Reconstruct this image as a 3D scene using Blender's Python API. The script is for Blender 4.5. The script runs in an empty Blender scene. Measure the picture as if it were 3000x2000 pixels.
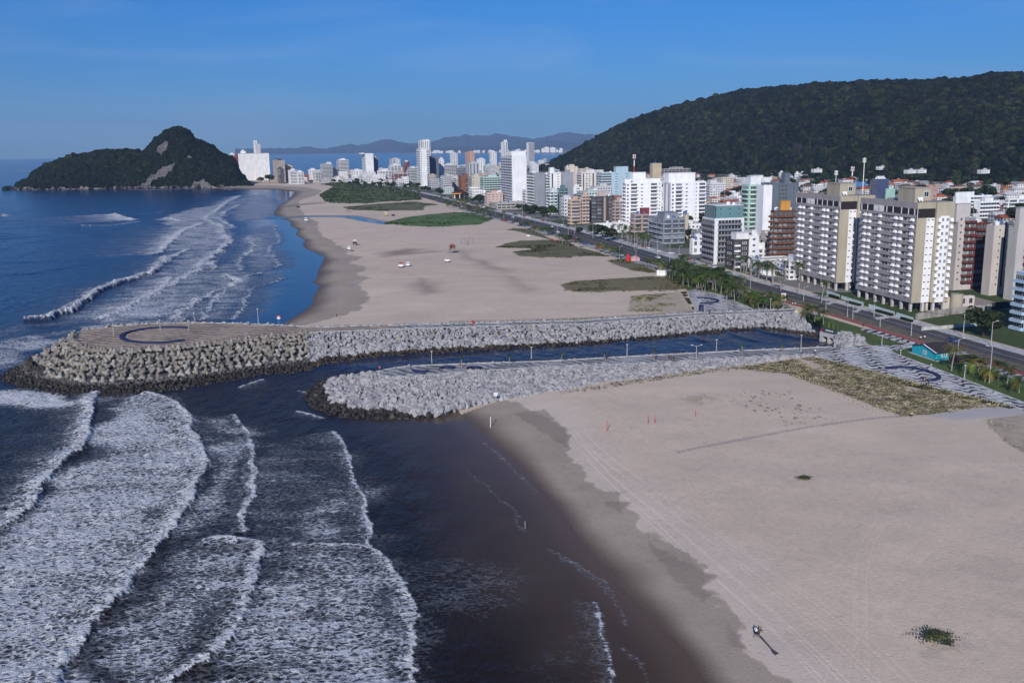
import bpy, bmesh, math, random
import numpy as np
from mathutils import Vector, Matrix
R = math.radians
random.seed(7); rng = np.random.default_rng(11)
sc = bpy.context.scene
COL = sc.collection
# ------------------------------------------------------------------ camera
F = 2750.0; PITCH = math.atan(571/2750); ROLL = .0165; HC = 70.0
cp, sp, cr, sr = math.cos(PITCH), math.sin(PITCH), math.cos(ROLL), math.sin(ROLL)
FW = Vector((0, cp, -sp)); U0 = Vector((0, sp, cp)); R0 = Vector((1, 0, 0))
RT = R0*cr - U0*sr; UP = U0*cr + R0*sr
cam_d = bpy.data.cameras.new('camera'); cam = bpy.data.objects.new('camera', cam_d); COL.objects.link(cam)
cam_d.sensor_width = 36; cam_d.lens = F/3000*36; cam_d.clip_start = 1; cam_d.clip_end = 80000
m = Matrix((RT, UP, -FW)).transposed().to_4x4(); m.translation = (0, 0, HC); cam.matrix_world = m
sc.camera = cam
# ------------------------------------------------------------------ sky and sun
SUN_EL, SUN_AZ = 27.0, 193.0          # azimuth of the sun, clockwise from +Y: behind the camera and to its left
w = bpy.data.worlds.new("World"); sc.world = w; w.use_nodes = True
nt = w.node_tree; nt.nodes.clear()
wo = nt.nodes.new('ShaderNodeOutputWorld'); bg = nt.nodes.new('ShaderNodeBackground'); sky = nt.nodes.new('ShaderNodeTexSky')
sky.sky_type = 'NISHITA'; sky.sun_disc = False; sky.sun_elevation = R(SUN_EL); sky.sun_rotation = R(SUN_AZ)
sky.altitude = 0; sky.air_density = 1.0; sky.dust_density = 0.0; sky.ozone_density = 4.0
bg.inputs['Strength'].default_value = 0.1
# thin cirrus veil: bright cloud streaks drawn out across the sky dome
tc = nt.nodes.new('ShaderNodeTexCoord'); mp = nt.nodes.new('ShaderNodeMapping'); mp.inputs['Scale'].default_value = (1.2, 1.2, 7.0)
mp.inputs['Rotation'].default_value = (0, R(12), 0)
nz = nt.nodes.new('ShaderNodeTexNoise'); nz.inputs['Scale'].default_value = 2.2; nz.inputs['Detail'].default_value = 7; nz.inputs['Distortion'].default_value = .6
cv = nt.nodes.new('ShaderNodeMapRange'); cv.inputs['From Min'].default_value = .48; cv.inputs['From Max'].default_value = .8; cv.inputs['To Max'].default_value = .26
tint = nt.nodes.new('ShaderNodeMix'); tint.data_type = 'RGBA'; tint.blend_type = 'MULTIPLY'; tint.inputs[0].default_value = 1.0
cm = nt.nodes.new('ShaderNodeMix'); cm.data_type = 'RGBA'; cm.inputs[7].default_value = (5.0, 6.0, 8.2, 1)
L = nt.links.new
L(tc.outputs['Generated'], mp.inputs[0]); L(mp.outputs[0], nz.inputs['Vector']); L(nz.outputs[0], cv.inputs[0]); L(cv.outputs[0], cm.inputs[0])
# colour of clear sea air by elevation: the low sky is blue-grey rather than white
sz = nt.nodes.new('ShaderNodeSeparateXYZ'); L(tc.outputs['Generated'], sz.inputs[0]); rp = nt.nodes.new('ShaderNodeValToRGB'); L(sz.outputs[2], rp.inputs[0])
el = rp.color_ramp.elements; el[0].position = 0.0; el[0].color = (.16, .37, .74, 1); el[1].position = 1.0; el[1].color = (.2,.6,1.0,1)
for q, c_ in ((.06, (.155,.40,.77,1)), (.15, (.125,.44,.86,1)), (.3, (.13,.51,.98,1))):
    e_ = el.new(q); e_.color = c_
L(rp.outputs[0], tint.inputs[7]); L(sky.outputs[0], tint.inputs[6]); L(tint.outputs[2], cm.inputs[6]); L(cm.outputs[2], bg.inputs[0]); L(bg.outputs[0], wo.inputs[0])
sd = bpy.data.lights.new('sun', 'SUN'); sd.energy = 4.3; sd.angle = R(.53); sd.color = (1, .945, .86)
so = bpy.data.objects.new('sun', sd); COL.objects.link(so)
sunv = Vector((math.sin(R(SUN_AZ))*math.cos(R(SUN_EL)), math.cos(R(SUN_AZ))*math.cos(R(SUN_EL)), math.sin(R(SUN_EL))))
so.rotation_euler = sunv.to_track_quat('Z', 'Y').to_euler(); so.location = (0, -50, 200)
sc.view_settings.view_transform = 'Standard'; sc.view_settings.look = 'None'; sc.view_settings.exposure = 0.0; sc.view_settings.gamma = 1
sc.cycles.use_denoising = True; sc.cycles.max_bounces = 5; sc.cycles.volume_bounces = 0; sc.cycles.diffuse_bounces = 2; sc.cycles.glossy_bounces = 3
# ------------------------------------------------------------------ helpers
def P(x, y, z=0.0):
    """world point seen at photo pixel (x, y) of the 3000x2000 photograph, at height z"""
    d = FW + RT*((x-1500)/F) + UP*((1000-y)/F); t = (z-HC)/d.z
    return Vector((d.x*t, d.y*t, z))
def Pn(pts, z=0.0): return np.array([tuple(P(x, y, z))[:2] for x, y in pts])
def Q(X, Y, Z):
    v = Vector((X, Y, Z-HC)); q = v.dot(FW); return 1500+F*v.dot(RT)/q, 1000-F*v.dot(UP)/q
def tag(o, label=None, cat=None, group=None, kind=None):
    if label: o['label'] = label
    if cat: o['category'] = cat
    if group: o['group'] = group
    if kind: o['kind'] = kind
    return o
def link(name, me, parent=None, loc=None, rz=None, scale=None):
    o = bpy.data.objects.new(name, me); COL.objects.link(o)
    if parent is not None: o.parent = parent
    if loc is not None: o.location = loc
    if rz is not None: o.rotation_euler = (0, 0, rz) if not hasattr(rz, '__len__') else rz
    if scale is not None: o.scale = scale
    return o
def empty(name, loc=(0, 0, 0), rz=0, label=None, cat=None, group=None):
    return tag(link(name, None, None, loc, rz), label, cat, group)
def copy_tree(o, parent=None):
    c = o.copy(); COL.objects.link(c)
    if parent is not None: c.parent = parent
    for ch in KIDS.get(o.name, []): copy_tree(ch, c)
    return c
KIDS = {}
def kids_of(root):
    for o in [x for x in bpy.data.objects if x.parent is not None]:
        KIDS.setdefault(o.parent.name, [])
        if o not in KIDS[o.parent.name]: KIDS[o.parent.name].append(o)
def ensure_np(me, V, Fa, mats, mi=None, smooth=False, loops=None):
    V = np.asarray(V, dtype=np.float32); Fa = np.asarray(Fa, dtype=np.int32)
    me.vertices.add(len(V)); me.vertices.foreach_set('co', V.ravel())
    k = Fa.shape[1]; me.loops.add(Fa.size); me.loops.foreach_set('vertex_index', Fa.ravel())
    me.polygons.add(len(Fa)); me.polygons.foreach_set('loop_start', np.arange(0, Fa.size, k, dtype=np.int32))
    try: me.polygons.foreach_set('loop_total', np.full(len(Fa), k, dtype=np.int32))
    except Exception: pass
    for mm in mats: me.materials.append(mm)
    if mi is not None: me.polygons.foreach_set('material_index', np.asarray(mi, dtype=np.int32))
    me.polygons.foreach_set('use_smooth', np.full(len(Fa), smooth))
    me.update(calc_edges=True); me.validate() if False else None
    return me
def npmesh(name, V, Fa, mats, mi=None, smooth=False):
    return ensure_np(bpy.data.meshes.new(name), V, Fa, mats, mi, smooth)
class MB:
    def __init__(s): s.v = []; s.f = []; s.m = []
    def add(s, vs, fs, mi=0):
        n = len(s.v); s.v += [tuple(v) for v in vs]; s.f += [tuple(n+i for i in f) for f in fs]; s.m += [mi]*len(fs)
    def box(s, x0, x1, y0, y1, z0, z1, mi=0):
        s.add([(x0,y0,z0),(x1,y0,z0),(x1,y1,z0),(x0,y1,z0),(x0,y0,z1),(x1,y0,z1),(x1,y1,z1),(x0,y1,z1)],
              [(0,3,2,1),(4,5,6,7),(0,1,5,4),(1,2,6,5),(2,3,7,6),(3,0,4,7)], mi)
    def tube(s, a, b, r0, r1=None, n=8, mi=0, cap=True):
        r1 = r0 if r1 is None else r1; a = Vector(a); b = Vector(b); q = (b-a).to_track_quat('Z', 'Y')
        vs = [a + q @ Vector((math.cos(2*math.pi*i/n)*r0, math.sin(2*math.pi*i/n)*r0, 0)) for i in range(n)]
        vs += [b + q @ Vector((math.cos(2*math.pi*i/n)*r1, math.sin(2*math.pi*i/n)*r1, 0)) for i in range(n)]
        fs = [(i, (i+1) % n, n+(i+1) % n, n+i) for i in range(n)]
        if cap: fs += [tuple(range(n-1, -1, -1)), tuple(range(n, 2*n))]
        s.add(vs, fs, mi)
    def prism(s, pts, z0, z1, mi=0):
        n = len(pts); s.add([(p[0], p[1], z0) for p in pts]+[(p[0], p[1], z1) for p in pts],
            [tuple(range(n-1, -1, -1)), tuple(range(n, 2*n))]+[(i, (i+1) % n, n+(i+1) % n, n+i) for i in range(n)], mi)
    def mesh(s, name, mats, smooth=False):
        me = bpy.data.meshes.new(name); me.from_pydata(s.v, [], s.f)
        for mm in (mats if isinstance(mats, (list, tuple)) else [mats]): me.materials.append(mm)
        me.polygons.foreach_set('material_index', s.m)
        if smooth: me.polygons.foreach_set('use_smooth', [True]*len(s.f))
        me.update(); return me
    def obj(s, name, mats, parent=None, loc=None, rz=None, smooth=False): return link(name, s.mesh(name, mats, smooth), parent, loc, rz)
# ---- materials
MATS = {}
def node(nt, t, **k):
    n = nt.nodes.new(t)
    for a, b in k.items():
        if hasattr(n, a): setattr(n, a, b)
        else: n.inputs[a.replace('_', ' ')].default_value = b
    return n
def new_mat(name):
    mt = bpy.data.materials.new(name); mt.use_nodes = True; t = mt.node_tree; t.nodes.clear()
    o = t.nodes.new('ShaderNodeOutputMaterial'); b = t.nodes.new('ShaderNodeBsdfPrincipled'); t.links.new(b.outputs[0], o.inputs[0])
    return mt, t, b
def mat(name, c, rough=.8, spec=.3, var=.18, sc_=.6, metal=0, dirt=True, bump=0, stretch=(1, 1, 1)):
    """plain surface with blotchy wear"""
    if name in MATS: return MATS[name]
    mt, t, b = new_mat(name); b.inputs['Roughness'].default_value = rough; b.inputs['Specular IOR Level'].default_value = spec; b.inputs['Metallic'].default_value = metal
    tc = node(t, 'ShaderNodeTexCoord'); mp = node(t, 'ShaderNodeMapping'); mp.inputs['Scale'].default_value = stretch
    n = node(t, 'ShaderNodeTexNoise', Scale=sc_, Detail=5.0)
    r = node(t, 'ShaderNodeMapRange'); r.inputs['From Min'].default_value = .3; r.inputs['From Max'].default_value = .72; r.inputs['To Min'].default_value = 1-var; r.inputs['To Max'].default_value = 1+var*.4
    mx = node(t, 'ShaderNodeVectorMath', operation='SCALE'); mx.inputs[0].default_value = c[:3]
    l = t.links.new; l(tc.outputs['Object'], mp.inputs[0]); l(mp.outputs[0], n.inputs['Vector']); l(n.outputs[0], r.inputs[0]); l(r.outputs[0], mx.inputs['Scale']); l(mx.outputs[0], b.inputs['Base Color'])
    if bump:
        bp = node(t, 'ShaderNodeBump'); bp.inputs['Distance'].default_value = bump; l(n.outputs[0], bp.inputs['Height']); l(bp.outputs[0], b.inputs['Normal'])
    MATS[name] = mt; return mt
def wmat(c, win=None):
    """painted wall; win=(floor height, bay, window colour) lays rows of small windows over far-off facades"""
    key = 'wall_%d_%d_%d' % tuple(int(v*99) for v in c) + ('_' + '_'.join('%d' % int(v*99) for v in (win[0], win[1])+tuple(win[2])) if win else '')
    if key in MATS: return MATS[key]
    if not win: return mat(key, c, .75, .25, .16, .25, stretch=(1, 1, .35))
    mt, t, b = new_mat(key); b.inputs['Roughness'].default_value = .7; b.inputs['Specular IOR Level'].default_value = .3
    l = t.links.new; tc = node(t, 'ShaderNodeTexCoord'); sx = node(t, 'ShaderNodeSeparateXYZ'); l(tc.outputs['Object'], sx.inputs[0])
    def mth(op, a, bb=None):
        n = node(t, 'ShaderNodeMath', operation=op)
        for i, v in enumerate((a, bb)):
            if v is None: continue
            if isinstance(v, (int, float)): n.inputs[i].default_value = v
            else: l(v, n.inputs[i])
        return n.outputs[0]
    u = mth('DIVIDE', mth('ADD', sx.outputs[0], mth('MULTIPLY', sx.outputs[1], 1.0)), win[1]); v = mth('DIVIDE', sx.outputs[2], win[0])
    fu, fv = mth('FRACT', u), mth('FRACT', v)
    k = mth('MULTIPLY', mth('MULTIPLY', mth('GREATER_THAN', fu, .22), mth('LESS_THAN', fu, .78)), mth('MULTIPLY', mth('GREATER_THAN', fv, .3), mth('LESS_THAN', fv, .74)))
    cb = node(t, 'ShaderNodeCombineXYZ'); l(mth('FLOOR', u), cb.inputs[0]); l(mth('FLOOR', v), cb.inputs[1]); wn = node(t, 'ShaderNodeTexWhiteNoise'); l(cb.outputs[0], wn.inputs[0])
    g = node(t, 'ShaderNodeNewGeometry'); sg = node(t, 'ShaderNodeSeparateXYZ'); l(g.outputs['Normal'], sg.inputs[0])
    k = mth('MULTIPLY', k, mth('LESS_THAN', mth('ABSOLUTE', sg.outputs[2]), .5)); k = mth('MULTIPLY', k, mth('GREATER_THAN', wn.outputs[0], .12))
    n = node(t, 'ShaderNodeTexNoise', Scale=.2, Detail=4.0); l(tc.outputs['Object'], n.inputs['Vector'])
    r = node(t, 'ShaderNodeMapRange'); r.inputs['To Min'].default_value = .8; r.inputs['To Max'].default_value = 1.1; l(n.outputs[0], r.inputs[0])
    mx = node(t, 'ShaderNodeVectorMath', operation='SCALE'); mx.inputs[0].default_value = c[:3]; l(r.outputs[0], mx.inputs['Scale'])
    m2 = node(t, 'ShaderNodeMix', data_type='RGBA'); l(k, m2.inputs[0]); l(mx.outputs[0], m2.inputs[6])
    m3 = node(t, 'ShaderNodeVectorMath', operation='SCALE'); m3.inputs[0].default_value = win[2]; l(mth('ADD', wn.outputs[0], .4), m3.inputs['Scale']); l(m3.outputs[0], m2.inputs[7])
    l(m2.outputs[2], b.inputs['Base Color']); MATS[key] = mt; return mt
WHITE = (.78, .79, .82); CREAM = (.68, .62, .52); GREY = (.42, .42, .45); DARK = (.05, .055, .065)
glass = mat('window_glass', (.03, .045, .06), .12, .6, .5, .9)
glass2 = mat('curtained_glass', (.22, .25, .3), .25, .5, .5, .7)
concrete = mat('concrete', (.42, .41, .39), .9, .2, .3, .8)
white = wmat(WHITE); metal = mat('grey_metal', (.4, .41, .42), .5, .4, .2, 2)
asphalt = mat('asphalt', (.085, .085, .095), .9, .2, .25, .15)
# ---- value noise on arrays
_lat = rng.random((256, 256)).astype(np.float32)
def vnoise(x, y):
    xi = np.floor(x).astype(np.int64); yi = np.floor(y).astype(np.int64); fx = (x-xi); fy = (y-yi)
    fx = fx*fx*(3-2*fx); fy = fy*fy*(3-2*fy); g = lambda a, b: _lat[a & 255, b & 255]
    return (g(xi, yi)*(1-fx)+g(xi+1, yi)*fx)*(1-fy)+(g(xi, yi+1)*(1-fx)+g(xi+1, yi+1)*fx)*fy
def fbm(x, y, o=4, s=1.0):
    x = x*s; y = y*s; a = np.zeros_like(x); k = .5; t = 0
    for i in range(o): a += k*vnoise(x+17.3*i, y+9.1*i); t += k; x = x*2.03; y = y*2.03; k *= .5
    return a/t
def sm(x, a, b): t = np.clip((x-a)/(b-a), 0, 1); return t*t*(3-2*t)
def dist_line(X, Y, pl, side=False):
    """distance (and signed side: + to the left of travel) to a polyline; also end overshoot"""
    best = np.full(X.shape, 1e18, np.float32); sg = np.zeros(X.shape, np.float32); tt = np.zeros(X.shape, np.float32)
    n = len(pl)-1
    for i in range(n):
        ax, ay = pl[i]; bx, by = pl[i+1]; dx, dy = bx-ax, by-ay; L2 = dx*dx+dy*dy+1e-9
        t = ((X-ax)*dx+(Y-ay)*dy)/L2; tc_ = np.clip(t, 0, 1)
        d = (X-ax-tc_*dx)**2+(Y-ay-tc_*dy)**2; k = d < best
        best = np.where(k, d, best); sg = np.where(k, dx*(Y-ay)-dy*(X-ax), sg); tt = np.where(k, (i+t)/n, tt)
    d = np.sqrt(best); return (d, np.sign(sg)*d, tt) if side else d
def inside(X, Y, poly):
    c = np.zeros(X.shape, bool); n = len(poly); j = n-1
    for i in range(n):
        xi, yi = poly[i]; xj, yj = poly[j]
        if yi != yj: c ^= ((yi > Y) != (yj > Y)) & (X < (xj-xi)*(Y-yi)/(yj-yi)+xi)
        j = i
    return c
def poly_soft(X, Y, pts, z, soft):
    pl = Pn(pts, z); x0, y0 = pl.min(0)-soft*2; x1, y1 = pl.max(0)+soft*2
    out = np.zeros(X.shape, np.float32); k = (X > x0) & (X < x1) & (Y > y0) & (Y < y1)
    if not k.any(): return out
    xs, ys = X[k], Y[k]; d = dist_line(xs, ys, np.vstack([pl, pl[:1]])); s = np.where(inside(xs, ys, pl), d, -d)
    out[k] = sm(s, -soft, soft); return out
def chaikin(pts, n=2, closed=False):
    p = np.array(pts, float)
    for _ in range(n):
        q = np.roll(p, -1, 0) if closed else p[1:]; a = p if closed else p[:-1]
        m_ = np.empty((2*len(a), p.shape[1])); m_[0::2] = a*.75+q*.25; m_[1::2] = a*.25+q*.75
        p = m_ if closed else np.vstack([p[:1], m_, p[-1:]])
    return p
def polar(r0, r1, nr, a1, na, coarse=40):
    """polar sheet round the ground point under the drone: fine in the view, coarse elsewhere"""
    r = r0*(r1/r0)**np.linspace(0, 1, nr); a = np.linspace(-a1, a1, na)
    a = np.concatenate([np.linspace(-math.pi, -a1, coarse)[:-1], a, np.linspace(a1, math.pi, coarse)[1:]])
    RR, AA = np.meshgrid(r, a, indexing='ij'); return RR, AA
def grid_faces(nr, na, keep=None):
    i = np.arange(nr-1)[:, None]*na+np.arange(na-1)[None, :]; f = np.stack([i, i+1, i+na+1, i+na], -1).reshape(-1, 4)[:, ::-1]
    return f if keep is None else f[keep.reshape(-1)[f].any(1)]
def compact(V, Fa, attrs):
    u, inv = np.unique(Fa, return_inverse=True); return V[u], inv.reshape(Fa.shape), [a[u] for a in attrs]
def set_attr(me, name, arr):
    if arr.ndim == 1: at = me.attributes.new(name, 'FLOAT', 'POINT'); at.data.foreach_set('value', arr.astype(np.float32))
    else:
        at = me.attributes.new(name, 'FLOAT_COLOR', 'POINT'); c = np.ones((len(arr), 4), np.float32); c[:, :3] = arr; at.data.foreach_set('color', c.ravel())
# ------------------------------------------------------------------ shorelines (photo pixels of the waterline, z = 0)
ZT = 3.0                                                    # level of the upper beach, avenue and town
L1 = [(2500,2700),(2250,2250),(2067,1995),(2013,1909),(1905,1800),(1796,1692),(1688,1562),(1623,1470),(1525,1367),(1428,1280),(1346,1210)]
L3 = [(2700,2600),(2480,2150),(2324,2000),(2268,1986),(2222,1924),(2175,1882),(2132,1838),(2121,1784),(2067,1741),(2100,1719),(2094,1676),(2002,1632),(1921,1583),(1883,1546),(1812,1478),(1815,1458),(1774,1453),(1720,1415),(1688,1361),(1661,1280),(1617,1242),(1552,1204),(1471,1182)]
L1b = [(834,945),(892,908),(917,887),(914,874),(936,838),(912,826),(927,816),(931,792),(950,755),(932,744),(892,727),(885,717),(895,705),(865,687),(873,673),(851,663),(851,651),(827,639),(800,628),(817,602),(841,588),(854,574),(862,562),(800,556),(700,556),(640,552)]
L3b = [(960,945),(1052,921),(1089,884),(1052,840),(1080,826),(1048,812),(1079,795),(1021,778),(1065,761),(1018,751),(1025,738),(990,724),(967,707),(950,697),(933,680),(933,656),(900,640),(870,610),(880,590),(930,575),(945,562),(900,553),(800,548),(700,547),(640,546)]
W1, W3, W1b, W3b = Pn(L1), Pn(L3), Pn(L1b), Pn(L3b)
mid = Pn([(1346,1150),(1346,1084),(1400,1078),(1700,1065),(2000,1053),(2330,1033),(2440,1018),(2466,1004),(2462,962),(2400,930),(2335,911),(2200,916),(2040,922),(1700,945),(1211,957),(900,962)], 3)
coast = np.array([(-760,2080),(-720,2300),(-600,2420),(-420,2520),(-200,2620),(100,2900),(420,3300),(700,4200),(1500,5600),(6000,9000),(9000,3000),(6000,-2000),(600,-400)])
LAND = np.vstack([W1, mid, W1b, coast])
ROAD = np.array([(215,60),(190,150),(173,230),(160,282),(152,318),(145,352),(138,380),(132,400),(125,425),(113,478),(98,545),(82,620),(62,712),(36,812),(5,920),(-28,1040),(-72,1210),(-130,1420),(-215,1690),(-320,1960),(-420,2180)], float)
def road_off(off, y0=None, y1=None, step=8):
    """the avenue's line shifted sideways (+ is inland)"""
    p = chaikin(ROAD, 2); t = np.gradient(p, axis=0); t /= np.linalg.norm(t, axis=1)[:, None]; nn = np.stack([t[:, 1], -t[:, 0]], 1)
    o = off(p[:, 1]) if callable(off) else off; q = p+nn*(np.asarray(o)[:, None] if np.ndim(o) else o)
    k = np.ones(len(p), bool)
    if y0 is not None: k &= p[:, 1] >= y0
    if y1 is not None: k &= p[:, 1] <= y1
    return q[k]
# ------------------------------------------------------------------ haze colour etc. are at the end; terrain first
RR, AA = polar(60, 6000, 1150, R(33), 1050); X = RR*np.sin(AA); Y = RR*np.cos(AA)
X = X.astype(np.float32); Y = Y.astype(np.float32)
d1 = np.minimum(dist_line(X, Y, W1), dist_line(X, Y, W1b)); d3 = np.minimum(dist_line(X, Y, W3), dist_line(X, Y, W3b))
land = inside(X, Y, LAND)
n1 = fbm(X, Y, 5, .05); n2 = fbm(X, Y, 4, .6); n3 = fbm(X+50, Y, 4, .012)
dr = d1+(n1-.5)*6*sm(d1, 4, 30)
hgt = np.where(land, 3.0*(1-np.exp(-dr/28.0)), -np.minimum(3.0, .12+d1*.05))
hgt += np.where(land, (n1-.5)*.5*sm(d1, 15, 60)+(n2-.5)*.06*sm(d1, 5, 20), 0)
# dry side of the tide mark
s3 = []
for pl, ww in ((W3, W1), (W3b, W1b)):
    d, s, t = dist_line(X, Y, pl, True); s3.append(np.where(t > 1.0+1e-4, -99, s) if ww is W1 else s)
near = Y < 330
sgn = np.where(near, s3[0], s3[1])                        # > 0 on the seaward (damp) side
sgn = sgn + (fbm(X, Y, 4, .22)-.5)*7
damp = sm(np.where(near, sgn, sgn*1.0), -.35, .35)
rd = ROAD; rd_d, rd_s, _ = dist_line(X, Y, chaikin(ROAD, 1), True); inland = -rd_s
dry = np.array([.60, .485, .388]); dampc = np.array([.39, .325, .265]); wetc = np.array([.105, .076, .058])
def lerp(a, b, t): return a*(1-t[..., None])+b*t[..., None]
colr = np.zeros(X.shape+(3,), np.float32)+dry
colr *= (0.93+.14*n3+.12*(n1-.5))[..., None]*(1+.07*(n2-.5))[..., None]
colr = lerp(colr, np.array([.58, .50, .44]), sm(-sgn, 14, 2)*.6*(1-damp)*near)     # pale dry rim above the tide mark
u = np.clip(d1/np.maximum(d1+d3, 1), 0, 1)+(n1-.5)*.16
wc = lerp(np.zeros(X.shape+(3,))+wetc, dampc*(.9+.25*(n1[..., None]-.3)), sm(u, -.05, .5))
wc = lerp(wc, dampc*.8, sm(np.abs(fbm(X, Y, 4, .09)-.5), .06, .0)*.35*sm(u, .3, .6))
colr = lerp(colr, wc, damp)
for pts in ([(1768,1448),(1842,1450),(1815,1486)], [(1895,1560),(1990,1622),(2100,1675),(2062,1702),(2102,1722),(2060,1745),(1985,1690),(1915,1600)], [(1560,1196),(1660,1250),(1668,1300),(1600,1262),(1500,1200)], [(2140,1800),(2185,1880),(2150,1870)]): colr = lerp(colr, np.array([.27, .22, .185]), poly_soft(X+(n2-.5)*2.5, Y+(n1-.5)*5, pts, 2.0, .5)*.8)
foot = sm(fbm(X+3, Y, 3, 1.3), .56, .66)*sm(fbm(X, Y+70, 3, .035), .45, .6)*land; colr *= (1-.07*foot)[..., None]; colr *= (1+.05*(fbm(X*.5, Y, 4, .15)-.5)*4)[..., None]
rgh = .95-damp*(1-sm(u, 0, .35))*.35
# damp streaks on the far beach
for pts, k in (([(1240,815),(1262,838),(1270,858),(1245,862),(1222,830)],.5),([(1130,738),(1180,730),(1290,738),(1200,746),(1145,748)],.45),([(1340,735),(1400,765),(1475,790),(1480,800),(1390,775)],.4),([(1480,810),(1560,850),(1540,855)],.35),([(990,590),(900,600),(820,605),(830,598)],.4)):
    colr = lerp(colr, np.array([.2, .155, .13]), poly_soft(X+(n1-.5)*16, Y+(n1-.5)*20, pts, 2.5, 9)*min(1, k*1.7))
# tyre tracks and the trodden path
trk = np.zeros(X.shape, np.float32); r0_ = random.Random(3)
def track(pts, wd, k, z=2.7):
    global trk
    pts = [(x_+r0_.uniform(-7, 7), y_+r0_.uniform(-3, 3)) for x_, y_ in pts]; k = k*r0_.uniform(.35, 1.15); pl = chaikin(Pn(pts, z), 2); x0, y0 = pl.min(0)-4; x1, y1 = pl.max(0)+4; q = (X > x0) & (X < x1) & (Y > y0) & (Y < y1)
    d = dist_line(X[q], Y[q], pl); a = np.zeros_like(trk); a[q] = k*(sm(d, wd, wd*.35)-.55*sm(np.abs(d-wd*1.15), wd*.5, 0)); trk += a
for dx in (0, 9, 34, 44, 78, 90, 128, 142):
    track([(1668+dx*.35,1255),(1700+dx*.6,1310+dx*.1),(1790+dx*.8,1400),(1900+dx,1500),(2060+dx*1.3,1640),(2240+dx*1.7,1800),(2440+dx*2,2010),(2700+dx*2,2300)], .3, .6)
for dx in (0, 10, 22, 40): track([(2515+dx,1990),(2500+dx,1700),(2510+dx,1600),(2560+dx,1530)], .28, .35)
for dx in (0, 12, 30): track([(1720,1300+dx),(1800,1360+dx*2),(1920,1400+dx*3),(2100,1440+dx*2)], .25, .45); track([(1640,1262+dx),(1760,1240+dx),(1900,1262+dx),(2050,1250+dx)], .25, .4); track([(2400+dx*3,2020),(2450+dx*2,1850),(2600+dx,1700),(2820,1560-dx)], .25, .35)
for dx in (0, 8): track([(1700,1330-dx),(1780,1285-dx),(1900,1275-dx),(2000,1310-dx)], .25, .4); track([(1080,880+dx*.5),(1095,850+dx),(1130,835)], .5, .4); track([(985,915),(995,880+dx),(1000,860)], .4, .5)
colr *= (1+.18*trk)[..., None]; hgt -= .05*trk*land
pth = chaikin(Pn([(1990,1316),(2150,1288),(2350,1255),(2560,1226),(2740,1213)], 2.7), 2); dp = dist_line(X, Y, pth)
colr = lerp(colr, np.array([.26, .22, .2]), sm(dp+(n2-.5)*.5, .8, .35)*.6); colr = lerp(colr, np.array([.58, .5, .44]), sm(np.abs(dp-1.1), .4, 0)*.5)
colr = lerp(colr, np.array([.42, .41, .42]), poly_soft(X, Y, [(2700,1216),(2860,1200),(3100,1160),(3150,1195),(2950,1222),(2800,1232)], 2.7, 2)*.85)
for pts, k in (([(1985,1165),(2060,1155),(2100,1170),(2050,1185)],.5),([(2210,1150),(2280,1145),(2300,1160),(2230,1165)],.4),([(2170,1185),(2210,1180),(2200,1195)],.5),([(2220,1235),(2360,1225),(2350,1240),(2240,1245)],.35)):
    colr = lerp(colr, np.array([.2, .19, .1]), poly_soft(X, Y, pts, 2.7, 3)*k*sm(n2, .45, .6))
sp_ = poly_soft(X, Y, [(2110,1150),(2300,1140),(2400,1190),(2430,1240),(2250,1250),(2190,1200)], 2.7, 4)*sm(fbm(X+9, Y, 2, 1.1), .73, .8); colr = lerp(colr, np.array([.16, .14, .1]), sp_)
colr = lerp(colr, np.array([.32, .31, .29]), poly_soft(X, Y, [(2640,1880),(2720,1835),(2850,1870),(2870,1910),(2700,1915)], 2.8, 3)*sm(n2, .55, .45)*.4)
# vegetated dune ground
VEG = {'a': [(939,540),(977,547),(936,571),(950,588),(970,595),(1072,597),(1140,591),(1235,586),(1225,560),(1140,535),(1038,526)],
 'b': [(1001,607),(1038,617),(1140,619),(1239,617),(1245,605),(1286,600),(1208,591),(1106,598)],
 'c': [(1126,653),(1191,637),(1259,629),(1330,622),(1395,625),(1450,640),(1422,652),(1398,660),(1276,666),(1181,661)],
 'd': [(1484,676),(1502,669),(1553,672),(1610,700),(1640,712),(1600,700),(1515,679)],
 'e': [(1451,724),(1527,707),(1617,705),(1655,707),(1693,725),(1726,733),(1790,752),(1719,750),(1668,755),(1579,756),(1515,751),(1502,738),(1566,730)],
 'f': [(1777,763),(1834,758),(1885,774),(1930,800),(1900,800),(1859,794),(1808,781)],
 'g': [(1637,835),(1681,825),(1783,818),(1910,810),(1990,815),(2020,845),(1980,853),(1800,855),(1700,858),(1650,850)],
 'h': [(1850,868),(1990,857),(2040,925),(1985,915),(1840,914)],
 'i': [(2370,1046),(2404,1051),(2970,1192),(2850,1195),(2760,1210),(2640,1220),(2560,1190),(2480,1160),(2400,1130),(2300,1095),(2200,1085),(2150,1080)],
 'j': [(2885,1232),(3100,1205),(3150,1400),(2960,1310),(2900,1255)]}
vegc = {'a': (.06,.09,.03), 'b': (.1,.105,.045), 'c': (.055,.12,.028), 'd': (.09,.1,.04), 'e': (.1,.1,.04), 'f': (.13,.12,.06), 'g': (.14,.12,.06), 'h': (.3,.27,.19), 'i': (.44,.36,.27), 'j': (.26,.23,.17)}
vmask = {}
for k, pts in VEG.items():
    mk = poly_soft(X, Y, pts, 2.7, 4 if k in 'abcdefg' else 2)*land; mk = sm(mk+(n1-.5)*.9*(mk > 0)+(n2-.5)*.3, .35, .65); vmask[k] = mk
    colr = lerp(colr, np.array(vegc[k])*(.6+.8*n2[..., None]), mk*(.92 if k in 'abcdefg' else .55)); hgt += mk*(n1-.2)*(.9 if k in 'abcdefg' else .2)
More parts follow.
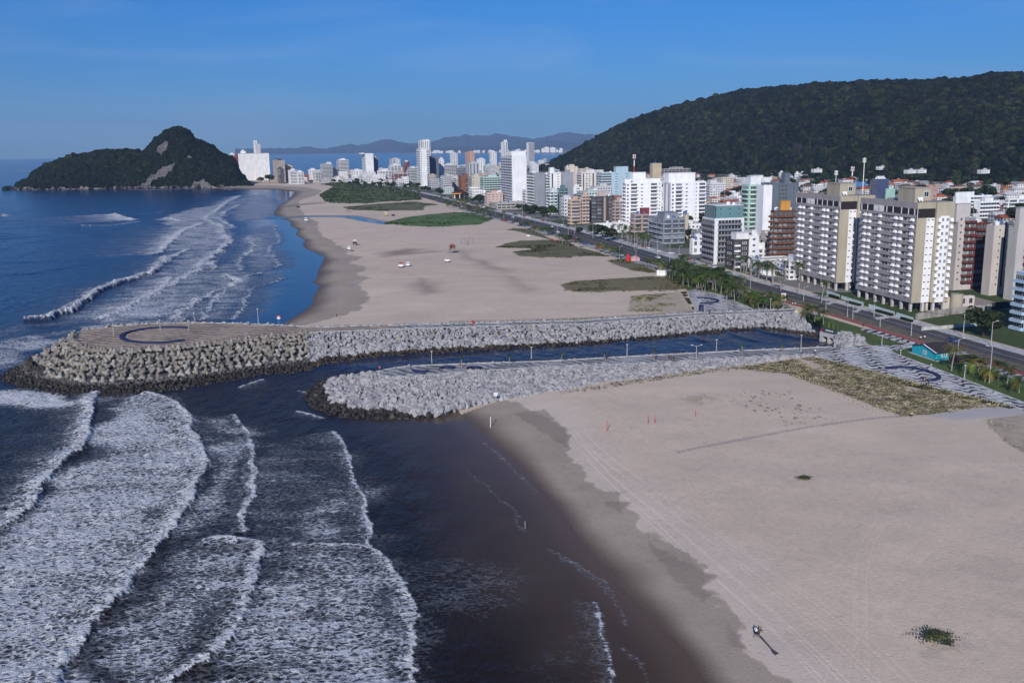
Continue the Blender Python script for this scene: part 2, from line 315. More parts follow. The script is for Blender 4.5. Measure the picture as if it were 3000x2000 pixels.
# lawns and town ground
town = land & (inland > 10)
tg = lerp(np.zeros(X.shape+(3,))+np.array([.2, .2, .2]), np.array([.06, .08, .035]), sm(fbm(X, Y, 4, .03), .42, .56))
colr = lerp(colr, tg, sm(inland, 8, 12)*town*sm(Y, 395, 420)); colr = lerp(colr, np.array([.055, .085, .03])*(.7+.6*n2[..., None]), sm(inland, 8, 9)*(Y < 420)*land)
lawn = ((inland < -1) & (inland > -34) & (Y < 420) & (Y > 60)) * land
colr = lerp(colr, np.array([.075, .115, .035])*(.65+.7*n2[..., None]), poly_soft(X, Y, [(2604,1030),(2672,1010),(2760,1000),(3300,1150),(3300,1260),(3000,1182)], ZT, .5))
colr = lerp(colr, np.array([.075, .115, .035])*(.65+.7*n2[..., None]), poly_soft(X, Y, [(2338,910),(2420,928),(2660,1000),(2655,1013),(2560,1016),(2520,995),(2430,950)], ZT, .5))
colr = lerp(colr, np.array([.075, .11, .035])*(.65+.7*n2[..., None]), poly_soft(X, Y, [(1900,775),(2010,800),(2190,870),(2330,905),(2180,916),(2110,895),(2030,860),(1960,820)], ZT, 1))
hgt = np.where(land & (inland > -45), np.maximum(hgt, 0)+0, hgt); flat = sm(inland, -48, -30)*land; hgt = hgt*(1-flat)+ZT*flat
# stream that crosses the far beach
stp = chaikin(Pn([(780,632),(850,632),(900,631),(960,633),(1020,633),(1060,641),(1090,648),(1140,655)], 2.5), 2); ds = dist_line(X, Y, stp); sw = 9-3*sm(X, -250, -120)
hgt = np.where(land, hgt-.75*sm(ds, sw+4, sw-4), hgt); sd1 = np.minimum(dist_line(stp[:, 0], stp[:, 1], W1), dist_line(stp[:, 0], stp[:, 1], W1b)); szz = np.maximum(3.0*(1-np.exp(-sd1/28.0))-.3, .05); colr = lerp(colr, wetc*1.6, sm(ds, sw+7, sw)*.8)
hgt = np.where(RR > 5200, -2, hgt)
keep = land | (d1 < 25)
Fa = grid_faces(*X.shape, keep=keep); V = np.stack([X, Y, hgt], -1).reshape(-1, 3)
V2, F2, (c2, r2) = compact(V, Fa, [colr.reshape(-1, 3), rgh.reshape(-1)])
gm, t, b = new_mat('sand_and_turf'); l = t.links.new
at = node(t, 'ShaderNodeAttribute', attribute_name='col'); ar = node(t, 'ShaderNodeAttribute', attribute_name='rgh')
tcn = node(t, 'ShaderNodeTexCoord'); na_ = node(t, 'ShaderNodeTexNoise', Scale=1.7, Detail=6.0, Roughness=.65); l(tcn.outputs['Object'], na_.inputs['Vector'])
mr = node(t, 'ShaderNodeMapRange'); mr.inputs['From Min'].default_value = .25; mr.inputs['From Max'].default_value = .75; mr.inputs['To Min'].default_value = .9; mr.inputs['To Max'].default_value = 1.08; l(na_.outputs[0], mr.inputs[0])
vm = node(t, 'ShaderNodeVectorMath', operation='SCALE'); l(at.outputs['Color'], vm.inputs[0]); l(mr.outputs[0], vm.inputs['Scale']); l(vm.outputs[0], b.inputs['Base Color']); l(ar.outputs['Fac'], b.inputs['Roughness'])
vo = node(t, 'ShaderNodeTexVoronoi', Scale=1.1); l(tcn.outputs['Object'], vo.inputs['Vector']); vr = node(t, 'ShaderNodeMapRange'); l(vo.outputs['Distance'], vr.inputs[0]); vr.inputs['From Max'].default_value = .3; vr.inputs['To Max'].default_value = .5; sm_ = node(t, 'ShaderNodeMath', operation='ADD'); l(vr.outputs[0], sm_.inputs[0]); l(na_.outputs[0], sm_.inputs[1])
bp = node(t, 'ShaderNodeBump', Strength=.6, Distance=.12); l(sm_.outputs[0], bp.inputs['Height']); l(bp.outputs[0], b.inputs['Normal']); b.inputs['Specular IOR Level'].default_value = .25
me = npmesh('ground', V2, F2, [gm], smooth=True); set_attr(me, 'col', c2); set_attr(me, 'rgh', r2)
tag(link('ground', me), kind='structure')
HG = dict(r=60*(6000/60)**np.linspace(0, 1, 1150))
def ground_z(x, y):
    """height of the sheet under a point"""
    r = math.hypot(x, y); a = math.atan2(x, y); i = int(np.clip(round(math.log(r/60)/math.log(100)*1149), 0, 1149)); j = int(np.argmin(np.abs(AA[0]-a))); return float(hgt[i, j])
del V, Fa, V2, F2, wc, tg
def resample(pl, n):
    pl = np.asarray(pl, float); d = np.concatenate([[0], np.cumsum(np.linalg.norm(np.diff(pl, axis=0), axis=1))]); t = np.linspace(0, d[-1], n)
    return np.stack([np.interp(t, d, pl[:, i]) for i in range(pl.shape[1])], 1)
def loft(name, rails, mats, mi=None, kind='structure', parent=None, smooth=False):
    n = len(rails[0]); V = np.vstack(rails); f = []; mm = []
    for k in range(len(rails)-1):
        for i in range(n-1): f.append((k*n+i, k*n+i+1, (k+1)*n+i+1, (k+1)*n+i)); mm.append(0 if mi is None else mi[k])
    return tag(link(name, npmesh(name, V, f, mats, mm, smooth), parent), kind=kind)
# ------------------------------------------------------------------ the sea
RR, AA = polar(60, 16500, 1450, R(33), 1050); X = (RR*np.sin(AA)).astype(np.float32); Y = (RR*np.cos(AA)).astype(np.float32)
ld = inside(X, Y, LAND); d1 = np.minimum(dist_line(X, Y, W1), dist_line(X, Y, W1b)); keep = ~ld | (d1 < 20) | (Y > 2500) | ((Y > 300) & (Y < 2600) & (X < -100))
# stream inside the beach stays wet too
keep |= (Y > 560) & (Y < 1150) & (X < -60) & (X > -400)
foam = np.zeros(X.shape, np.float32); H = np.zeros(X.shape, np.float32)
n1 = fbm(X, Y, 4, .07); n2 = fbm(X, Y, 4, .45); n3 = fbm(X, Y, 3, .9)
fr_ = sm(Y, 330, 420); wx = X+(fbm(X, Y, 3, .12)-.5)*(2.0+5*fr_)+(n3-.5)*(1.5+3*fr_); wy = Y+(fbm(X+40, Y, 3, .12)-.5)*(2.0+8*fr_)+(n2-.5)*(1.5+5*fr_)
def front(pts, dens, decay, A=.5, wd=3.5, edge=.4, head=1.0, hw=4.0, flip=False):
    """a broken wave: a white head along the line and a lacy wake behind it (seaward)"""
    global foam, H
    pl = chaikin(Pn(pts), 2); m_ = decay*3.2+6; x0, y0 = pl.min(0)-m_; x1, y1 = pl.max(0)+m_
    q = (X > x0) & (X < x1) & (Y > y0) & (Y < y1); d, s, tt = dist_line(wx[q], wy[q], pl, True); s = s if flip else -s
    over = np.maximum(np.maximum(-tt, tt-1)*len(pl), 0); fade = np.exp(-over*.5)*sm(over, 1.5, .0) if True else 1
    back = np.where(s > 0, np.exp(-np.maximum(d, 0)/decay), 0)*sm(s, -edge, edge)
    hd = np.where(s > 0, np.exp(-(d/hw)**1.3), np.exp(-(d/.35)**2))*head*(.55+.75*n2[q])
    f = np.maximum(dens*back, hd)*fade; foam[q] = np.maximum(foam[q], f)
    lump = .6+.5*n2[q]+.3*n3[q]; prof = np.where(s > 0, np.exp(-(d/wd)**2), np.exp(-(d/.7)**2)); H[q] = np.maximum(H[q], A*(.55 if pl[:, 1].mean() < 320 else 1)*prof*fade*lump)
def patch(pts, k, soft=8):
    global foam
    foam = np.maximum(foam, k*poly_soft(X+(n1-.5)*18, Y+(n1-.5)*18, pts, 0, soft))
# near surf (south of the breakwaters), listed from the outermost wave to the last thin wash
patch([(300,1166),(494,1168),(560,1260),(600,1370),(540,1502),(400,1674),(260,1858),(100,2150),(-250,2150),(-250,1640),(0,1560),(130,1430),(250,1320)], .72, 6)
patch([(330,1300),(480,1290),(520,1380),(440,1440),(260,1440)], .38, 6)
patch([(-300,1150),(60,1140),(240,1165),(280,1180),(60,1200),(-300,1210)], .95, 5); patch([(-300,1250),(60,1270),(70,1330),(-300,1400)], .12, 5)
patch([(420,1690),(520,1600),(760,1590),(745,1700),(640,1900),(500,2000),(400,2200),(120,2200),(260,1900)], .6, 6)
patch([(790,1590),(1090,1600),(1180,1700),(1200,1800),(1190,2200),(560,2200),(600,2000),(740,1760)], .62, 7)
patch([(870,1680),(1060,1640),(1120,1760),(1050,1900),(780,1960)], .72, 9)
patch([(560,1225),(690,1230),(735,1370),(715,1490),(600,1560),(520,1560),(600,1420)], .58, 5)
patch([(740,1290),(1000,1330),(1085,1500),(1085,1590),(740,1580)], .36, 8); patch([(820,1430),(1060,1440),(1085,1590),(860,1590)], .5, 7)
patch([(1230,1640),(1480,1640),(1520,1760),(1400,1800),(1240,1790)], .15, 5); patch([(1560,1900),(1780,1820),(1800,2050),(1500,2050)], .07, 6)
front([(300,1150),(275,1163),(272,1215),(247,1312),(189,1347),(132,1421),(98,1479),(52,1519),(0,1548),(-150,1640)], .8, 9, 1.5, 5, hw=6.5)
front([(430,1150),(494,1166),(563,1220),(557,1261),(603,1318),(603,1370),(574,1421),(540,1502),(499,1559),(448,1617),(402,1674),(344,1749),(258,1858),(207,1927),(172,2000),(60,2250)], .9, 11, 1.2, 4.5, hw=4.5)
front([(689,1215),(741,1284),(746,1370),(746,1444),(718,1490),(716,1530),(729,1556)], .55, 6, .45, 2.5, hw=1.8)
front([(600,1578),(700,1575),(786,1588),(763,1645),(746,1709),(712,1789),(683,1852),(637,1909),(574,1950),(505,1984),(400,2090)], .8, 6, .85, 3.5, hw=3.2)
front([(976,1264),(1016,1301),(1033,1375),(1062,1456),(1085,1536),(1091,1599)], .5, 6, .22, 1.6, hw=1.0)
front([(860,1592),(1000,1592),(1091,1599),(1125,1617),(1148,1674),(1188,1709),(1211,1766),(1213,1818),(1206,1880),(1213,1961),(1215,2200)], .72, 7, .35, 2.2, hw=1.6)
front([(1747,1762),(1750,1800),(1758,1827),(1772,1880),(1780,1909),(1791,2000),(1800,2100)], .3, 2.0, .04, 1, head=.75, hw=.6)
for pts in ([(1363,1378),(1420,1425),(1498,1486),(1540,1560)], [(1600,1610),(1670,1640),(1730,1690),(1790,1740),(1830,1830)], [(1420,1300),(1500,1370),(1570,1440)], [(1830,1900),(1890,1960),(1900,2020)]): front(pts, .05, .8, .02, .8, head=.34, hw=.3)
front([(1640,1640),(1700,1655),(1770,1700),(1800,1745)], .1, 1.0, .03, 1, head=.55, hw=.3)
front([(420,1345),(510,1270)], .7, 4, .3, 2, hw=2)
front([(880,1145),(920,1155),(948,1160)], .5, 2, .1, 1, hw=.8); front([(870,1205),(920,1215),(945,1225)], .5, 2, .1, 1, hw=.9); front([(690,1135),(770,1110)], .6, 2.5, .1, 1, hw=1)
# far surf beyond the breakwaters
patch([(430,700),(520,640),(620,650),(690,705),(640,770),(660,840),(600,930),(330,945),(60,960),(-100,1080),(-100,980),(150,940),(300,880),(420,815),(500,760)], .56, 14)
patch([(470,640),(560,610),(650,600),(690,700),(640,730),(500,720)], .62, 10); patch([(560,790),(700,760),(760,830),(700,930),(560,940),(600,880)], .55, 12); patch([(700,690),(800,680),(830,780),(760,800),(690,760)], .52, 12); patch([(640,590),(760,570),(830,600),(800,640),(680,650)], .5, 14); patch([(300,900),(540,830),(560,920),(300,950)], .66, 10); patch([(-100,1010),(140,975),(200,1000),(60,1060),(-100,1110)], .66, 8)
patch([(190,960),(330,945),(520,935),(520,945),(330,955),(220,975)], .7, 6)
front([(560,730),(520,745),(470,790),(420,806)], .7, 14, 1.0, 5, hw=7)
front([(600,655),(560,668),(520,690),(500,720),(470,745)], .9, 30, 1.2, 6, hw=9)
front([(560,800),(520,830),(470,850),(430,868),(380,905),(300,935)], .85, 16, .8, 5, hw=6)
front([(610,760),(590,790),(560,800)], .9, 16, .9, 5, hw=7)
front([(730,690),(745,715),(735,740),(700,760),(715,790)], .6, 18, .4, 4, hw=4)
front([(760,800),(700,822),(650,858),(620,905),(600,935)], .6, 12, .4, 4, hw=4)
front([(700,600),(660,622),(640,640),(690,665)], .7, 22, .5, 5, hw=6)
front([(491,757),(463,795),(417,812),(361,829),(310,846),(272,867),(264,884),(204,914),(149,937),(94,935)], .95, 10, 2.0, 6, hw=8)
patch([(380,800),(470,760),(480,800),(400,840)], .5, 6)
front([(497,814),(485,840),(472,855),(450,872),(429,880)], .9, 13, .9, 5, hw=5)
front([(642,852),(600,872),(574,889),(550,902),(540,914),(536,936)], .8, 14, .8, 4, hw=4.5)
front([(846,812),(800,830),(740,846),(728,870),(723,893),(700,915),(680,938)], .5, 12, .25, 2.5, hw=1.8)
front([(804,661),(808,680),(812,689),(825,706),(805,716),(787,727),(799,753),(815,765),(829,774),(808,787)], .5, 16, .3, 3, hw=2)
front([(706,574),(690,583),(663,595),(650,608),(633,621),(604,638),(625,652),(657,663),(650,675),(651,685),(670,696),(687,704),(668,720),(651,736),(630,748),(612,757),(640,772),(625,790)], .85, 22, 1.0, 6, hw=6)
front([(680,838),(690,825),(672,816),(655,808)], .9, 9, 1.2, 4, hw=6)
front([(408,644),(370,640),(340,627)], .85, 55, 1.3, 5, hw=7, flip=True); front([(234,661),(320,664),(410,650)], .6, 18, .6, 5, hw=6, flip=True); front([(130,645),(200,640),(330,632)], .4, 10, .5, 5, head=.5, hw=5, flip=True)
front([(524,650),(500,640),(470,640)], .8, 22, 1.0, 5, hw=8); front([(478,620),(400,628),(340,630)], .3, 7, .5, 4, head=.5, hw=4)
front([(0,636),(12,632),(8,628)], .9, 10, .8, 4, hw=7)
for pts in ([(-60,552),(20,553),(120,556),(160,553)], [(170,553),(290,553),(400,549),(480,552),(560,551),(640,550),(680,556)], [(380,555),(470,557),(560,553)]): front(pts, .6, 6, .4, 3, hw=5)
for pts in ([(-80,497),(20,499),(100,497)], [(60,501),(100,502)], [(838,480),(900,477),(960,473)], [(1020,470),(1060,467)], [(1110,466),(1160,464),(1200,461)], [(1260,462),(1330,456)]): front(pts, .7, 30, .3, 9, head=.9, hw=22); 
patch([(0,557),(400,560),(700,560),(690,568),(300,566)], .0, 4)
# white wash round the breakwater toes
foam *= (.82+.36*n1)
# colour of the water body: silty brown over the shallows, navy outside
dsh = d1; shall = sm(dsh+(n1-.5)*14, 34, 2)*(Y < 300)
deepc = np.array([.004, .026, .095]); nearc = np.array([.017, .0125, .011]); chan = np.array([.016, .012, .011]); brown = np.array([.105, .075, .058])
cc = np.zeros(X.shape+(3,), np.float32)+deepc
cc = lerp(cc, nearc, sm(Y, 330, 250)); cc = lerp(cc, np.array([.01, .022, .05]), sm(Y, 330, 360)*sm(-X, 350, 60)*sm(Y, 900, 500))
cc = lerp(cc, chan, poly_soft(X, Y, [(500,1150),(900,1085),(1500,1020),(2300,955),(2460,1000),(1700,1080),(1200,1080),(1000,1120),(960,1260),(620,1230)], 0, 14)*.8)
cc = lerp(cc, brown*.8, shall); cc = lerp(cc, brown*1.1, sm(dsh, 7, 0)*(Y < 300)); cc = lerp(cc, np.array([.03, .045, .08]), sm(dsh, 30, 2)*(Y > 330)*.6)
cc = lerp(cc, np.array([.012, .04, .1]), sm(fbm(X, Y*2.2, 4, .006), .5, .7)*(Y > 400)*.4)
swell = sm(d1, 14, 60)*sm(RR, 3500, 900); ph = (X*.94+Y*.33)/38+fbm(X, Y, 3, .008)*5
H += swell*(np.maximum(np.sin(ph*2*math.pi), 0)**3*.7)*(Y > 330)*fbm(X+9, Y, 3, .02)
H += swell*(n2-.5)*.35+sm(foam, .2, .7)*(n3-.4)*.35*sm(RR, 900, 300)
H = H*sm(d1, 0, 6); cut = sm(-X, 40, 0)*0
chop = sm(d1, 6, 45)*(1-.75*(poly_soft(X, Y, [(900,1075),(2460,940),(2460,1020),(1100,1090)], 0, 6)))
keepd = keep & (RR < 16500)
Fa = grid_faces(*X.shape, keep=keep); V = np.stack([X, Y, H], -1).reshape(-1, 3); V[RR.reshape(-1) > 7000, 2] = 0
V2, F2, (c2, f2, h2) = compact(V, Fa, [cc.reshape(-1, 3), foam.reshape(-1), chop.reshape(-1)])
wm, t, b = new_mat('sea_water'); l = t.links.new
tcn = node(t, 'ShaderNodeTexCoord'); ac = node(t, 'ShaderNodeAttribute', attribute_name='col'); af = node(t, 'ShaderNodeAttribute', attribute_name='foam'); ah = node(t, 'ShaderNodeAttribute', attribute_name='chop')
def noise(scale, det, dist=0.0, rough=.5, mapv=(1, 1, 1), ntype=None):
    mp = node(t, 'ShaderNodeMapping'); mp.inputs['Scale'].default_value = mapv; mp.inputs['Rotation'].default_value = (0, 0, R(-14)); l(tcn.outputs['Object'], mp.inputs[0])
    n = node(t, 'ShaderNodeTexNoise', Scale=scale, Detail=det, Distortion=dist, Roughness=rough)
    if ntype: n.noise_type = ntype
    l(mp.outputs[0], n.inputs['Vector']); return n.outputs[0]
def mth(op, a, b_=None, c_=None):
    n = node(t, 'ShaderNodeMath', operation=op)
    for i, v in enumerate((a, b_, c_)):
        if v is None: continue
        if isinstance(v, (int, float)): n.inputs[i].default_value = v
        else: l(v, n.inputs[i])
    return n.outputs[0]
def mrange(v, a, b_, c_=0.0, d_=1.0):
    n = node(t, 'ShaderNodeMapRange'); n.clamp = True; l(v, n.inputs[0])
    for i, q in enumerate((a, b_, c_, d_)):
        if isinstance(q, (int, float)): n.inputs[i+1].default_value = q
        else: l(q, n.inputs[i+1])
    return n.outputs[0]
lace = noise(.95, 8, 1.2, .62, (.75, 1.3, 1)); big = noise(.085, 4, .6, .55, (.6, 1.5, 1))
vd = node(t, 'ShaderNodeTexNoise', Scale=.7, Detail=4.0); l(tcn.outputs['Object'], vd.inputs['Vector'])
va = node(t, 'ShaderNodeVectorMath', operation='MULTIPLY_ADD'); l(vd.outputs[1], va.inputs[0]); va.inputs[1].default_value = (2.2, 2.2, 0); l(tcn.outputs['Object'], va.inputs[2])
vm_ = node(t, 'ShaderNodeMapping'); vm_.inputs['Scale'].default_value = (.62, 1.05, 1); l(va.outputs[0], vm_.inputs[0])
vo = node(t, 'ShaderNodeTexVoronoi', feature='DISTANCE_TO_EDGE', Scale=1.1); l(vm_.outputs[0], vo.inputs['Vector']); vo.inputs['Randomness'].default_value = 1
net = mrange(vo.outputs['Distance'], 0.0, .38, 1, 0)                                               # white network round dark cells
pat = mth('ADD', mth('ADD', mth('MULTIPLY', lace, .52), mth('MULTIPLY', net, .26)), mth('MULTIPLY', big, .42))
thr = mrange(af.outputs['Fac'], 0.0, 1.0, .87, .44); fmask = mth('MAXIMUM', mrange(pat, mth('SUBTRACT', thr, .04), mth('ADD', thr, .08)), mrange(pat, mth('SUBTRACT', thr, .17), mth('ADD', thr, .02), 0.0, .27)); fmask = mth('MULTIPLY', fmask, mrange(af.outputs['Fac'], .015, .12))
fcol = node(t, 'ShaderNodeMix', data_type='RGBA'); fcol.inputs[6].default_value = (.42, .46, .54, 1); fcol.inputs[7].default_value = (.72, .73, .74, 1); l(mrange(mth('MULTIPLY', lace, mth('ADD', af.outputs['Fac'], .35)), .38, .70), fcol.inputs[0])
mixc = node(t, 'ShaderNodeMix', data_type='RGBA'); l(fmask, mixc.inputs[0]); l(ac.outputs['Color'], mixc.inputs[6]); l(fcol.outputs[2], mixc.inputs[7]); l(mixc.outputs[2], b.inputs['Base Color'])
l(mrange(fmask, 0, 1, .13, .8), b.inputs['Roughness']); b.inputs['IOR'].default_value = 1.333; gy = node(t, 'ShaderNodeSeparateXYZ'); l(tcn.outputs['Object'], gy.inputs[0]); l(mrange(gy.outputs[1], 260, 460, .12, .32), b.inputs['Specular IOR Level'])
w1 = noise(.12, 4, .3, .55, (1.6, .7, 1)); w2 = noise(.9, 5, .4, .6, (1.4, .8, 1))
hh = mth('ADD', mth('MULTIPLY', w1, 1.5), mth('MULTIPLY', w2, .3)); hh = mth('MULTIPLY', hh, mth('MAXIMUM', ah.outputs['Fac'], .02)); hh = mth('ADD', hh, mth('MULTIPLY', fmask, mth('MULTIPLY', lace, .55)))
bp = node(t, 'ShaderNodeBump', Strength=1.0, Distance=1.0); l(hh, bp.inputs['Height']); l(bp.outputs[0], b.inputs['Normal'])
k_ = resample(np.column_stack([stp, szz]), 90); tn = np.gradient(k_[:, :2], axis=0); tn /= np.linalg.norm(tn, axis=1)[:, None]; nn_ = np.column_stack([-tn[:, 1], tn[:, 0], np.zeros(90)]); hw_s = np.linspace(13, 8, 90)[:, None]
stream = loft('stream', [k_-nn_*hw_s, k_+nn_*hw_s], [wm])
for nm_, vv in (('foam', 0.0), ('chop', .02)): a_ = stream.data.attributes.new(nm_, 'FLOAT', 'POINT'); a_.data.foreach_set('value', np.full(len(stream.data.vertices), vv, np.float32))
set_attr(stream.data, 'col', np.tile([.012, .04, .1], (len(stream.data.vertices), 1)))
me = npmesh('sea', V2, F2, [wm], smooth=True); set_attr(me, 'col', c2); set_attr(me, 'foam', f2); set_attr(me, 'chop', h2)
tag(link('sea', me), kind='structure')
del V, Fa, V2, F2, X, Y, RR, foam, H, cc, wx, wy, n1, n2, n3, ld, d1, dsh, keep, chop
# ------------------------------------------------------------------ breakwaters
rock_l = mat('granite', (.36, .355, .375), .9, .25, .3, .9, bump=.1); rock_d = mat('wet_weedy_rock', (.035, .03, .026), .6, .4, .5, .7); rock_m = mat('granite_dull', (.27, .27, .30), .9, .2, .35, .9); rock_b = mat('tan_boulder', (.4, .33, .26), .9, .2, .3, .9)
armour = mat('armour_concrete', (.25, .23, .205), .9, .2, .45, .5); armour_d = mat('wet_armour_concrete', (.05, .045, .04), .7, .3, .5, .6)
core = mat('rubble_core', (.09, .09, .095), .95, .1, .5, .8); core_d = mat('rubble_core_wet', (.02, .018, .018), .7, .3, .5, .8)  # dry core colour darkened so gaps between the armour units look shaded
def hull_rock(seed, n=14, flat=.75):
    r = random.Random(seed); bm = bmesh.new()
    for _ in range(n):
        v = Vector((r.gauss(0, 1), r.gauss(0, 1), r.gauss(0, 1))).normalized()*r.uniform(.85, 1.1); bm.verts.new((v.x, v.y*.85, v.z*flat))
    res = bmesh.ops.convex_hull(bm, input=bm.verts); bmesh.ops.delete(bm, geom=[g for g in res['geom_interior'] if isinstance(g, bmesh.types.BMVert)], context='VERTS')
    bmesh.ops.triangulate(bm, faces=bm.faces); bm.verts.index_update(); vs = np.array([v.co[:] for v in bm.verts]); fs = np.array([[v.index for v in f.verts] for f in bm.faces]); bm.free(); return vs, fs
ROCKS = [hull_rock(i, 11+i % 5, .6+.05*(i % 5)) for i in range(14)]
def rand_rot(r):
    q = r.normal(size=4); q /= np.linalg.norm(q); w_, x, y, z = q
    return np.array([[1-2*(y*y+z*z), 2*(x*y-z*w_), 2*(x*z+y*w_)], [2*(x*y+z*w_), 1-2*(x*x+z*z), 2*(y*z-x*w_)], [2*(x*z-y*w_), 2*(y*z+x*w_), 1-2*(x*x+y*y)]])
def rock_pile(name, items, mats, label=None, cat=None):
    """items: (x, y, z, size, material index) joined into one heap"""
    VV, FF, MM = [], [], []; n = 0
    for x, y, z, s, mi in items:
        vs, fs = ROCKS[rng.integers(len(ROCKS))]; q = vs*np.array([1, 1, 1])*s @ rand_rot(rng).T+np.array([x, y, z]); VV.append(q); FF.append(fs+n); MM.append(np.full(len(fs), mi)); n += len(vs)
    o = link(name, npmesh(name, np.vstack(VV), np.vstack(FF), mats, np.concatenate(MM))); return tag(o, label, cat, kind='stuff')
def slope_line(pts, z, n): return resample(np.array([tuple(P(x, y, z)) for x, y in pts]), n)
# tops: z falls from 5.2 m at the seaward ends to the level of the shore
zt1 = lambda x: 5.2-1.9*min(1, max(0, (x-900)/1300)); zt2 = lambda x: 4.8-1.6*min(1, max(0, (x-1150)/1150))
J1n = [(232,972),(219,985),(225,1000),(243,1015),(290,1027),(350,1030),(450,1025),(600,1010),(750,993),(850,979),(930,973),(1211,962),(1450,955),(1700,949),(1900,935),(2040,925),(2200,919),(2327,914)]
J1f = [(240,966),(285,962),(330,955),(450,948),(560,945),(700,948),(860,955),(940,958),(1211,951),(1450,945),(1700,939),(1900,926),(2040,917),(2200,911),(2330,905)]
J1t = [(-8,1108),(20,1132),(77,1146),(191,1165),(344,1165),(498,1153),(651,1126),(765,1107),(900,1094),(958,1074),(1139,1050),(1320,1040),(1500,1028),(1700,1020),(1868,1005),(2174,975),(2289,971),(2365,988),(2410,997)]
def rail(pts, zf, n): return resample(np.array([tuple(P(x, y, zf(x) if callable(zf) else zf)) for x, y in pts]), n)
N1 = 260
top1n = rail(J1n, zt1, N1); top1f = rail(J1f, zt1, N1); toe1 = rail(J1t, -.6, N1)
far1 = top1f.copy(); far1[:, 2] = -.8; nrm = np.gradient(top1f, axis=0); nrm = np.stack([-nrm[:, 1], nrm[:, 0]], 1); nrm /= np.linalg.norm(nrm, axis=1)[:, None]; far1[:, :2] += nrm*9
loft('breakwater_core', [toe1, toe1*.7+top1n*.3-[0, 0, .5], top1n-[0, 0, .35]], [core_d, core], [0, 1])
loft('breakwater_core', [top1f-[0, 0, .3], far1], [core])
J2n = [(1120,1086),(1110,1090),(1110,1097),(1128,1103),(1161,1105),(1211,1102),(1392,1088),(1600,1075),(1700,1070),(1906,1064),(2136,1050),(2388,1039)]
J2f = [(1125,1083),(1160,1077),(1200,1072),(1400,1064),(1600,1058),(1900,1041),(2200,1026),(2440,1016)]
J2t = [(940,1120),(904,1152),(893,1171),(922,1201),(995,1228),(1103,1234),(1211,1232),(1266,1215),(1367,1190),(1482,1171),(1591,1155),(1700,1142),(1753,1131),(1944,1108),(2136,1078),(2327,1054),(2388,1049)]
J2tf = [(940,1120),(1010,1088),(1085,1068),(1175,1062),(1400,1050),(1600,1040),(1900,1025),(2200,1012),(2440,1004)]
top2n = rail(J2n, zt2, N1); top2f = rail(J2f, zt2, N1); toe2 = rail(J2t, lambda x: -.5 if x < 1250 else .6+1.6*min(1, (x-1250)/900), N1)
toe2f = top2f.copy(); toe2f[:, 2] = -.6; nrm = np.gradient(top2f, axis=0); nrm = np.stack([-nrm[:, 1], nrm[:, 0]], 1); nrm /= np.linalg.norm(nrm, axis=1)[:, None]; toe2f[:, :2] += nrm*8
loft('breakwater_core', [toe2, toe2*.7+top2n*.3-[0, 0, .5], top2n-[0, 0, .35]], [core_d, core], [0, 1]); loft('breakwater_core', [top2f-[0, 0, .3], toe2f], [core])
def pave_mat(name, c1, c2_, period, amp, wl, rot, dark=.32, blob=.25):
    """stone mosaic: wavy dark lines of uneven width running across a pale ground"""
    mt, t, b = new_mat(name); l = t.links.new; b.inputs['Roughness'].default_value = .85; b.inputs['Specular IOR Level'].default_value = .2
    def mth(op, a, bb=None, cc_=None):
        n = node(t, 'ShaderNodeMath', operation=op)
        for i, v in enumerate((a, bb, cc_)):
            if v is None: continue
            if isinstance(v, (int, float)): n.inputs[i].default_value = v
            else: l(v, n.inputs[i])
        return n.outputs[0]
    tc = node(t, 'ShaderNodeTexCoord'); mp = node(t, 'ShaderNodeMapping'); mp.inputs['Rotation'].default_value = (0, 0, R(rot)); l(tc.outputs['Object'], mp.inputs[0]); sx = node(t, 'ShaderNodeSeparateXYZ'); l(mp.outputs[0], sx.inputs[0])
    n = node(t, 'ShaderNodeTexNoise', Scale=.22, Detail=4.0); l(mp.outputs[0], n.inputs['Vector']); n2_ = node(t, 'ShaderNodeTexNoise', Scale=.35, Detail=1.0); l(mp.outputs[0], n2_.inputs['Vector'])
    ph = mth('ADD', mth('MULTIPLY', sx.outputs[0], 6.283/wl), mth('MULTIPLY', n2_.outputs[0], 5.0)); y = mth('ADD', sx.outputs[1], mth('ADD', mth('MULTIPLY', mth('SINE', ph), amp), mth('MULTIPLY', n.outputs[0], amp*2.5)))
    fr = mth('FRACT', mth('DIVIDE', y, period)); wd = mth('ADD', mth('MULTIPLY', mth('SINE', mth('MULTIPLY', ph, .5)), blob*.5), dark); k = mth('ABSOLUTE', mth('SUBTRACT', fr, .5)); hw_ = mth('MULTIPLY', wd, .5)
    r = node(t, 'ShaderNodeMapRange'); l(k, r.inputs[0]); l(mth('SUBTRACT', hw_, .02), r.inputs[1]); l(mth('ADD', hw_, .02), r.inputs[2])
    mx = node(t, 'ShaderNodeMix', data_type='RGBA'); l(r.outputs[0], mx.inputs[0]); mx.inputs[6].default_value = (*c1, 1); mx.inputs[7].default_value = (*c2_, 1)
    r2 = node(t, 'ShaderNodeMapRange'); r2.inputs['From Min'].default_value = .3; r2.inputs['From Max'].default_value = .7; r2.inputs['To Min'].default_value = .75; r2.inputs['To Max'].default_value = 1.1; l(n.outputs[0], r2.inputs[0])
    sc2 = node(t, 'ShaderNodeVectorMath', operation='SCALE'); l(mx.outputs[2], sc2.inputs[0]); l(r2.outputs[0], sc2.inputs['Scale']); l(sc2.outputs[0], b.inputs['Base Color']); return mt
pv_tip = pave_mat('sandy_striped_paving', (.19, .15, .125), (.44, .355, .28), 3.4, .7, 14, 14, .36, .3)
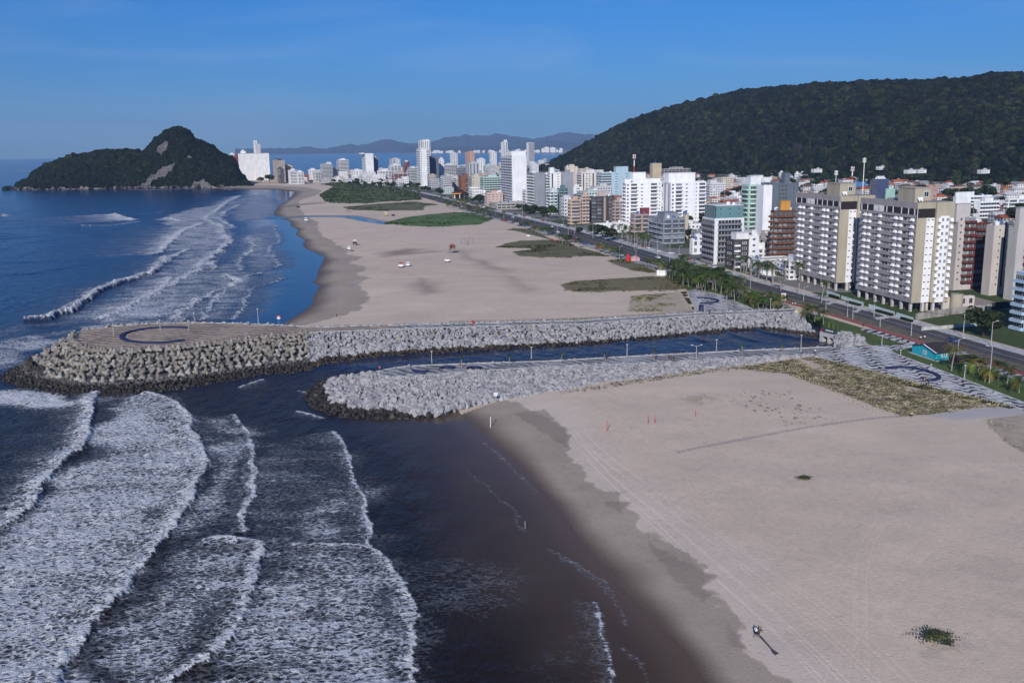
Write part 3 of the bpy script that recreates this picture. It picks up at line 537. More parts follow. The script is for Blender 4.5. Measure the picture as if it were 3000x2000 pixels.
pv_walk = pave_mat('dark_wave_paving', (.15, .15, .16), (.40, .40, .41), 3.2, .7, 9, 35, .45, .4); pv_plaza = pave_mat('wave_mosaic_paving', (.06, .06, .07), (.56, .55, .56), 3.5, 1.15, 5.0, 12, .30, .36)
pv_side = pave_mat('striped_sidewalk_paving', (.07, .07, .08), (.50, .49, .49), 3.4, .5, 7, -35, .42, .3); pv_light = pave_mat('light_mosaic_paving', (.26, .26, .27), (.58, .58, .6), 2.4, .4, 5, 30, .28, .2)
def sheet(name, pts3, m_, th=.25, kind='structure', parent=None):
    """a pavement slab following the outline pts3 (x, y, z)"""
    n = len(pts3); bm = bmesh.new(); a = [bm.verts.new(p) for p in pts3]; c = [bm.verts.new((p[0], p[1], p[2]-th)) for p in pts3]
    f = bm.faces.new(a); 
    for i in range(n): bm.faces.new((a[i], c[i], c[(i+1) % n], a[(i+1) % n]))
    if f.normal.z < 0: pass
    bmesh.ops.recalc_face_normals(bm, faces=bm.faces); bmesh.ops.triangulate(bm, faces=[f]); me = bpy.data.meshes.new(name); bm.to_mesh(me); bm.free(); me.materials.append(m_)
    return tag(link(name, me, parent), kind=kind)
def px_sheet(name, pts, z, m_, th=.15): return sheet(name, [tuple(P(x, y, z)) for x, y in pts], m_, th)
loft('promenade', [top1n[:118], top1f[:118]], [pv_tip]); loft('promenade', [top1n[117:], top1f[117:]], [pv_walk]); loft('promenade', [top2n, top2f], [pv_walk])
kerbm = mat('pale_kerb', (.5, .5, .5), .85, .2, .2, 1)
def ribbon(name, line, wd, h, m_, kind='structure', parent=None, lift=0.0):
    line = np.asarray(line, float); t = np.gradient(line[:, :2], axis=0); t /= np.linalg.norm(t, axis=1)[:, None]+1e-9; nn = np.stack([-t[:, 1], t[:, 0]], 1)
    a = line.copy(); a[:, :2] += nn*wd/2; b = line.copy(); b[:, :2] -= nn*wd/2; a[:, 2] += lift; b[:, 2] += lift
    up = np.array([0, 0, h]); return loft(name, [a, a+up, b+up, b], [m_], kind=kind, parent=parent)
for ln in (top1n, top1f, top2n, top2f): ribbon('kerb', ln[::2], .45, .22, kerbm, lift=-.02)
# scatter the armour stones on the slopes
def scatter(toe, top, i0, i1, spacing, size, z_off=.1, t0=0, t1=1, jit=.4):
    out = []; seg = np.linalg.norm(np.diff(toe[i0:i1+1, :2], axis=0), axis=1); s = 0.0; nx = 0.0
    for k in range(i1-i0):
        s += seg[k]
        while nx < s:
            f = 1-(s-nx)/max(seg[k], 1e-6); a = toe[i0+k]*(1-f)+toe[i0+k+1]*f; b = top[i0+k]*(1-f)+top[i0+k+1]*f
            n = max(1, int(round(np.linalg.norm(b-a)*(t1-t0)/spacing)))
            for j in range(n+1):
                t_ = t0+(t1-t0)*(j+rng.uniform(-jit, jit))/n; p = a*(1-t_)+b*t_+np.array([rng.uniform(-jit, jit)*spacing, rng.uniform(-jit, jit)*spacing*.3, z_off-.55*max(0, (t_-.8)/.2)+rng.uniform(-.2, .25)]); out.append((p[0], p[1], p[2], size*rng.uniform(.65, 1.35), t_))
            nx += spacing*rng.uniform(.85, 1.15)
    return out
ROCKME = {}
def rock_obj(x, y, z, s, mt, label, grp):
    k = (int(rng.integers(len(ROCKS))), mt.name)
    if k not in ROCKME: ROCKME[k] = npmesh('boulder', ROCKS[k[0]][0], ROCKS[k[0]][1], [mt])
    o = link('boulder', ROCKME[k], None, (x, y, z), tuple(rng.uniform(0, 6.28, 3)), (s, s*rng.uniform(.8, 1.1), s*rng.uniform(.75, 1))); return tag(o, label, 'boulder', grp)
i_of = lambda ln, px: int(np.argmin([abs(Q(*p)[0]-px) for p in ln[20:]]))+20
# south breakwater: the 290 biggest stones by themselves, the rest as one heap
st = scatter(toe2, top2n, 0, N1-1, 1.4, 1.12); light = []; darks = []
for x, y, z, s, t_ in st:
    qx, qy = Q(x, y, z); wetline = .17 if qx < 1150 else .17*(1-(qx-1150)/120)
    if qx < 960: wetline = .42
    (darks if t_ < wetline else light).append([x, y, z, s*(1.25 if t_ < .35 else .95), t_, qx])
light.sort(key=lambda r: r[1]-.0*r[3]); big = light[:285]
for r in big: rock_obj(r[0], r[1], r[2], r[3], rock_b if rng.random() < .006 else (rock_l if rng.random() < .75 else rock_m), 'angular grey granite boulder on the sand-side slope of the near breakwater', 'granite boulders facing the near breakwater')
rock_pile('rubble', [(r[0], r[1], r[2], r[3], 0 if rng.random() < .7 else 1) for r in light[285:]]+[(a[0], a[1], a[2], a[3]*.9, 0 if rng.random() < .6 else 1) for a in scatter(toe2f, top2f, 0, N1-1, 1.5, .9, t0=.45)], [rock_l, rock_m], 'heaped grey granite stones along the near breakwater', 'rocks')
rock_pile('rubble', [(r[0], r[1], r[2]*.8, r[3]*.75, 0) for r in darks]+[(a[0], a[1], a[2]-.1, a[3]*.6, 0) for a in scatter(toe2, top2n, 0, 120, .9, .6, t1=.16)]+[(a[0], a[1], a[2], a[3]*.8, 0) for a in scatter(toe2f, top2f, 0, N1-1, 1.6, .9, t1=.4)], [rock_d], 'dark wet stones round the toe of the near breakwater', 'rocks')
# north breakwater: granite from the middle to the bridge, concrete tetrapods round the seaward head
ic = i_of(top1n, 905)
st = scatter(toe1, top1n, ic, N1-1, 1.4, 1.05); light = []; darks = []
for x, y, z, s, t_ in st:
    (darks if t_ < .24 else light).append((x, y, z, s*(1.2 if t_ < .45 and x < 0 else .9), 0 if rng.random() < .72 else (1 if rng.random() < .97 else 2)))
rock_pile('rubble', light, [rock_l, rock_m, rock_b], 'heaped pale granite stones along the far breakwater', 'rocks'); 
rock_bw = mat('weed_brown_rock', (.075, .055, .04), .8, .3, .6, .6)
rock_pile('rubble', [(a, b_, c-.15, s*.7, int(rng.random() < .45)) for a, b_, c, s, _ in darks], [rock_bw, rock_d], 'weedy brown stones at the waterline of the canal', 'rocks')
rock_pile('rubble', [(a[0], a[1], a[2]+.1, a[3], 0 if rng.random() < .5 else 1) for a in scatter(far1, top1f, 0, N1-1, 1.7, 1.0, t0=.55, z_off=.3)], [rock_l, rock_m], 'row of stones behind the far breakwater walk', 'rocks')
hd = scatter(toe1, top1n, 0, ic, 1.15, .72, t1=.34)
rock_pile('rubble', [(a[0], a[1], a[2]*.9, a[3]*1.1, 0 if a[4] < .24 else 1) for a in hd], [rock_d, mat('stone_bed', (.13, .125, .13), .9, .2, .5, .8)], 'dark broken stones round the toe of the far breakwater head', 'rocks')
def tetrapod_me(mt):
    b = MB(); dirs = [Vector((0, 0, 1))]+[Vector((math.cos(a)*.943, math.sin(a)*.943, -.333)) for a in (0, 2.094, 4.189)]
    for d in dirs: b.tube(d*.0, d*.4, .66, .6, 10, 0, False); b.tube(d*.4, d*1.25, .6, .4, 10)
    return b.mesh('tetrapod', mt)
TM = [tetrapod_me(armour), tetrapod_me(armour_d)]; armour2 = mat('armour_concrete_pale', (.34, .32, .29), .9, .2, .45, .5); TM.append(tetrapod_me(armour2))
cnt = 0
for row, (tt, n) in enumerate(((.32, 41), (.45, 43), (.57, 46), (.69, 48), (.80, 52), (.94, 56))):
    idx = np.linspace(3, ic-1, n)
    for f in idx:
        f = f+rng.uniform(-.5, .5); k = int(max(0, min(f, N1-2))); g = f-k; tq = tt+rng.uniform(-.03, .03); p = (toe1[k]*(1-g)+toe1[k+1]*g)*(1-tq)+(top1n[k]*(1-g)+top1n[k+1]*g)*tq
        qx, qy = Q(*p); wet = (qx < 95+rng.uniform(-15, 30)) or (row == 0 and qx < 130)
        ang = (rng.uniform(-.25, .25), rng.uniform(-.25, .25), rng.uniform(0, 6.28)) if row in (0, 5) else tuple(rng.uniform(0, 6.28, 3))
        o = link('tetrapod', TM[1] if wet else (TM[0] if rng.random() < .6 else TM[2]), None, (p[0], p[1], p[2]+.75), ang, (1.06,)*3)
        tag(o, ('sea-blackened concrete tetrapod at the seaward tip of the far breakwater' if wet else ('upright grey concrete tetrapod in the bottom row of the far breakwater' if row == 0 else ('upright grey concrete tetrapod in the row along the round terrace' if row == 5 else 'grey concrete tetrapod lying on the slope of the far breakwater'))), 'tetrapod',
            ('blackened tetrapods at the tip' if wet else ('bottom row tetrapods' if row == 0 else ('top row tetrapods' if row == 5 else 'tetrapods on the slope')))); cnt += 1
# ------------------------------------------------------------------ hills, island, far coast
def ico(sub):
    bm = bmesh.new(); bmesh.ops.create_icosphere(bm, subdivisions=sub, radius=1); bm.verts.index_update()
    v = np.array([x.co[:] for x in bm.verts]); f = np.array([[q.index for q in x.verts] for x in bm.faces]); bm.free(); return v, f
IC1 = ico(1); IC2 = ico(2)
def leaf_mat(name, spec=.15):
    mt, t, b = new_mat(name); l = t.links.new; at = node(t, 'ShaderNodeAttribute', attribute_name='col'); n = node(t, 'ShaderNodeTexNoise', Scale=.35, Detail=5.0); tc = node(t, 'ShaderNodeTexCoord'); l(tc.outputs['Object'], n.inputs['Vector'])
    r = node(t, 'ShaderNodeMapRange'); r.inputs['From Min'].default_value = .35; r.inputs['From Max'].default_value = .68; r.inputs['To Min'].default_value = .35; r.inputs['To Max'].default_value = 1.5; l(n.outputs[0], r.inputs[0])
    v = node(t, 'ShaderNodeVectorMath', operation='SCALE'); l(at.outputs['Color'], v.inputs[0]); l(r.outputs[0], v.inputs['Scale']); l(v.outputs[0], b.inputs['Base Color']); b.inputs['Roughness'].default_value = .8; b.inputs['Specular IOR Level'].default_value = spec; return mt
forest_m = leaf_mat('forest_foliage', .04); slope_m = leaf_mat('hill_ground')
def hillmass(name, sky_, base, depth, zb=0.0, back=400, nc=500, nr=60, spur=.18, col=(.012, .018, .009), rockmask=None, rockcol=(.125, .115, .12), top_off=0.0, power=.85, kind='structure', rmin=None):
    xs = np.linspace(base[0][0], base[-1][0], nc); ys = np.interp(xs, *zip(*sky_)); yb = np.interp(xs, *zip(*base)); D = np.interp(xs, *zip(*depth))
    B = np.array([tuple(P(x, y, zb)) for x, y in zip(xs, yb)]); d = B[:, :2]/np.linalg.norm(B[:, :2], axis=1)[:, None]; Rb = np.linalg.norm(B[:, :2], axis=1)
    Rg = B[:, :2]+d*D[:, None]; zr = np.empty(nc)
    for i in range(nc):
        lo, hi = zb-50, 6000
        for _ in range(40):
            mdl = (lo+hi)/2
            if Q(Rg[i, 0], Rg[i, 1], mdl)[1] > ys[i]: lo = mdl
            else: hi = mdl
        zr[i] = max(lo-top_off, zb+1)
    tf = np.linspace(0, 1, nr); tb = np.linspace(1, 2, nr//3)[1:]; rows = []
    for t_ in tf:
        p = B[:, :2]+d*(D*t_)[:, None]; z = zb+(zr-zb)*np.sin(t_*math.pi/2)**power; s_ = spur*(zr-zb)*(fbm(p[:, 0], p[:, 1], 4, 6/max(D.max(), 1))-.55)*math.sin(math.pi*t_)*1.6; rows.append(np.column_stack([p, np.maximum(z+s_, zb-1)]))
    for t_ in tb: p = Rg+d*(back*(t_-1)); rows.append(np.column_stack([p, zb+(zr-zb)*(1-(t_-1)**1.5)-2]))
    G = np.stack(rows); V = G.reshape(-1, 3); f = grid_faces(G.shape[0], nc)[:, ::-1]
    c = np.tile(np.array(col), (len(V), 1))*(.7+.6*fbm(V[:, 0], V[:, 1], 3, .02))[:, None]
    if rockmask is not None: c = np.where(rockmask(V)[:, None] > .5, np.array(rockcol)*(.6+.8*fbm(V[:, 0]*2, V[:, 2]*1.2+V[:, 1], 4, .05))[:, None], c)
    me = npmesh(name, V, f, [slope_m], smooth=rockmask is None); set_attr(me, 'col', c); o = tag(link(name, me), kind=kind); return o, G
def crowns(name, G, n, r0, r1, cols, label, cat='forest', mask=None, rows=None, ic=IC1, emerg=.04, parent=None):
    nr, nc = rows or G.shape[0], G.shape[1]; i = rng.uniform(0, nr-1.001, n); j = rng.uniform(0, nc-1.001, n); a = i.astype(int); b_ = j.astype(int); fi = (i-a)[:, None]; fj = (j-b_)[:, None]
    p = (G[a, b_]*(1-fi)+G[a+1, b_]*fi)*(1-fj)+(G[a, b_+1]*(1-fi)+G[a+1, b_+1]*fi)*fj
    if mask is not None: p = p[mask(p)]
    n = len(p); s = rng.uniform(r0, r1, n)*np.where(rng.random(n) < emerg, 1.5, 1); v, f = ic; k = len(v)
    jit = 1+rng.normal(0, .13, (n, k, 1)); S = np.stack([s, s, s*rng.uniform(.7, 1.1, n)], 1)
    V = v[None]*jit*S[:, None]+(p+np.column_stack([np.zeros(n), np.zeros(n), s*.35]))[:, None]
    Fa = (f[None]+np.arange(n)[:, None, None]*k).reshape(-1, 3)
    big = fbm(p[:, 0], p[:, 1], 3, .008); cc = np.array(cols)[rng.integers(len(cols), size=n)]*(.75+.5*rng.random(n)[:, None])*(.55+.9*big[:, None])
    me = npmesh(name, V.reshape(-1, 3), Fa, [forest_m]); set_attr(me, 'col', np.repeat(cc, k, axis=0)); return tag(link(name, me, parent), label, cat, kind='stuff')
GREENS = [(.009, .016, .007), (.006, .012, .008), (.013, .020, .008), (.008, .014, .010), (.018, .024, .009), (.014, .014, .009)]
HS = [(1560,500),(1600,476),(1658,442),(1722,408),(1811,359),(1913,317),(2003,292),(2092,276),(2168,257),(2245,248),(2334,238),(2423,232),(2551,229),(2679,228),(2781,221),(2870,212),(3000,216),(3200,222),(3700,290),(4200,420)]
HB = [(1560,500),(1650,498),(1800,503),(1950,506),(2100,509),(2300,516),(2600,525),(3000,536),(3400,552),(4200,590)]
hill, G = hillmass('hill', HS, HB, [(1560,30),(1700,260),(1900,520),(2200,760),(4200,900)], zb=4, back=700, nc=700, nr=90, top_off=17)
skl = lambda p: np.ones(len(p), bool)
crowns('forest', G, 27000, 4.4, 8.6, GREENS+[(.03, .038, .014), (.022, .022, .02)], 'dense dark green forest covering the big rounded hill behind the town', rows=92, ic=IC2, emerg=.025)
IS = [(16,556),(48,546),(67,533),(89,524),(105,501),(140,484),(179,471),(223,458),(271,449),(319,439),(367,439),(408,441),(427,445),(443,434),(462,414),(491,390),(517,374),(542,371),(564,379),(579,403),(596,411),(622,422),(651,447),(670,452),(695,470),(702,501),(724,530),(738,543)]
IB = [(16,558),(150,557),(400,553),(560,552),(650,551),(738,549)]
def rm(V):
    out = np.zeros(len(V)); px = np.array([Q(*v) for v in V]); x, y = px[:, 0], px[:, 1]
    for pl in ([(452,463),(458,430),(480,413),(498,413),(492,440),(470,462)], [(505,430),(513,412),(516,418),(508,435)], [(405,549),(430,522),(465,495),(520,470),(515,495),(485,520),(440,535),(425,549)], [(545,465),(552,450),(565,462),(560,468)], [(555,548),(570,530),(600,528),(635,546)], [(20,560),(40,546),(120,552),(400,547),(700,546),(740,549),(740,566),(20,566)]):
        out = np.maximum(out, inside(x, y+(fbm(x, y, 3, .08)-.5)*14, pl))
    return out
isl, G = hillmass('island_hill', IS, IB, [(16,40),(150,120),(400,160),(560,190),(738,60)], zb=-.5, back=200, nc=420, nr=70, spur=.22, rockmask=rm, top_off=4, power=.75)
crowns('forest', G, 11000, 2.6, 5.2, GREENS, ic=IC2, emerg=.03, label='dark green woodland on the rocky headland in the sea', mask=lambda p: rm(p) < .5, rows=72)
rk = []
for x in np.arange(24, 745, 1.6):
    yb = float(np.interp(x, *zip(*IB))); q = P(x, yb-rng.uniform(0, 5), 0); rk.append((q.x, q.y, rng.uniform(0, 3), rng.uniform(2, 6), int(rng.random() < .55)))
rock_pile('rubble', rk, [mat('shore_rock', (.2, .17, .16), .9, .2, .4, .1), rock_d], 'brown rocks along the foot of the wooded headland', 'rocks')
MS = [(700,436),(884,434),(905,428),(937,434),(958,436),(1033,422),(1060,426),(1092,420),(1120,411),(1146,408),(1165,412),(1182,417),(1216,421),(1280,414),(1305,403),(1337,400),(1348,401),(1365,393),(1390,398),(1411,396),(1433,399),(1454,391),(1475,393),(1496,398),(1539,403),(1564,407),(1615,398),(1653,387),(1685,390),(1710,394),(2000,392),(2400,400)]
hillmass('mountains', MS, [(700,437),(1500,427.5),(2400,412)], [(700,2500),(2400,2500)], zb=-60, back=2500, nc=300, nr=14, spur=.3, col=(.04, .06, .04)) if False else None
def far_ridge(name, sky_, Rr, th, col):
    xs = np.arange(sky_[0][0], sky_[-1][0], 4.0); ys = np.interp(xs, *zip(*sky_)); rows = [[], [], [], []]
    for x, y in zip(xs, ys):
        d = P(x, 600, 0); k = math.hypot(d.x, d.y); ux, uy = d.x/k, d.y/k; lo, hi = -20, 4000
        y = y+.8*math.sin(x*.21)+.6*math.sin(x*.47)
        for _ in range(36):
            m_ = (lo+hi)/2
            if Q(ux*Rr, uy*Rr, m_)[1] > y: lo = m_
            else: hi = m_
        rows[0].append((ux*(Rr-th), uy*(Rr-th), -3)); rows[1].append((ux*(Rr-th*.45), uy*(Rr-th*.45), lo*.55)); rows[2].append((ux*Rr, uy*Rr, lo)); rows[3].append((ux*(Rr+th), uy*(Rr+th), -3))
    return loft(name, [np.array(r) for r in rows], [mat('far_forest_hazed', col, .9, .1, .2, .002)])
far_ridge('mountains', MS, 19500, 2200, (.07, .10, .115))  # distance haze is put into this pale bluish forest colour
far_ridge('far_coast', [(1168,447),(1180,441),(1192,436),(1210,433),(1235,434),(1262,433),(1285,434),(1330,431),(1400,430),(1480,430),(1560,424),(1590,414),(1625,409),(1660,416),(1720,424),(1900,424)], 15200, 900, (.03, .05, .03))
cpl = [tuple(P(x, y, 1.5)) for x, y in [(1170,450),(1250,450),(1400,449.5),(1520,449),(1620,449),(1700,451),(1900,455),(1900,436),(1500,434),(1170,440)]]
sheet('far_coast', cpl, mat('far_sand', (.25, .24, .2), .9, .1, .3, .01), 3)
# ------------------------------------------------------------------ buildings
UNIT = {}; BLUET = mat('blue_tank', (.08, .16, .35), .5, .3, .2, 1)
def unit(kind, *ms):
    k = (kind,)+tuple(m_.name for m_ in ms)
    if k in UNIT: return UNIT[k]
    b = MB()
    if kind == 'window':                       # x 0..1, z 0..1, frame proud of the wall, pane set in it
        e = .07
        b.box(e, 1-e, -.03, .05, e, 1-e, 1); b.box(0, 1, -.07, .02, 0, e, 0); b.box(0, 1, -.07, .02, 1-e, 1, 0); b.box(0, e, -.07, .02, e, 1-e, 0); b.box(1-e, 1, -.07, .02, e, 1-e, 0); b.box(.48, .52, -.06, .02, e, 1-e, 0)
    elif kind == 'glazing':
        b.box(0, 1, -.04, .05, 0, 1, 1)
        for i in range(7): b.box(i/7, i/7+.012, -.08, .02, 0, 1, 0)
    elif kind == 'balcony': b.box(0, 1, -1, 0, 0, .12, 0); b.box(0, 1, -1, -.92, .12, 1, 0); b.box(0, .03, -.92, 0, .12, 1, 0); b.box(.97, 1, -.92, 0, .12, 1, 0)
    elif kind == 'round_balcony':
        pts = [(0, 0), (1, 0)]+[(.5+.5*math.cos(a), -.55-.45*math.sin(a)) for a in np.linspace(0, math.pi, 9)]; b.prism(pts, 0, .12, 0)
        for i in range(1, len(pts)):
            p, q = pts[i], pts[(i+1) % len(pts)]
            if i < len(pts)-1: b.add([(p[0], p[1], .12), (q[0], q[1], .12), (q[0], q[1], 1), (p[0], p[1], 1)], [(0, 1, 2, 3)])
        p, q = pts[-1], pts[0]; b.add([(p[0], p[1], .12), (q[0], q[1], .12), (q[0], q[1], 1), (p[0], p[1], 1)], [(0, 1, 2, 3)])
    elif kind == 'awning':                     # quarter-round fabric hood over a window
        n = 7; a = [i/(n-1)*math.pi/2 for i in range(n)]
        vs = [(0, -math.sin(t_), math.cos(t_)) for t_ in a]+[(1, -math.sin(t_), math.cos(t_)) for t_ in a]+[(0, 0, 0), (1, 0, 0)]
        b.add(vs, [(i, i+1, n+i+1, n+i) for i in range(n-1)]+[(2*n,)+tuple(range(n-1, -1, -1)), (2*n+1,)+tuple(range(n, 2*n))])
    elif kind == 'box': b.box(0, 1, 0, 1, 0, 1, 0)
    UNIT[k] = b.mesh(kind, list(ms)); return UNIT[k]
def part(name, me, root, side, u, z, sx, sy, sz):
    """side 'S' looks to the camera's side (-y), 'W' to the sea (-x); u runs along the wall"""
    if side == 'S': return link(name, me, root, (u, 0, z), 0, (sx, sy, sz))
    return link(name, me, root, (0, u+sx, z), -math.pi/2, (sx, sy, sz))
NPARTS = [0]; FOOT = []
def facade(root, side, w, z0, nf, fh, spec, wallm, ac, cm, railm):
    u = 0
    tot = sum(f for _, f in spec)
    for pat, f in spec:
        sw = w*f/tot; k = pat[0]; n = int(pat[1:] or 1); bw = sw/n
        for fl in range(nf):
            z = z0+fl*fh
            if k == 'n': break
            if k == 'v':
                for i in range(n): part('window', unit('glazing', cm, glass), root, side, u+bw*(i+.35), z0+.5, bw*.3, 1, nf*fh-1)
                break
            if k == 'V':
                for i in range(n): part('panel', unit('box', cm), root, side, u+bw*(i+.3), z0, bw*.4, -.25, nf*fh)
                break
            if k == 's' or k == 'g':
                part('window', unit('glazing', white, glass), root, side, u+.1, z+(1.0 if k == 's' else .9), sw-.2, 1, fh-(1.35 if k == 's' else 1.5))
                if k == 's': part('balcony', unit('balcony', railm), root, side, u, z, sw, 1.3, 1.05)
                NPARTS[0] += 2; continue
            for i in range(n):
                NPARTS[0] += 1
                if k == 'w': part('window', unit('window', white if rng.random() < .6 else metal, glass if rng.random() < .65 else glass2), root, side, u+bw*(i+.26), z+1.0, bw*.48, 1, fh-1.55)
                elif k == 't': part('window', unit('window', metal, glass), root, side, u+bw*(i+.36), z+1.5, bw*.28, 1, fh-2.2)
                elif k in 'br':
                    part('window', unit('glazing', white, glass if rng.random() < .75 else glass2), root, side, u+bw*(i+.12), z+.25, bw*.76, 1, fh-.6)
                    part('balcony', unit('balcony' if k == 'b' else 'round_balcony', railm), root, side, u+bw*(i+.06), z, bw*.88, 1.35, 1.0); NPARTS[0] += 1
        u += sw
def yaw_at(y):
    p = chaikin(ROAD, 1); i = int(np.argmin(np.abs(p[:, 1]-y))); i = max(1, min(i, len(p)-2)); d = p[i+1]-p[i-1]; return math.atan2(-d[0], d[1])
def solve_w(o, d, px, lo=1.0, hi=160.0):
    f = lambda w_: Q(o.x+d[0]*w_, o.y+d[1]*w_, o.z)[0]-px; s0 = f(lo) > 0
    for _ in range(40):
        m_ = (lo+hi)/2
        if (f(m_) > 0) == s0: lo = m_
        else: hi = m_
    return lo
def bld(xl, xc, xr, yb, yt, label, wall=WHITE, W='b2', S='w3', fh=3.0, roofbox=None, ac=None, rail=None, z0=ZT, yaw=None, name='apartment_building', cat='building', gz=0.0, w1=None, detail=True, tankc=None, group=None, winc=(.06, .07, .09), ant=False, fl0=0):
    o = P(xc, yb, z0); a = yaw_at(o.y) if yaw is None else R(yaw);  dA = (-math.sin(a), math.cos(a)); dB = (math.cos(a), math.sin(a))
    W1 = w1 or (solve_w(o, dA, xl) if xl < xc-1 else 14.0); W2 = solve_w(o, dB, xr)
    FOOT.append((o.x+dA[0]*W1/2+dB[0]*W2/2, o.y+dA[1]*W1/2+dB[1]*W2/2, math.hypot(W1, W2)/2))
    lo, hi = z0+2, 260.0
    for _ in range(40):
        m_ = (lo+hi)/2
        if Q(o.x, o.y, m_)[1] > yt: lo = m_
        else: hi = m_
    Ht = lo-z0; root = empty(name, o, a, label, cat, group); nf = max(1, int(round((Ht-1.2)/fh))); fh = (Ht-1.2)/nf
    wm_ = wmat(wall) if detail else wmat(wall, (fh, 3.1, winc)); b = MB(); b.box(0, W2, 0, W1, -.5, Ht-.9)
    for x0, x1, y0, y1 in ((0, W2, 0, .3), (0, W2, W1-.3, W1), (0, .3, .3, W1-.3), (W2-.3, W2, .3, W1-.3)): b.box(x0, x1, y0, y1, Ht-.9, Ht)
    if not detail:
        rs = np.random.default_rng(int(xl*7+yt)); 
        if rs.random() < .7:
            for fl in range(1, nf):
                if rs.random() < .95: b.box(-1.1, -.0, W1*.12, W1*.88, fl*fh-.1, fl*fh+.95) if W != 'n' else None; (b.box(W2*.55, W2*.92, -1.0, 0, fl*fh-.1, fl*fh+.9) if S[0] in 'bs' else None)
    b.obj('wall', [wm_], root)
    rc = (.32, .31, .31) if rng.random() < .6 else (.45, .44, .43); r_ = MB(); r_.box(.3, W2-.3, .3, W1-.3, Ht-.9, Ht-.75); r_.obj('roof', [mat('roof_%d' % int(rc[0]*100), rc, .9, .1, .35, .3)], root)
    if detail:
        cm = wmat(ac or GREY); railm = wmat(rail or wall)
        def ps(s): return [((q.split('.')[0]), float('.'+q.split('.')[1]) if '.' in q else 1.0) for q in s.split('|')]
        facade(root, 'W', W1, (gz or .3)+fl0*fh, nf-fl0, fh, ps(W), wm_, ac, cm, railm); facade(root, 'S', W2, (gz or .3)+fl0*fh, nf-fl0, fh, ps(S), wm_, ac, cm, railm)
    rb = [(.3, .25, .45, .5, 3.5)] if roofbox is None else roofbox
    stw = None
    for fx, fy, fw, fd, h in rb:
        q = MB(); q.box(W2*fx, W2*(fx+fw), W1*fy, W1*(fy+fd), Ht-.75, Ht-.75+h); q.box(W2*fx-.25, W2*(fx+fw)+.25, W1*fy-.25, W1*(fy+fd)+.25, Ht-.75+h, Ht-.55+h); stw = q.obj('stair_tower', [wmat(tankc or wall)], root)
    if ant or (detail and rng.random() < .5):
        q = MB(); ax, ay = W2*.5, W1*.5; q.tube((ax, ay, Ht), (ax, ay, Ht+7), .12, .05, 6); q.tube((ax-.7, ay, Ht+5.5), (ax+.7, ay, Ht+5.5), .05, n=5); q.obj('antenna', [metal], stw or root)
    if detail:
        for k in range(rng.integers(1, 4)):
            q = MB(); tx, ty = W2*rng.uniform(.12, .85), W1*rng.uniform(.1, .85); tr_ = rng.uniform(.7, 1.2); q.tube((tx, ty, Ht-.8), (tx, ty, Ht+tr_*1.3), tr_, n=10); q.tube((tx, ty, Ht+tr_*1.3), (tx, ty, Ht+tr_*1.6), tr_*.9, .2, 10); q.obj('water_tank', [BLUET if rng.random() < .5 else white], root)
        for k in range(rng.integers(2, 6)): q = MB(); tx, ty = W2*rng.uniform(.08, .85), W1*rng.uniform(.08, .85); q.box(tx, tx+rng.uniform(.8, 1.8), ty, ty+1.0, Ht-.75, Ht+.35); q.obj('air_unit', [metal], root)
    return root, W1, W2, Ht
PINK = (.5, .40, .38); MINT = (.45, .62, .58); BLUE = (.5, .62, .7); TEAL = (.12, .24, .27); MAR = (.22, .05, .055); SLATE = (.12, .15, .19); BEIGE = (.52, .46, .36); PEACH = (.56, .38, .29); CHAR = (.07, .06, .065); BROWN = (.16, .075, .045)
B = bld
# far end of the bay
B(802,822,838,534,470,'brown and cream tower beside the white slab hotel',(.42,.34,.3),'w2','w3',tankc=CHAR)
B(814,824,834,538,494,'black low-rise block in front of the brown and cream tower',CHAR,'g','g')
B(830,842,860,532,487,'peach stepped apartment block behind the red-roofed beach house',PEACH,'w3','w3',rail=CREAM)
B(846,852,872,540,499,'white apartment block with stacked balconies beside the peach block',WHITE,'n','s')
B(866,874,892,540,504,'low white block at the end of the row by the bay mouth',WHITE,'w2','b2')
B(904,908,928,528,497,'white block nearest the gap of sea behind the bay',WHITE,'w2','w3'); B(918,926,948,534,502,'grey and white low block left of the glass-banded pair',(.6,.6,.62),'w2','b3')
B(940,946,976,530,481,'dark glazed block with white floor bands, left one of the pair',(.6,.62,.66),'g','s',roofbox=[(.55,.3,.4,.5,5)])
B(976,984,990,528,492,'narrow grey-white block squeezed between the banded pair',GREY,'w2','w2')
B(990,997,1024,527,469,'white block of ten dark bands, right one of the pair',WHITE,'s','s',roofbox=[(.3,.3,.4,.5,4)])
B(1030,1036,1060,531,500,'white low apartment block left of the tall blank-walled white tower',WHITE,'w2','w3')
B(1056,1074,1097,533,450,'tall white tower with a blank white end wall by the dune scrub',WHITE,'b3','n',w1=26,roofbox=[(-.55,.1,.5,.5,2)])
B(1097,1099,1110,531,461,'dark grey block forming the right side of the white blank-walled tower',(.2,.2,.24),'w2','w2')  # white tower's dark right side, added as a separate dark-walled block
B(1106,1112,1148,533,500,'white four-storey block of square openings behind the palms',WHITE,'w2','b4')
B(1140,1146,1176,522,484,'white mid-rise with stepped balconies behind the maroon-roofed block',WHITE,'b2','b3'); B(1143,1160,1174,505,466,'grey-white tower top above the stepped mid-rise',(.62,.63,.66),'w2','w3')
B(1183,1187,1201,522,474,'dark red apartment tower with white roof tanks',MAR,'b2','b2',tankc=WHITE)
B(1150,1155,1194,539,508,'maroon and pink low block facing the dune scrub',PINK,'b2','b3',ac=MAR,rail=MAR)
B(1195,1203,1224,540,492,'white and glass block beside the tallest tower',(.6,.64,.68),'s','s')
B(1223,1243,1264,536,412,'tallest white tower of the seafront, upper stepped crown',WHITE,'v2','v4',w1=30,roofbox=[(0,.2,.35,.4,2),(.55,.2,.4,.4,3)])
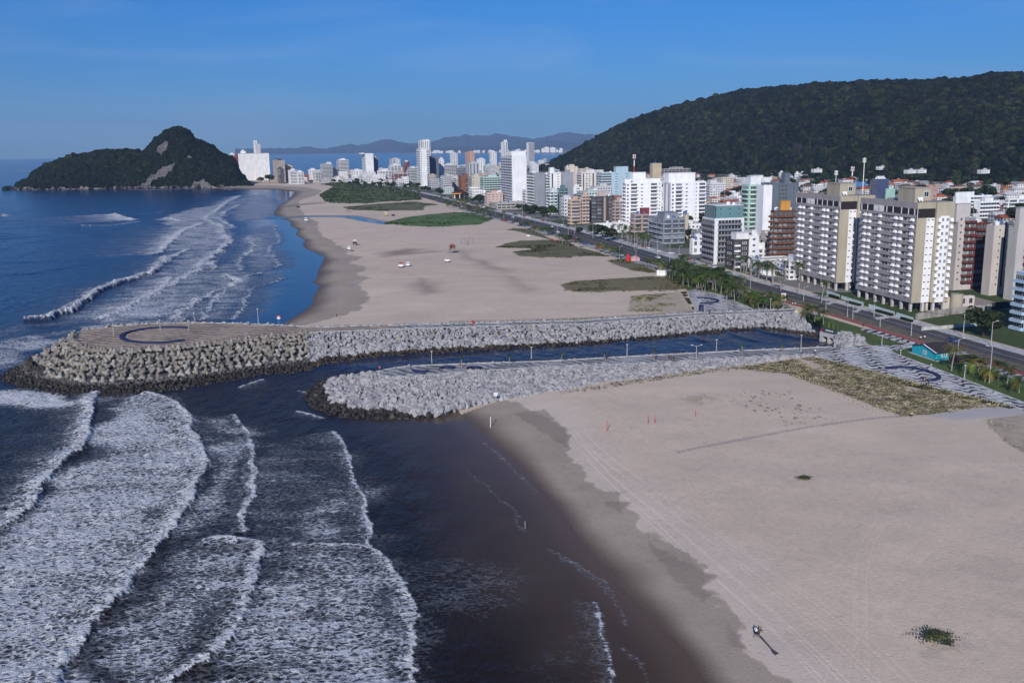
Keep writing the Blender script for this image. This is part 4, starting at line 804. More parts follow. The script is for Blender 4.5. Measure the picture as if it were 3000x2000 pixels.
B(1221,1234,1260,546,436,'broad white lower half of the tallest seafront tower',WHITE,'b2','w1.2|n.5|b1.3',w1=22,roofbox=[(.0,.0,.5,.5,2)])
B(1259,1261,1287,543,462,'dark slate block forming the right side of the tallest white tower',(.13,.15,.2),'g','t3',w1=30)  # side of the tallest tower, coloured dark and added as its own block
B(1286,1290,1303,540,466,'slim white tower behind the dark right side of the tallest white tower',WHITE,'w2','w2')
B(1294,1300,1340,525,483,'wide white block with a blank upper storey',(.66,.66,.7),'w3','s')
B(1319,1322,1342,500,449,'grey-white tower with a blank face above the middle rooftops',(.62,.63,.66),'w2','w3')
B(1338,1344,1372,540,492,'navy glazed block with white trim in the middle of town',(.2,.23,.3),'g','g')
B(1364,1378,1391,500,446,'peach pink tower standing above the middle rooftops',(.58,.33,.24),'w2','n.4|w1.6',ant=True)
B(1366,1376,1405,545,478,'grey twin-shaft apartment tower with vertical dark strips',(.45,.47,.52),'v2','v3')
B(1396,1400,1422,505,466,'white block with low arched roof behind the middle towers',WHITE,'w2','w3')
B(1434,1438,1456,492,445,'white arched-top tower near the forest edge',WHITE,'b2','w3')
B(1467,1474,1488,480,416,'slim white tower far behind the blank white slab, left of the two',WHITE,'n','v2',w1=18,roofbox=[(.45,.2,.5,.5,9)])
B(1545,1549,1566,480,418,'slim white tower far behind with close floor bands, right of the two',WHITE,'n','s',w1=18,roofbox=[])
B(1292,1302,1325,566,516,'white and dark block of deep balconies by the yellow canopy',(.58,.56,.57),'b3','s',rail=WHITE)
B(1322,1328,1348,562,520,'white balcony block left of the rust-brown block',(.6,.58,.58),'b2','b2')
B(1344,1352,1381,566,516,'rust-brown block with white centre bay',(.22,.1,.06),'n','n.4|b1.3|n.3')
B(1374,1384,1412,572,516,'beige blank-walled block right of the rust-brown block',(.55,.51,.44),'s','w1.3|n.7')
B(1432,1436,1472,520,503,'pale green blank roof block above the mint balconies',(.32,.5,.42),'n','n',roofbox=[])
B(1408,1418,1474,580,519,'mint green block with wide glass balconies on every floor',MINT,'s','s',rail=(.5,.66,.62))
B(1420,1428,1474,604,566,'pink low block at the foot of the mint balconies',(.56,.42,.38),'w3','w4')
B(1436,1456,1549,614,595,'long grey podium under the blank white slab tower',(.38,.37,.35),'n','g',w1=30,roofbox=[])
B(1470,1502,1544,607,455,'white slab tower with a huge blank end wall and dark balcony flank',WHITE,'b5','n',ac=CHAR,rail=(.5,.52,.6),w1=None,roofbox=[(.0,.05,1.0,.5,5)])
B(1545,1566,1597,622,507,'mid-grey slab tower with a plain grey end wall',(.27,.29,.34),'b3','n',rail=WHITE,roofbox=[])
B(1597,1599,1606,622,510,'narrow white stair shaft edging the grey slab tower',(.2,.22,.26),'n','b1',rail=WHITE,roofbox=[])
B(1603,1612,1646,600,505,'white tower with small windows behind the teal balcony block',WHITE,'b1','v1.4|t1.6',roofbox=[(.05,.2,.35,.4,6)])
B(1644,1648,1680,600,505,'grey blank-faced tower behind the teal glass dome',(.3,.32,.37),'w1','n')
B(1655,1660,1692,560,488,'cream tower top with small roof masts',(.66,.58,.5),'w2','t2')
B(1605,1612,1634,628,560,'white and aqua block of curved balconies, left half',(.6,.7,.72),'s','r2',rail=(.6,.72,.74))
B(1632,1638,1664,626,552,'dark teal block of wavy glass balconies, right half',(.1,.19,.21),'r2','r2',rail=(.2,.32,.36))
B(1662,1678,1708,590,548,'white block with one small window, behind the peach and red block',WHITE,'w1','t1')
B(1664,1672,1702,658,585,'peach block with rounded balconies and red blinds',PEACH,'r1','r1',rail=(.55,.42,.36),ac=(.35,.03,.04))
B(1702,1706,1726,656,572,'slim peach wing of stacked balconies beside the charcoal block',(.58,.42,.33),'b1','b2',rail=(.6,.46,.4))
B(1725,1732,1798,652,576,'charcoal block with a pale vertical stripe and grey balconies',CHAR,'b2','b2.5|V1.25|w1.3',ac=(.4,.33,.3),rail=(.12,.12,.14),roofbox=[(.35,.2,.35,.4,5)],tankc=(.5,.42,.4))
B(1690,1704,1758,585,505,'white tower with four dark vertical strips',(.68,.65,.62),'b2','v1.2|w2.3|v2.5')
B(1756,1764,1852,598,506,'pale blue tower with curved sea-side balconies',(.42,.56,.66),'r2','s1.3|t2.7',rail=(.55,.66,.72),roofbox=[(.5,.2,.4,.4,7)],w1=20)
B(1796,1802,1826,652,588,'pinkish narrow block right of the charcoal block',(.45,.36,.34),'b1','b1.5|w1.5')
B(1824,1833,1937,655,535,'bright white tower of paired dark balconies, left of the two',(.85,.86,.9),'b2','w1.1|b1.2|t1.2|n.1|b1.2|t1.1',roofbox=[(-.02,.2,1.0,.6,3.5),(.22,.3,.35,.5,9)])
B(1940,1964,2066,660,534,'bright white tower with blue glazed stair bay, right of the two',(.85,.86,.9),'v2','w1.1|b1.2|t1.2|n.1|t1.1|b1.2',roofbox=[(-.02,.2,.75,.6,8)],w1=16)
B(1903,1911,1937,560,479,'tan windowless tower rising behind the left white tower',(.5,.42,.3),'w2','n',roofbox=[])
B(1936,1945,2022,540,495,'unfinished grey concrete frame behind the right white tower',(.36,.34,.33),'s','s',rail=(.3,.29,.28))
B(1846,1858,1902,682,628,'maroon topped block with rounded pinkish balconies',(.42,.3,.28),'r1','r2',rail=(.46,.38,.36),ac=MAR,roofbox=[(.55,.2,.5,.5,5)],tankc=MAR)
B(1737,1742,1842,684,655,'long white shed with a pale blue metal roof',(.74,.74,.76),'n','w5',fh=6,roofbox=[],name='warehouse',tankc=BLUE)
B(1900,1942,2006,716,640,'blue-grey curved block with planted roof terrace',(.24,.27,.33),'r3','r1.4|b1.3|r1.3',rail=(.27,.3,.37),roofbox=[(.2,.2,.6,.5,4)])
B(2000,2004,2016,700,626,'narrow beige party wall beside the blue-grey curved block',BEIGE,'n','n',roofbox=[])
B(2055,2090,2176,775,640,'black and white banded block with a teal roof storey, lower floors',(.66,.68,.72),'s','V1.12|s.78|V1.1',ac=WHITE,rail=(.2,.2,.23),roofbox=[])
B(2061,2094,2173,774,603,'teal glazed penthouse storeys with a white flat roof',TEAL,'g','t3',fl0=9,roofbox=[(.0,.0,1.0,.9,.6)],rail=WHITE,tankc=WHITE,ac=WHITE)
B(2124,2148,2192,786,702,'small black and white cubic block beside the teal penthouse block',CHAR,'w1','b1.4|w1.6',rail=WHITE,roofbox=[(.2,.1,.8,.6,4)],tankc=WHITE)
B(2188,2192,2221,784,690,'white cubic block with two small square windows',WHITE,'n','t1')
B(2168,2188,2231,720,541,'mint green tower with rounded balconies stacked on every floor',(.40,.58,.5),'r1','r1',rail=(.42,.62,.54),roofbox=[(.2,.2,.7,.5,6)],tankc=WHITE)
B(2229,2231,2256,725,543,'blank white slab edging the mint green tower',(.82,.83,.86),'n','n',w1=10,roofbox=[])
B(2254,2258,2334,680,537,'slate blue-grey tower with a tall stair spire',SLATE,'w1','n.2|g1.35|n.1|t1.35',roofbox=[(.55,.2,.2,.3,8)],w1=18,ant=True)
B(2252,2262,2330,764,617,'dark brown tower with an orange roof box and rust balconies',(.12,.065,.05),'b1','b5',rail=(.17,.065,.035),roofbox=[(.3,.1,.4,.3,6)],tankc=(.55,.27,.06))
B(2020,2028,2064,746,700,'white two-storey clinic with rows of tall windows',WHITE,'w4','w2',name='low_building',fh=3.6); B(2195,2225,2330,800,760,'white villa with a brown hip roof between the palms',(.6,.6,.62),'w2','w3',roofbox=[],name='villa')
B(2768,2792,2842,850,646,'dusty pink tower with dark red balconies and a grey roof box',(.52,.47,.46),'n','t1.35|b2.65',ac=MAR,rail=(.13,.035,.035),roofbox=[(-.1,.1,.8,.35,8)],tankc=(.52,.5,.5),gz=3)
B(2838,2842,2880,846,652,'dark red recessed rear wing between the pink and grey towers',(.12,.03,.035),'n','b1',rail=(.13,.035,.035),w1=12,roofbox=[])
B(2873,2896,2937,866,660,'grey slab tower with a column of small round vents',(.55,.5,.48),'n','n.2|t1.3|v1.35',ac=CHAR,roofbox=[],gz=3)
B(2938,2963,3045,880,668,'grey slab tower at the picture edge with a roof box',(.50,.48,.48),'n','n.25|b2.75',ac=MAR,rail=(.22,.04,.04),roofbox=[(.05,.1,1.2,.5,9)],gz=3)
B(2962,2997,3100,972,800,'blue and white tower cut by the picture edge',(.40,.52,.66),'s','s',rail=(.38,.52,.66))
B(2755,2765,2853,908,872,'low cream annex on posts beside the beige cylinder',(.58,.53,.5),'n','n.5|w2.5',roofbox=[],name='annex',gz=1)
B(2788,2796,2902,640,575,'white modern block with grey inset panels behind the tan towers',(.78,.8,.84),'n','n.4|g1.6',roofbox=[(.0,.1,.5,.4,4)]); B(2850,2868,2924,640,590,'white framed block with navy glazing',(.8,.81,.85),'n','g',ac=SLATE)
B(2940,2950,3060,640,582,'white block of open square balconies at the picture edge',WHITE,'b2','b4')
B(2545,2552,2600,600,525,'navy block with white roof panels behind the tan towers',(.06,.08,.17),'v1','g1.4|n.6',tankc=(.7,.72,.76)); B(2590,2594,2620,600,553,'mint green roof box behind the right tan tower',(.32,.52,.46),'n','n')
B(2696,2704,2742,600,551,'salmon block with small windows among the houses',(.5,.27,.22),'w2','w3'); B(2170,2196,2256,560,521,'white upper block behind the mint green tower',(.8,.8,.83),'n','t1')
print('facade parts', NPARTS)
# slab hotel at the end of the bay, its face a zigzag lattice of white fins
def slab_hotel():
    o = P(703,529,3); e = P(793,527,3); a = math.atan2(e.y-o.y, e.x-o.x); wd = (e-o).length; root = empty('hotel', o, a, 'huge white slab hotel with a zigzag lattice front beside the wooded headland', 'hotel')
    Ht = 78.0
    for _ in range(30): Ht += (Q(o.x, o.y, 3+Ht)[1]-451)*.8
    b = MB(); b.box(0, wd, 0, 14, 0, Ht); b.obj('wall', [wmat((.3, .31, .34))], root); nfl = 22; nb = 26; q = MB()
    for i in range(nb):
        pts = []
        for k in range(nfl+1): pts.append((i*wd/nb+(.9 if k % 2 else 0), k*Ht/nfl))
        for k in range(nfl): (x0, z0), (x1, z1) = pts[k], pts[k+1]; q.add([(x0, -.9, z0), (x1, -.9, z1), (x1+1.9, -.9, z1), (x0+1.9, -.9, z0), (x0, 0, z0), (x1, 0, z1), (x1+1.9, 0, z1), (x0+1.9, 0, z0)], [(0, 3, 2, 1), (0, 1, 5, 4), (3, 7, 6, 2)])
    q.obj('lattice', [wmat((.86, .87, .9))], root); q = MB(); q.box(0, wd, -1.2, 14, Ht, Ht+1); q.obj('roof', [wmat((.4, .4, .42))], root)
    q = MB(); q.box(wd*.08, wd*.25, 3, 9, Ht+1, Ht+6); q.tube((wd*.16, 6, Ht+6), (wd*.16, 6, Ht+9), 4, 1.5, 12); q.obj('lookout', [wmat(WHITE)], root); q = MB(); q.tube((wd*.1, 8, Ht+6), (wd*.1, 8, Ht+32), .35, .15, 6); q.obj('antenna', [metal], root)
slab_hotel()
B(746,751,760,520,412,'slim white tower rising behind the slab hotel',WHITE,'w1','w1',w1=12,roofbox=[]); B(753,756,769,520,422,'grey round-cornered tower behind the slab hotel',(.5,.5,.54),'n','n',w1=12,roofbox=[])
B(677,681,691,525,451,'small white tower top left of the slab hotel',WHITE,'w1','t2'); B(691,694,702,525,454,'dark red block squeezed against the slab hotel',MAR,'w1','t1')
# ---- the twin tan and grey towers
tan_ = mat('tan_render', (.41, .37, .295), .8, .2, .2, .25, stretch=(1, 1, .3)); grey_ = mat('grey_render', (.37, .335, .345), .8, .2, .18, .25, stretch=(1, 1, .3)); pale_ = mat('pale_render', (.52, .49, .48), .8, .2, .15, .3); panel_ = mat('white_panel', (.8, .8, .83), .7, .3, .1, .5); dark_ = mat('dark_recess', (.03, .025, .028), .5, .4, .3, .5)
fabric = mat('awning_fabric', (.82, .82, .85), .7, .2, .1, 1)
def twin(xl, xc, xr, ybg, ytop, label, rows):
    o = P(xc, ybg, ZT); a = R(11.0); dA = (-math.sin(a), math.cos(a)); dB = (math.cos(a), math.sin(a)); w1 = solve_w(o, dA, xl); w2 = solve_w(o, dB, xr); lo = 20
    hi = 90
    for _ in range(40):
        m_ = (lo+hi)/2
        if Q(o.x, o.y, ZT+m_)[1] > ytop: lo = m_
        else: hi = m_
    Ht = lo; root = empty('tower_block', o, a, label, 'building'); pz = 3.6; at = 4.6; fh = (Ht-pz-at-2.2)/rows; zt = pz+.8+rows*fh
    b = MB(); b.box(.6, w2*.55, .5, w1, pz, Ht-.9); b.box(0, .6, .5, w1, pz, pz+1.0)
    for r_ in range(rows+1): z = pz+.8+r_*fh; b.box(0, .6, .5, w1, z-.0, z+fh*.5)                       # grey spandrels, proud
    b.box(0, .6, .5, w1, Ht-2.4, Ht); b.box(.3, w2*.55, .5, w1, Ht-.9, Ht-.6); b.obj('wall', [grey_], root)
    t_ = MB(); t_.box(0, w2*.27, 0, .5, pz, zt); t_.box(0, w2*.5, .0, .45, Ht-2.4, Ht); t_.obj('corner_wall', [tan_], root)
    t_ = MB(); t_.box(w2*.27, w2*.5, .22, .5, pz, zt); t_.obj('panel', [panel_], root); t_ = MB(); t_.box(w2*.5, w2, -.8, w1*.82, pz, Ht); t_.obj('wing', [tan_], root)
    t_ = MB(); t_.box(w2*.62, w2*.86, -1.0, -.8, pz, zt+.6); t_.obj('panel', [panel_], root)
    # attic band of dark openings with white posts
    t_ = MB(); t_.box(-.02, .5, .5, w1, zt+fh*.42, Ht-2.4); t_.box(.02, w2*.5, .1, .5, zt, Ht-2.4); t_.obj('attic_glazing', [dark_], root)
    for i in range(9): q = MB(); y = 1+i*(w1-2)/8+rng.uniform(-.5, .5); q.box(-.12, .1, y, y+.5, zt+fh*.42, Ht-2.4); q.obj('post', [panel_], root)
    q = MB(); q.box(-.1, .1, w1*.56, w1*.72, zt+fh*.42, Ht-2.4); q.obj('panel', [panel_], root); q = MB(); zc_ = (zt+fh*.42+Ht-2.4)/2; q.tube((-.2, w1*.64, zc_), (-.1, w1*.64, zc_), .75, n=16); q.tube((-.24, w1*.64, zc_), (-.2, w1*.64, zc_), .4, n=12, mi=1); q.obj('emblem', [metal, panel_], root)
    q = MB(); q.box(0.1, .3, .08, .6, zt, Ht-2.4); q.obj('post', [panel_], root)
    nb = 7; bw = (w1-1.5)/nb
    for r_ in range(rows):
        z = pz+.8+r_*fh+fh*.5; hh = fh*.48
        for i in range(nb):
            y = 1+i*bw; me = unit('window', metal, dark_ if (i in (1, 4)) or rng.random() < .3 else glass2)
            link('window', me, root, (.62, y+bw*.93, z), -math.pi/2, (bw*.86, 3, hh))
            if i != 3: link('awning', unit('awning', fabric), root, (.5, y+bw*(.93-.05 if i % 2 else .5), z+.05), -math.pi/2, (1.6, 1.1, hh*.95))
        for u in (.3, .42): link('window', unit('window', panel_, glass), root, (w2*u, .22, z+.3), 0, (w2*.065, 1, .5))
        for u in (.645, .775): link('window', unit('window', panel_, glass2), root, (w2*u, -1.0, z-.1), 0, (w2*.075, 1, 1.35))
        for u in (.55, .885): link('awning', unit('awning', fabric), root, (w2*u, -.8, z-.3), 0, (w2*.08, .9, 1.5))
    for i in range(7):
        for j in (0, 1): q = MB(); y = 1+i*(w1-3)/6; q.box(.4+j*7, 1.3+j*7, y, y+1.0, -.3, pz); q.obj('pillar', [pale_], root)
    for i in (1, 2, 3): q = MB(); q.box(w2*(i*.3)-.1, w2*(i*.3)+.9, -.4, .6, -.3, pz); q.obj('pillar', [pale_], root)
    q = MB(); q.box(2.5, w2*.8, 8, w1*.9, -.3, pz); q.obj('lobby', [wmat((.25, .22, .2))], root)
    q = MB(); q.box(w2*.25, w2*.72, w1*.2, w1*.48, Ht-.6, Ht+5); q.box(w2*.25-.2, w2*.72+.2, w1*.2-.2, w1*.48+.2, Ht+5, Ht+5.3); st2 = q.obj('stair_tower', [tan_], root); link('window', unit('window', panel_, glass), st2, (w2*.5, w1*.2-.02, Ht+1.6), 0, (2.2, 1, 2.2))
    for k in range(2): q = MB(); q.tube((w2*(.34+.07*k), w1*.2-1.4, Ht-.1), (w2*(.34+.07*k), w1*.2-.6, Ht+1.3), .15, .8, 12); q.obj('satellite_dish', [panel_], st2)
    q = MB(); q.box(.6, w2*.5, .6, w1-.2, Ht-.6, Ht-.45); q.box(w2*.5+.2, w2-.2, -.6, w1*.82-.2, Ht, Ht+.12); q.obj('roof', [mat('roof_slab', (.3, .29, .3), .9, .1, .3, .3)], root); return root
twin(2505,2667,2770,914,594,'tan and grey tower with white awnings, the nearer and larger of the twin towers',12)
twin(2322,2448,2545,852,575,'tan and grey tower with white awnings, the farther of the twin towers',11)
q = MB(); c_ = P(2800,908,ZT); q.tube(c_, c_+Vector((0, 0, 6.6)), 2.4, n=24); tag(q.obj('cylinder_tower', [tan_]), 'short beige cylinder between the cream annex and the nearer twin tower', 'building')
# ---- the packed blocks behind the seafront
FCOL = [(.8,.8,.83)]*5+[(.66,.66,.7),(.55,.55,.58),(.62,.56,.48),(.52,.43,.38),(.4,.42,.46),(.3,.1,.08),(.46,.55,.55)]
FNAME = ['white']*5+['off-white','grey','cream','beige','slate grey','brick red','pale green']
r3 = random.Random(5); made = 0
def free(x, y, rad): return all((x-a)**2+(y-b_)**2 > (rad+c*.72)**2 for a, b_, c in FOOT)
for t_ in range(5200):
    if made >= 285: break
    px = r3.uniform(880, 2330); yav = float(np.interp(px, [850,1000,1230,1330,1477,1553,1700,1930,2127,2330], [540,540,560,580,606,628,655,712,785,850]))
    ytop = float(np.interp(px, [880,1050,1150,1300,1500,1600,1750,1900,2000,2150,2330], [512,505,494,488,478,470,505,520,525,528,560]))
    yb = ytop+8+(yav-8-ytop)*r3.random()**1.4; q = P(px, yb, ZT)
    if yb > yav-4 or q.y > 3900: continue
    wpx = max(3.5, r3.uniform(10, 20)*F/q.length*1.0); ctr = P(px+wpx*.4, yb, ZT); ctr.y += 8
    if not free(ctr.x, ctr.y, 5.5): continue
    hm = r3.choice([6, 7, 8, 10, 12, 14, 18, 22]) if q.y > 900 else r3.choice([5, 6, 7, 9, 10, 12])
    yt = max(yb-hm*F/q.length, ytop-r3.uniform(0, 8)); 
    if yb-yt < 3: continue
    k = r3.randrange(len(FCOL)); c = FCOL[k]; hi_ = 'tall' if hm > 13 else ('mid-rise' if hm > 8 else 'low-rise')
    B(px-wpx*.15, px, px+wpx, yb, yt, '%s %s block packed among the town blocks behind the seafront' % (FNAME[k], hi_), c, r3.choice(['b2', 'n', 's']), r3.choice(['s', 'w3', 'b2', 'w3']), detail=False, name={'tall': 'tall_block', 'mid-rise': 'mid_rise_block', 'low-rise': 'low_rise_block'}[hi_], group='%s %s town blocks' % (FNAME[k], hi_), roofbox=[(r3.uniform(0, .5), .2, .4, .4, r3.choice([2.5, 3.5]))] if r3.random() < .7 else [], w1=r3.uniform(10, 18), winc=r3.choice([(.06, .07, .09), (.12, .13, .15), (.05, .05, .06)])); made += 1
for t_ in range(4000):
    if made >= 370: break
    px = r3.uniform(1000, 1600); yav = float(np.interp(px, [1000,1230,1330,1477,1600], [540,560,580,606,640])); ytop = float(np.interp(px, [1000,1050,1150,1300,1500,1600], [512,505,494,488,480,482])); yb = ytop+6+(yav-14-ytop)*r3.random()**1.2; q = P(px, yb, ZT); wpx = max(4, r3.uniform(12, 20)*F/q.length); ctr = P(px+wpx*.4, yb, ZT)
    if not free(ctr.x, ctr.y+6, 2.0): continue
    k = r3.choice([0, 1, 2, 5, 6, 7, 8, 9]); hm = r3.choice([8, 11, 14, 17]); hi_ = 'tall' if hm > 13 else ('mid-rise' if hm > 8 else 'low-rise')
    B(px-wpx*.15, px, px+wpx, yb, yb-hm*F/q.length, '%s %s block packed among the town blocks behind the seafront' % (FNAME[k], hi_), FCOL[k], r3.choice(['b2', 's']), r3.choice(['s', 'w3', 'b2']), detail=False, name={'tall': 'tall_block', 'mid-rise': 'mid_rise_block', 'low-rise': 'low_rise_block'}[hi_], group='%s %s town blocks' % (FNAME[k], hi_), roofbox=[(r3.uniform(0, .5), .2, .4, .4, 3)] if r3.random() < .7 else [], w1=12); made += 1
print('fill blocks', made)
# ---- low houses between the avenue blocks and the foot of the hill
def house_me(w, d, h, kind, wallm, roofm):
    b = MB(); b.box(0, w, 0, d, -.4, h); rh = {'hip': min(w, d)*.24, 'gable': min(w, d)*.27, 'flat': .5}[kind]; e = .5; r_ = MB()
    if kind == 'flat': r_.box(-.1, w+.1, -.1, d+.1, h, h+.5); r_.box(w*.6, w*.85, d*.5, d*.8, h+.5, h+2.1)
    else:
        i = min(w, d)/2 if kind == 'hip' else 0
        if w > d: rv = [(i-(e if not i else 0), d/2), (w-i+(e if not i else 0), d/2)]
        else: rv = [(w/2, i-(e if not i else 0)), (w/2, d-i+(e if not i else 0))]
        c = [(-e, -e), (w+e, -e), (w+e, d+e), (-e, d+e)]; vs = [(x, y, h) for x, y in c]+[(x, y, h+rh) for x, y in rv]
        r_.add(vs, [(0, 1, 5, 4), (1, 2, 5), (2, 3, 4, 5), (3, 0, 4)] if w > d else [(0, 1, 4), (1, 2, 5, 4), (2, 3, 5), (3, 0, 4, 5)]); r_.add([(x, y, h-.02) for x, y in c], [(3, 2, 1, 0)])
    return b.mesh('wall', wallm), r_.mesh('roof', roofm)
RC = [((.55,.55,.57), 'pale grey'), ((.3,.3,.32), 'grey'), ((.42,.13,.07), 'orange tile'), ((.3,.09,.06), 'red tile'), ((.14,.1,.09), 'dark'), ((.62,.62,.66), 'white')]
WC = [((.8,.8,.82), 'white'), ((.62,.6,.56), 'cream'), ((.5,.36,.3), 'pinkish'), ((.42,.46,.5), 'grey'), ((.75,.76,.8), 'white')]
HM = {}
hcount = 0
for t_ in range(6000):
    if hcount >= 270: break
    px = r3.uniform(1870, 3120); ytop = float(np.interp(px, [1870,2100,2400,3000], [512,518,528,545])); ylo = float(np.interp(px, [1870,2060,2330,2600,2900,3100], [600,690,700,640,650,800])); py = ytop+(ylo-ytop)*r3.random()**1.25; q = P(px, py, ZT)
    if not free(q.x, q.y, 8.5) or q.y < 330: continue
    wi = r3.randrange(len(WC)); ri = r3.randrange(len(RC)); kd = r3.choice(['hip', 'gable', 'gable', 'flat']); sz = r3.randrange(3); k = (wi, ri, kd, sz)
    if k not in HM: w_, d_ = [(9, 12), (14, 10), (18, 12)][sz]; HM[k] = house_me(w_, d_, [3.4, 5.8, 6.4][sz]*(1.25 if kd == 'flat' else 1), kd, wmat(WC[wi][0], (3.0, 3.4, (.08, .08, .09))), mat('roof_'+RC[ri][1].replace(' ', '_'), RC[ri][0], .85, .15, .3, .5))
    root = empty('house', (q.x, q.y, ZT), R(r3.choice([12, 14, 102, 10])+r3.uniform(-3, 3)), '%s house with a %s %s roof among the low houses below the hill' % (WC[wi][1], RC[ri][1], kd), 'house', '%s houses with %s %s roofs' % (WC[wi][1], RC[ri][1], kd))
    link('wall', HM[k][0], root); link('roof', HM[k][1], root); FOOT.append((q.x, q.y, 10.5)); hcount += 1
print('houses', hcount)
B(2180,2186,2262,640,600,'navy blue warehouse with a white roof edge behind the teal penthouse',(.03,.04,.2),'n','n',roofbox=[],fh=5,name='warehouse'); B(2490,2494,2536,560,534,'bright blue shed near the red and white mast',(.06,.2,.45),'n','n',fh=5,roofbox=[],name='warehouse')
for x, y in ((2207,512),(2225,513),(2240,513),(2262,516),(2284,518),(2330,520),(2345,520)): B(x-3,x,x+12,y,y-13,'small white block by the forest edge with a water tank',WHITE,'n','w3',detail=False,group='small white blocks by the forest edge')
for x, y, l_ in ((2385,497,'white hillside villa in the forest clearing'), (2658,500,'white hillside cabin left of the pale slope'), (2690,499,'small white cabin higher in the forest'), (2575,489,'tiny brown-roofed cabin on the forest slope'), (2875,500,'small white hut in the forest near the picture edge')):
    q = P(x, y+8, 20); root = empty('villa', q, R(20), l_, 'house'); a_, b_ = house_me(16, 8, 5, 'flat', wmat(WHITE, (3, 3, (.1, .1, .1))), mat('roof_pale_grey', (.55, .55, .57), .85, .15, .3, .5)); link('wall', a_, root); link('roof', b_, root)
# far town across the bay
fc = wmat((.78,.78,.8), (3.5, 6, (.25,.27,.3)))
for i in range(58):
    px = r3.choice([r3.uniform(1262, 1560), r3.uniform(1480, 1660)]); py = float(np.interp(px, [1262,1520,1660], [448.2,447,446.5]))+r3.uniform(-1.2, .6); q = P(px, py, 3); k = q.length; h = r3.uniform(12, 34)*(1.7 if px > 1570 and r3.random() < .5 else 1); wd = r3.uniform(25, 60)
    b = MB(); b.box(-wd/2, wd/2, 0, 25, -2, h); b.box(-wd/5, wd/5, 5, 18, h, h+4); tag(b.obj('tower', [fc], None, (q.x, q.y, 3), R(r3.uniform(-20, 20))), 'tiny white block of the far town across the bay', 'building', 'tiny blocks across the bay')
# masts
def mast(px, py, top, label, rw=False, r=.7):
    o = P(px, py, ZT); lo, hi = 5, 120
    for _ in range(30):
        m_ = (lo+hi)/2
        if Q(o.x, o.y, ZT+m_)[1] > top: lo = m_
        else: hi = m_
    red = mat('mast_red', (.5, .05, .04), .6, .3, .1, 1); wh = mat('mast_white', (.8, .8, .8), .6, .3, .1, 1); root = empty('radio_mast', o, 0, label, 'mast'); n = 8; b = MB()
    for i in range(n): b.tube((0, 0, lo*i/n), (0, 0, lo*(i+1)/n), r*(1-.3*i/n), r*(1-.3*(i+1)/n), 8, (i % 2) if rw else 0)
    b.obj('pole', [wh, red], root); q = MB()
    for z in (lo-1.5, lo-4):
        for k in range(6): a = k*1.047; q.box(math.cos(a)*1.5-.2, math.cos(a)*1.5+.2, math.sin(a)*1.5-.2, math.sin(a)*1.5+.2, z-1, z+1); q.tube((0, 0, z), (math.cos(a)*1.5, math.sin(a)*1.5, z), .08, n=4)
    q.obj('antenna', [wh], root)
mast(1857,590,452,'lattice mast standing by the pale blue tower',True,.8); mast(2492,600,487,'red and white mast behind the twin towers',True,.8); mast(2525,600,462,'tall plain white mast behind the twin towers',False,.5); mast(2445,600,499,'thin grey mast left of the red and white mast',False,.35)
# ------------------------------------------------------------------ avenue, walks, plaza
def along(a, b_, y0, y1, z): 
    p = road_off(a, y0, y1); q = road_off(b_, y0, y1); n = min(len(p), len(q)); n = max(n, 30); p = resample(p, n); q = resample(q, n); zz = np.full((n, 1), z); return np.hstack([p, zz]), np.hstack([q, zz])
tap = lambda a, b_: (lambda y: a+(b_-a)*sm(np.asarray(y, float), 430, 540))
earth = mat('median_earth', (.17, .15, .12), .95, .1, .4, .6); paint = mat('road_paint', (.7, .7, .7), .8, .2, .3, 1)
def strip(name, a, b_, y0, y1, dz, m_): p, q = along(a, b_, y0, y1, ZT+dz); return loft(name, [p, q], [m_])
strip('road', tap(-7.5, -10.5), tap(2.0, 1.0), 90, 2000, .03, asphalt); strip('road', tap(-7.6, -21), tap(-7.55, -12.5), 440, 2000, .03, asphalt)
strip('median', tap(-14, -12.4), tap(-7.6, -10.6), 90, 2000, .12, earth); strip('bike_path', -17.0, -14.3, 90, 420, .05, mat('red_bike_path', (.34, .10, .09), .9, .1, .2, .6))
strip('pavement', -22.5, -17.2, 90, 345, .06, pv_side); strip('pavement', tap(2.1, 1.1), tap(6.8, 9), 90, 2000, .13, pv_light); strip('parking', tap(-7.7, -27), tap(-7.65, -21.1), 470, 1100, .02, mat('parking_paving', (.36, .36, .37), .9, .1, .35, .3))
for a in (-2.9,): strip('road_marking', a, a+.14, 90, 430, .034, paint)
for a in (-5.0, -16.5): strip('road_marking', a, a+.15, 520, 1200, .034, paint)
px_sheet('plaza', [(2401,1046),(2420,1036),(2560,1024),(2604,1029),(2720,1072),(2860,1125),(3000,1180),(3150,1245),(3100,1235),(2970,1190),(2800,1148),(2600,1098)], ZT+.1, pv_plaza)
px_sheet('plaza', [(2330,1040),(2360,1018),(2440,1014),(2672,1010),(2680,1016),(2604,1028),(2560,1023),(2420,1035),(2400,1045)], ZT+.09, pv_plaza)
px_sheet('plaza', [(2012,852),(2040,846),(2110,862),(2170,888),(2230,913),(2200,918),(2050,924),(2040,912)], ZT+.12, pv_plaza)
ribbon('kerb', rail([(2560,1024),(2604,1029),(2720,1072),(2860,1125),(3000,1180),(3150,1240)], ZT, 60), .5, .2, kerbm)
px_sheet('lawn', [(2401,1050),(2600,1102),(2800,1152),(2975,1192),(2960,1196),(2790,1162),(2590,1111),(2395,1055)], ZT+.05, mat('turf', (.055, .06, .025), .95, .1, .4, .8), .1)
px_sheet('lawn', [(1985,856),(2010,853),(2038,912),(2032,925),(2022,922),(1996,880)], ZT+.05, MATS['turf'], .1)
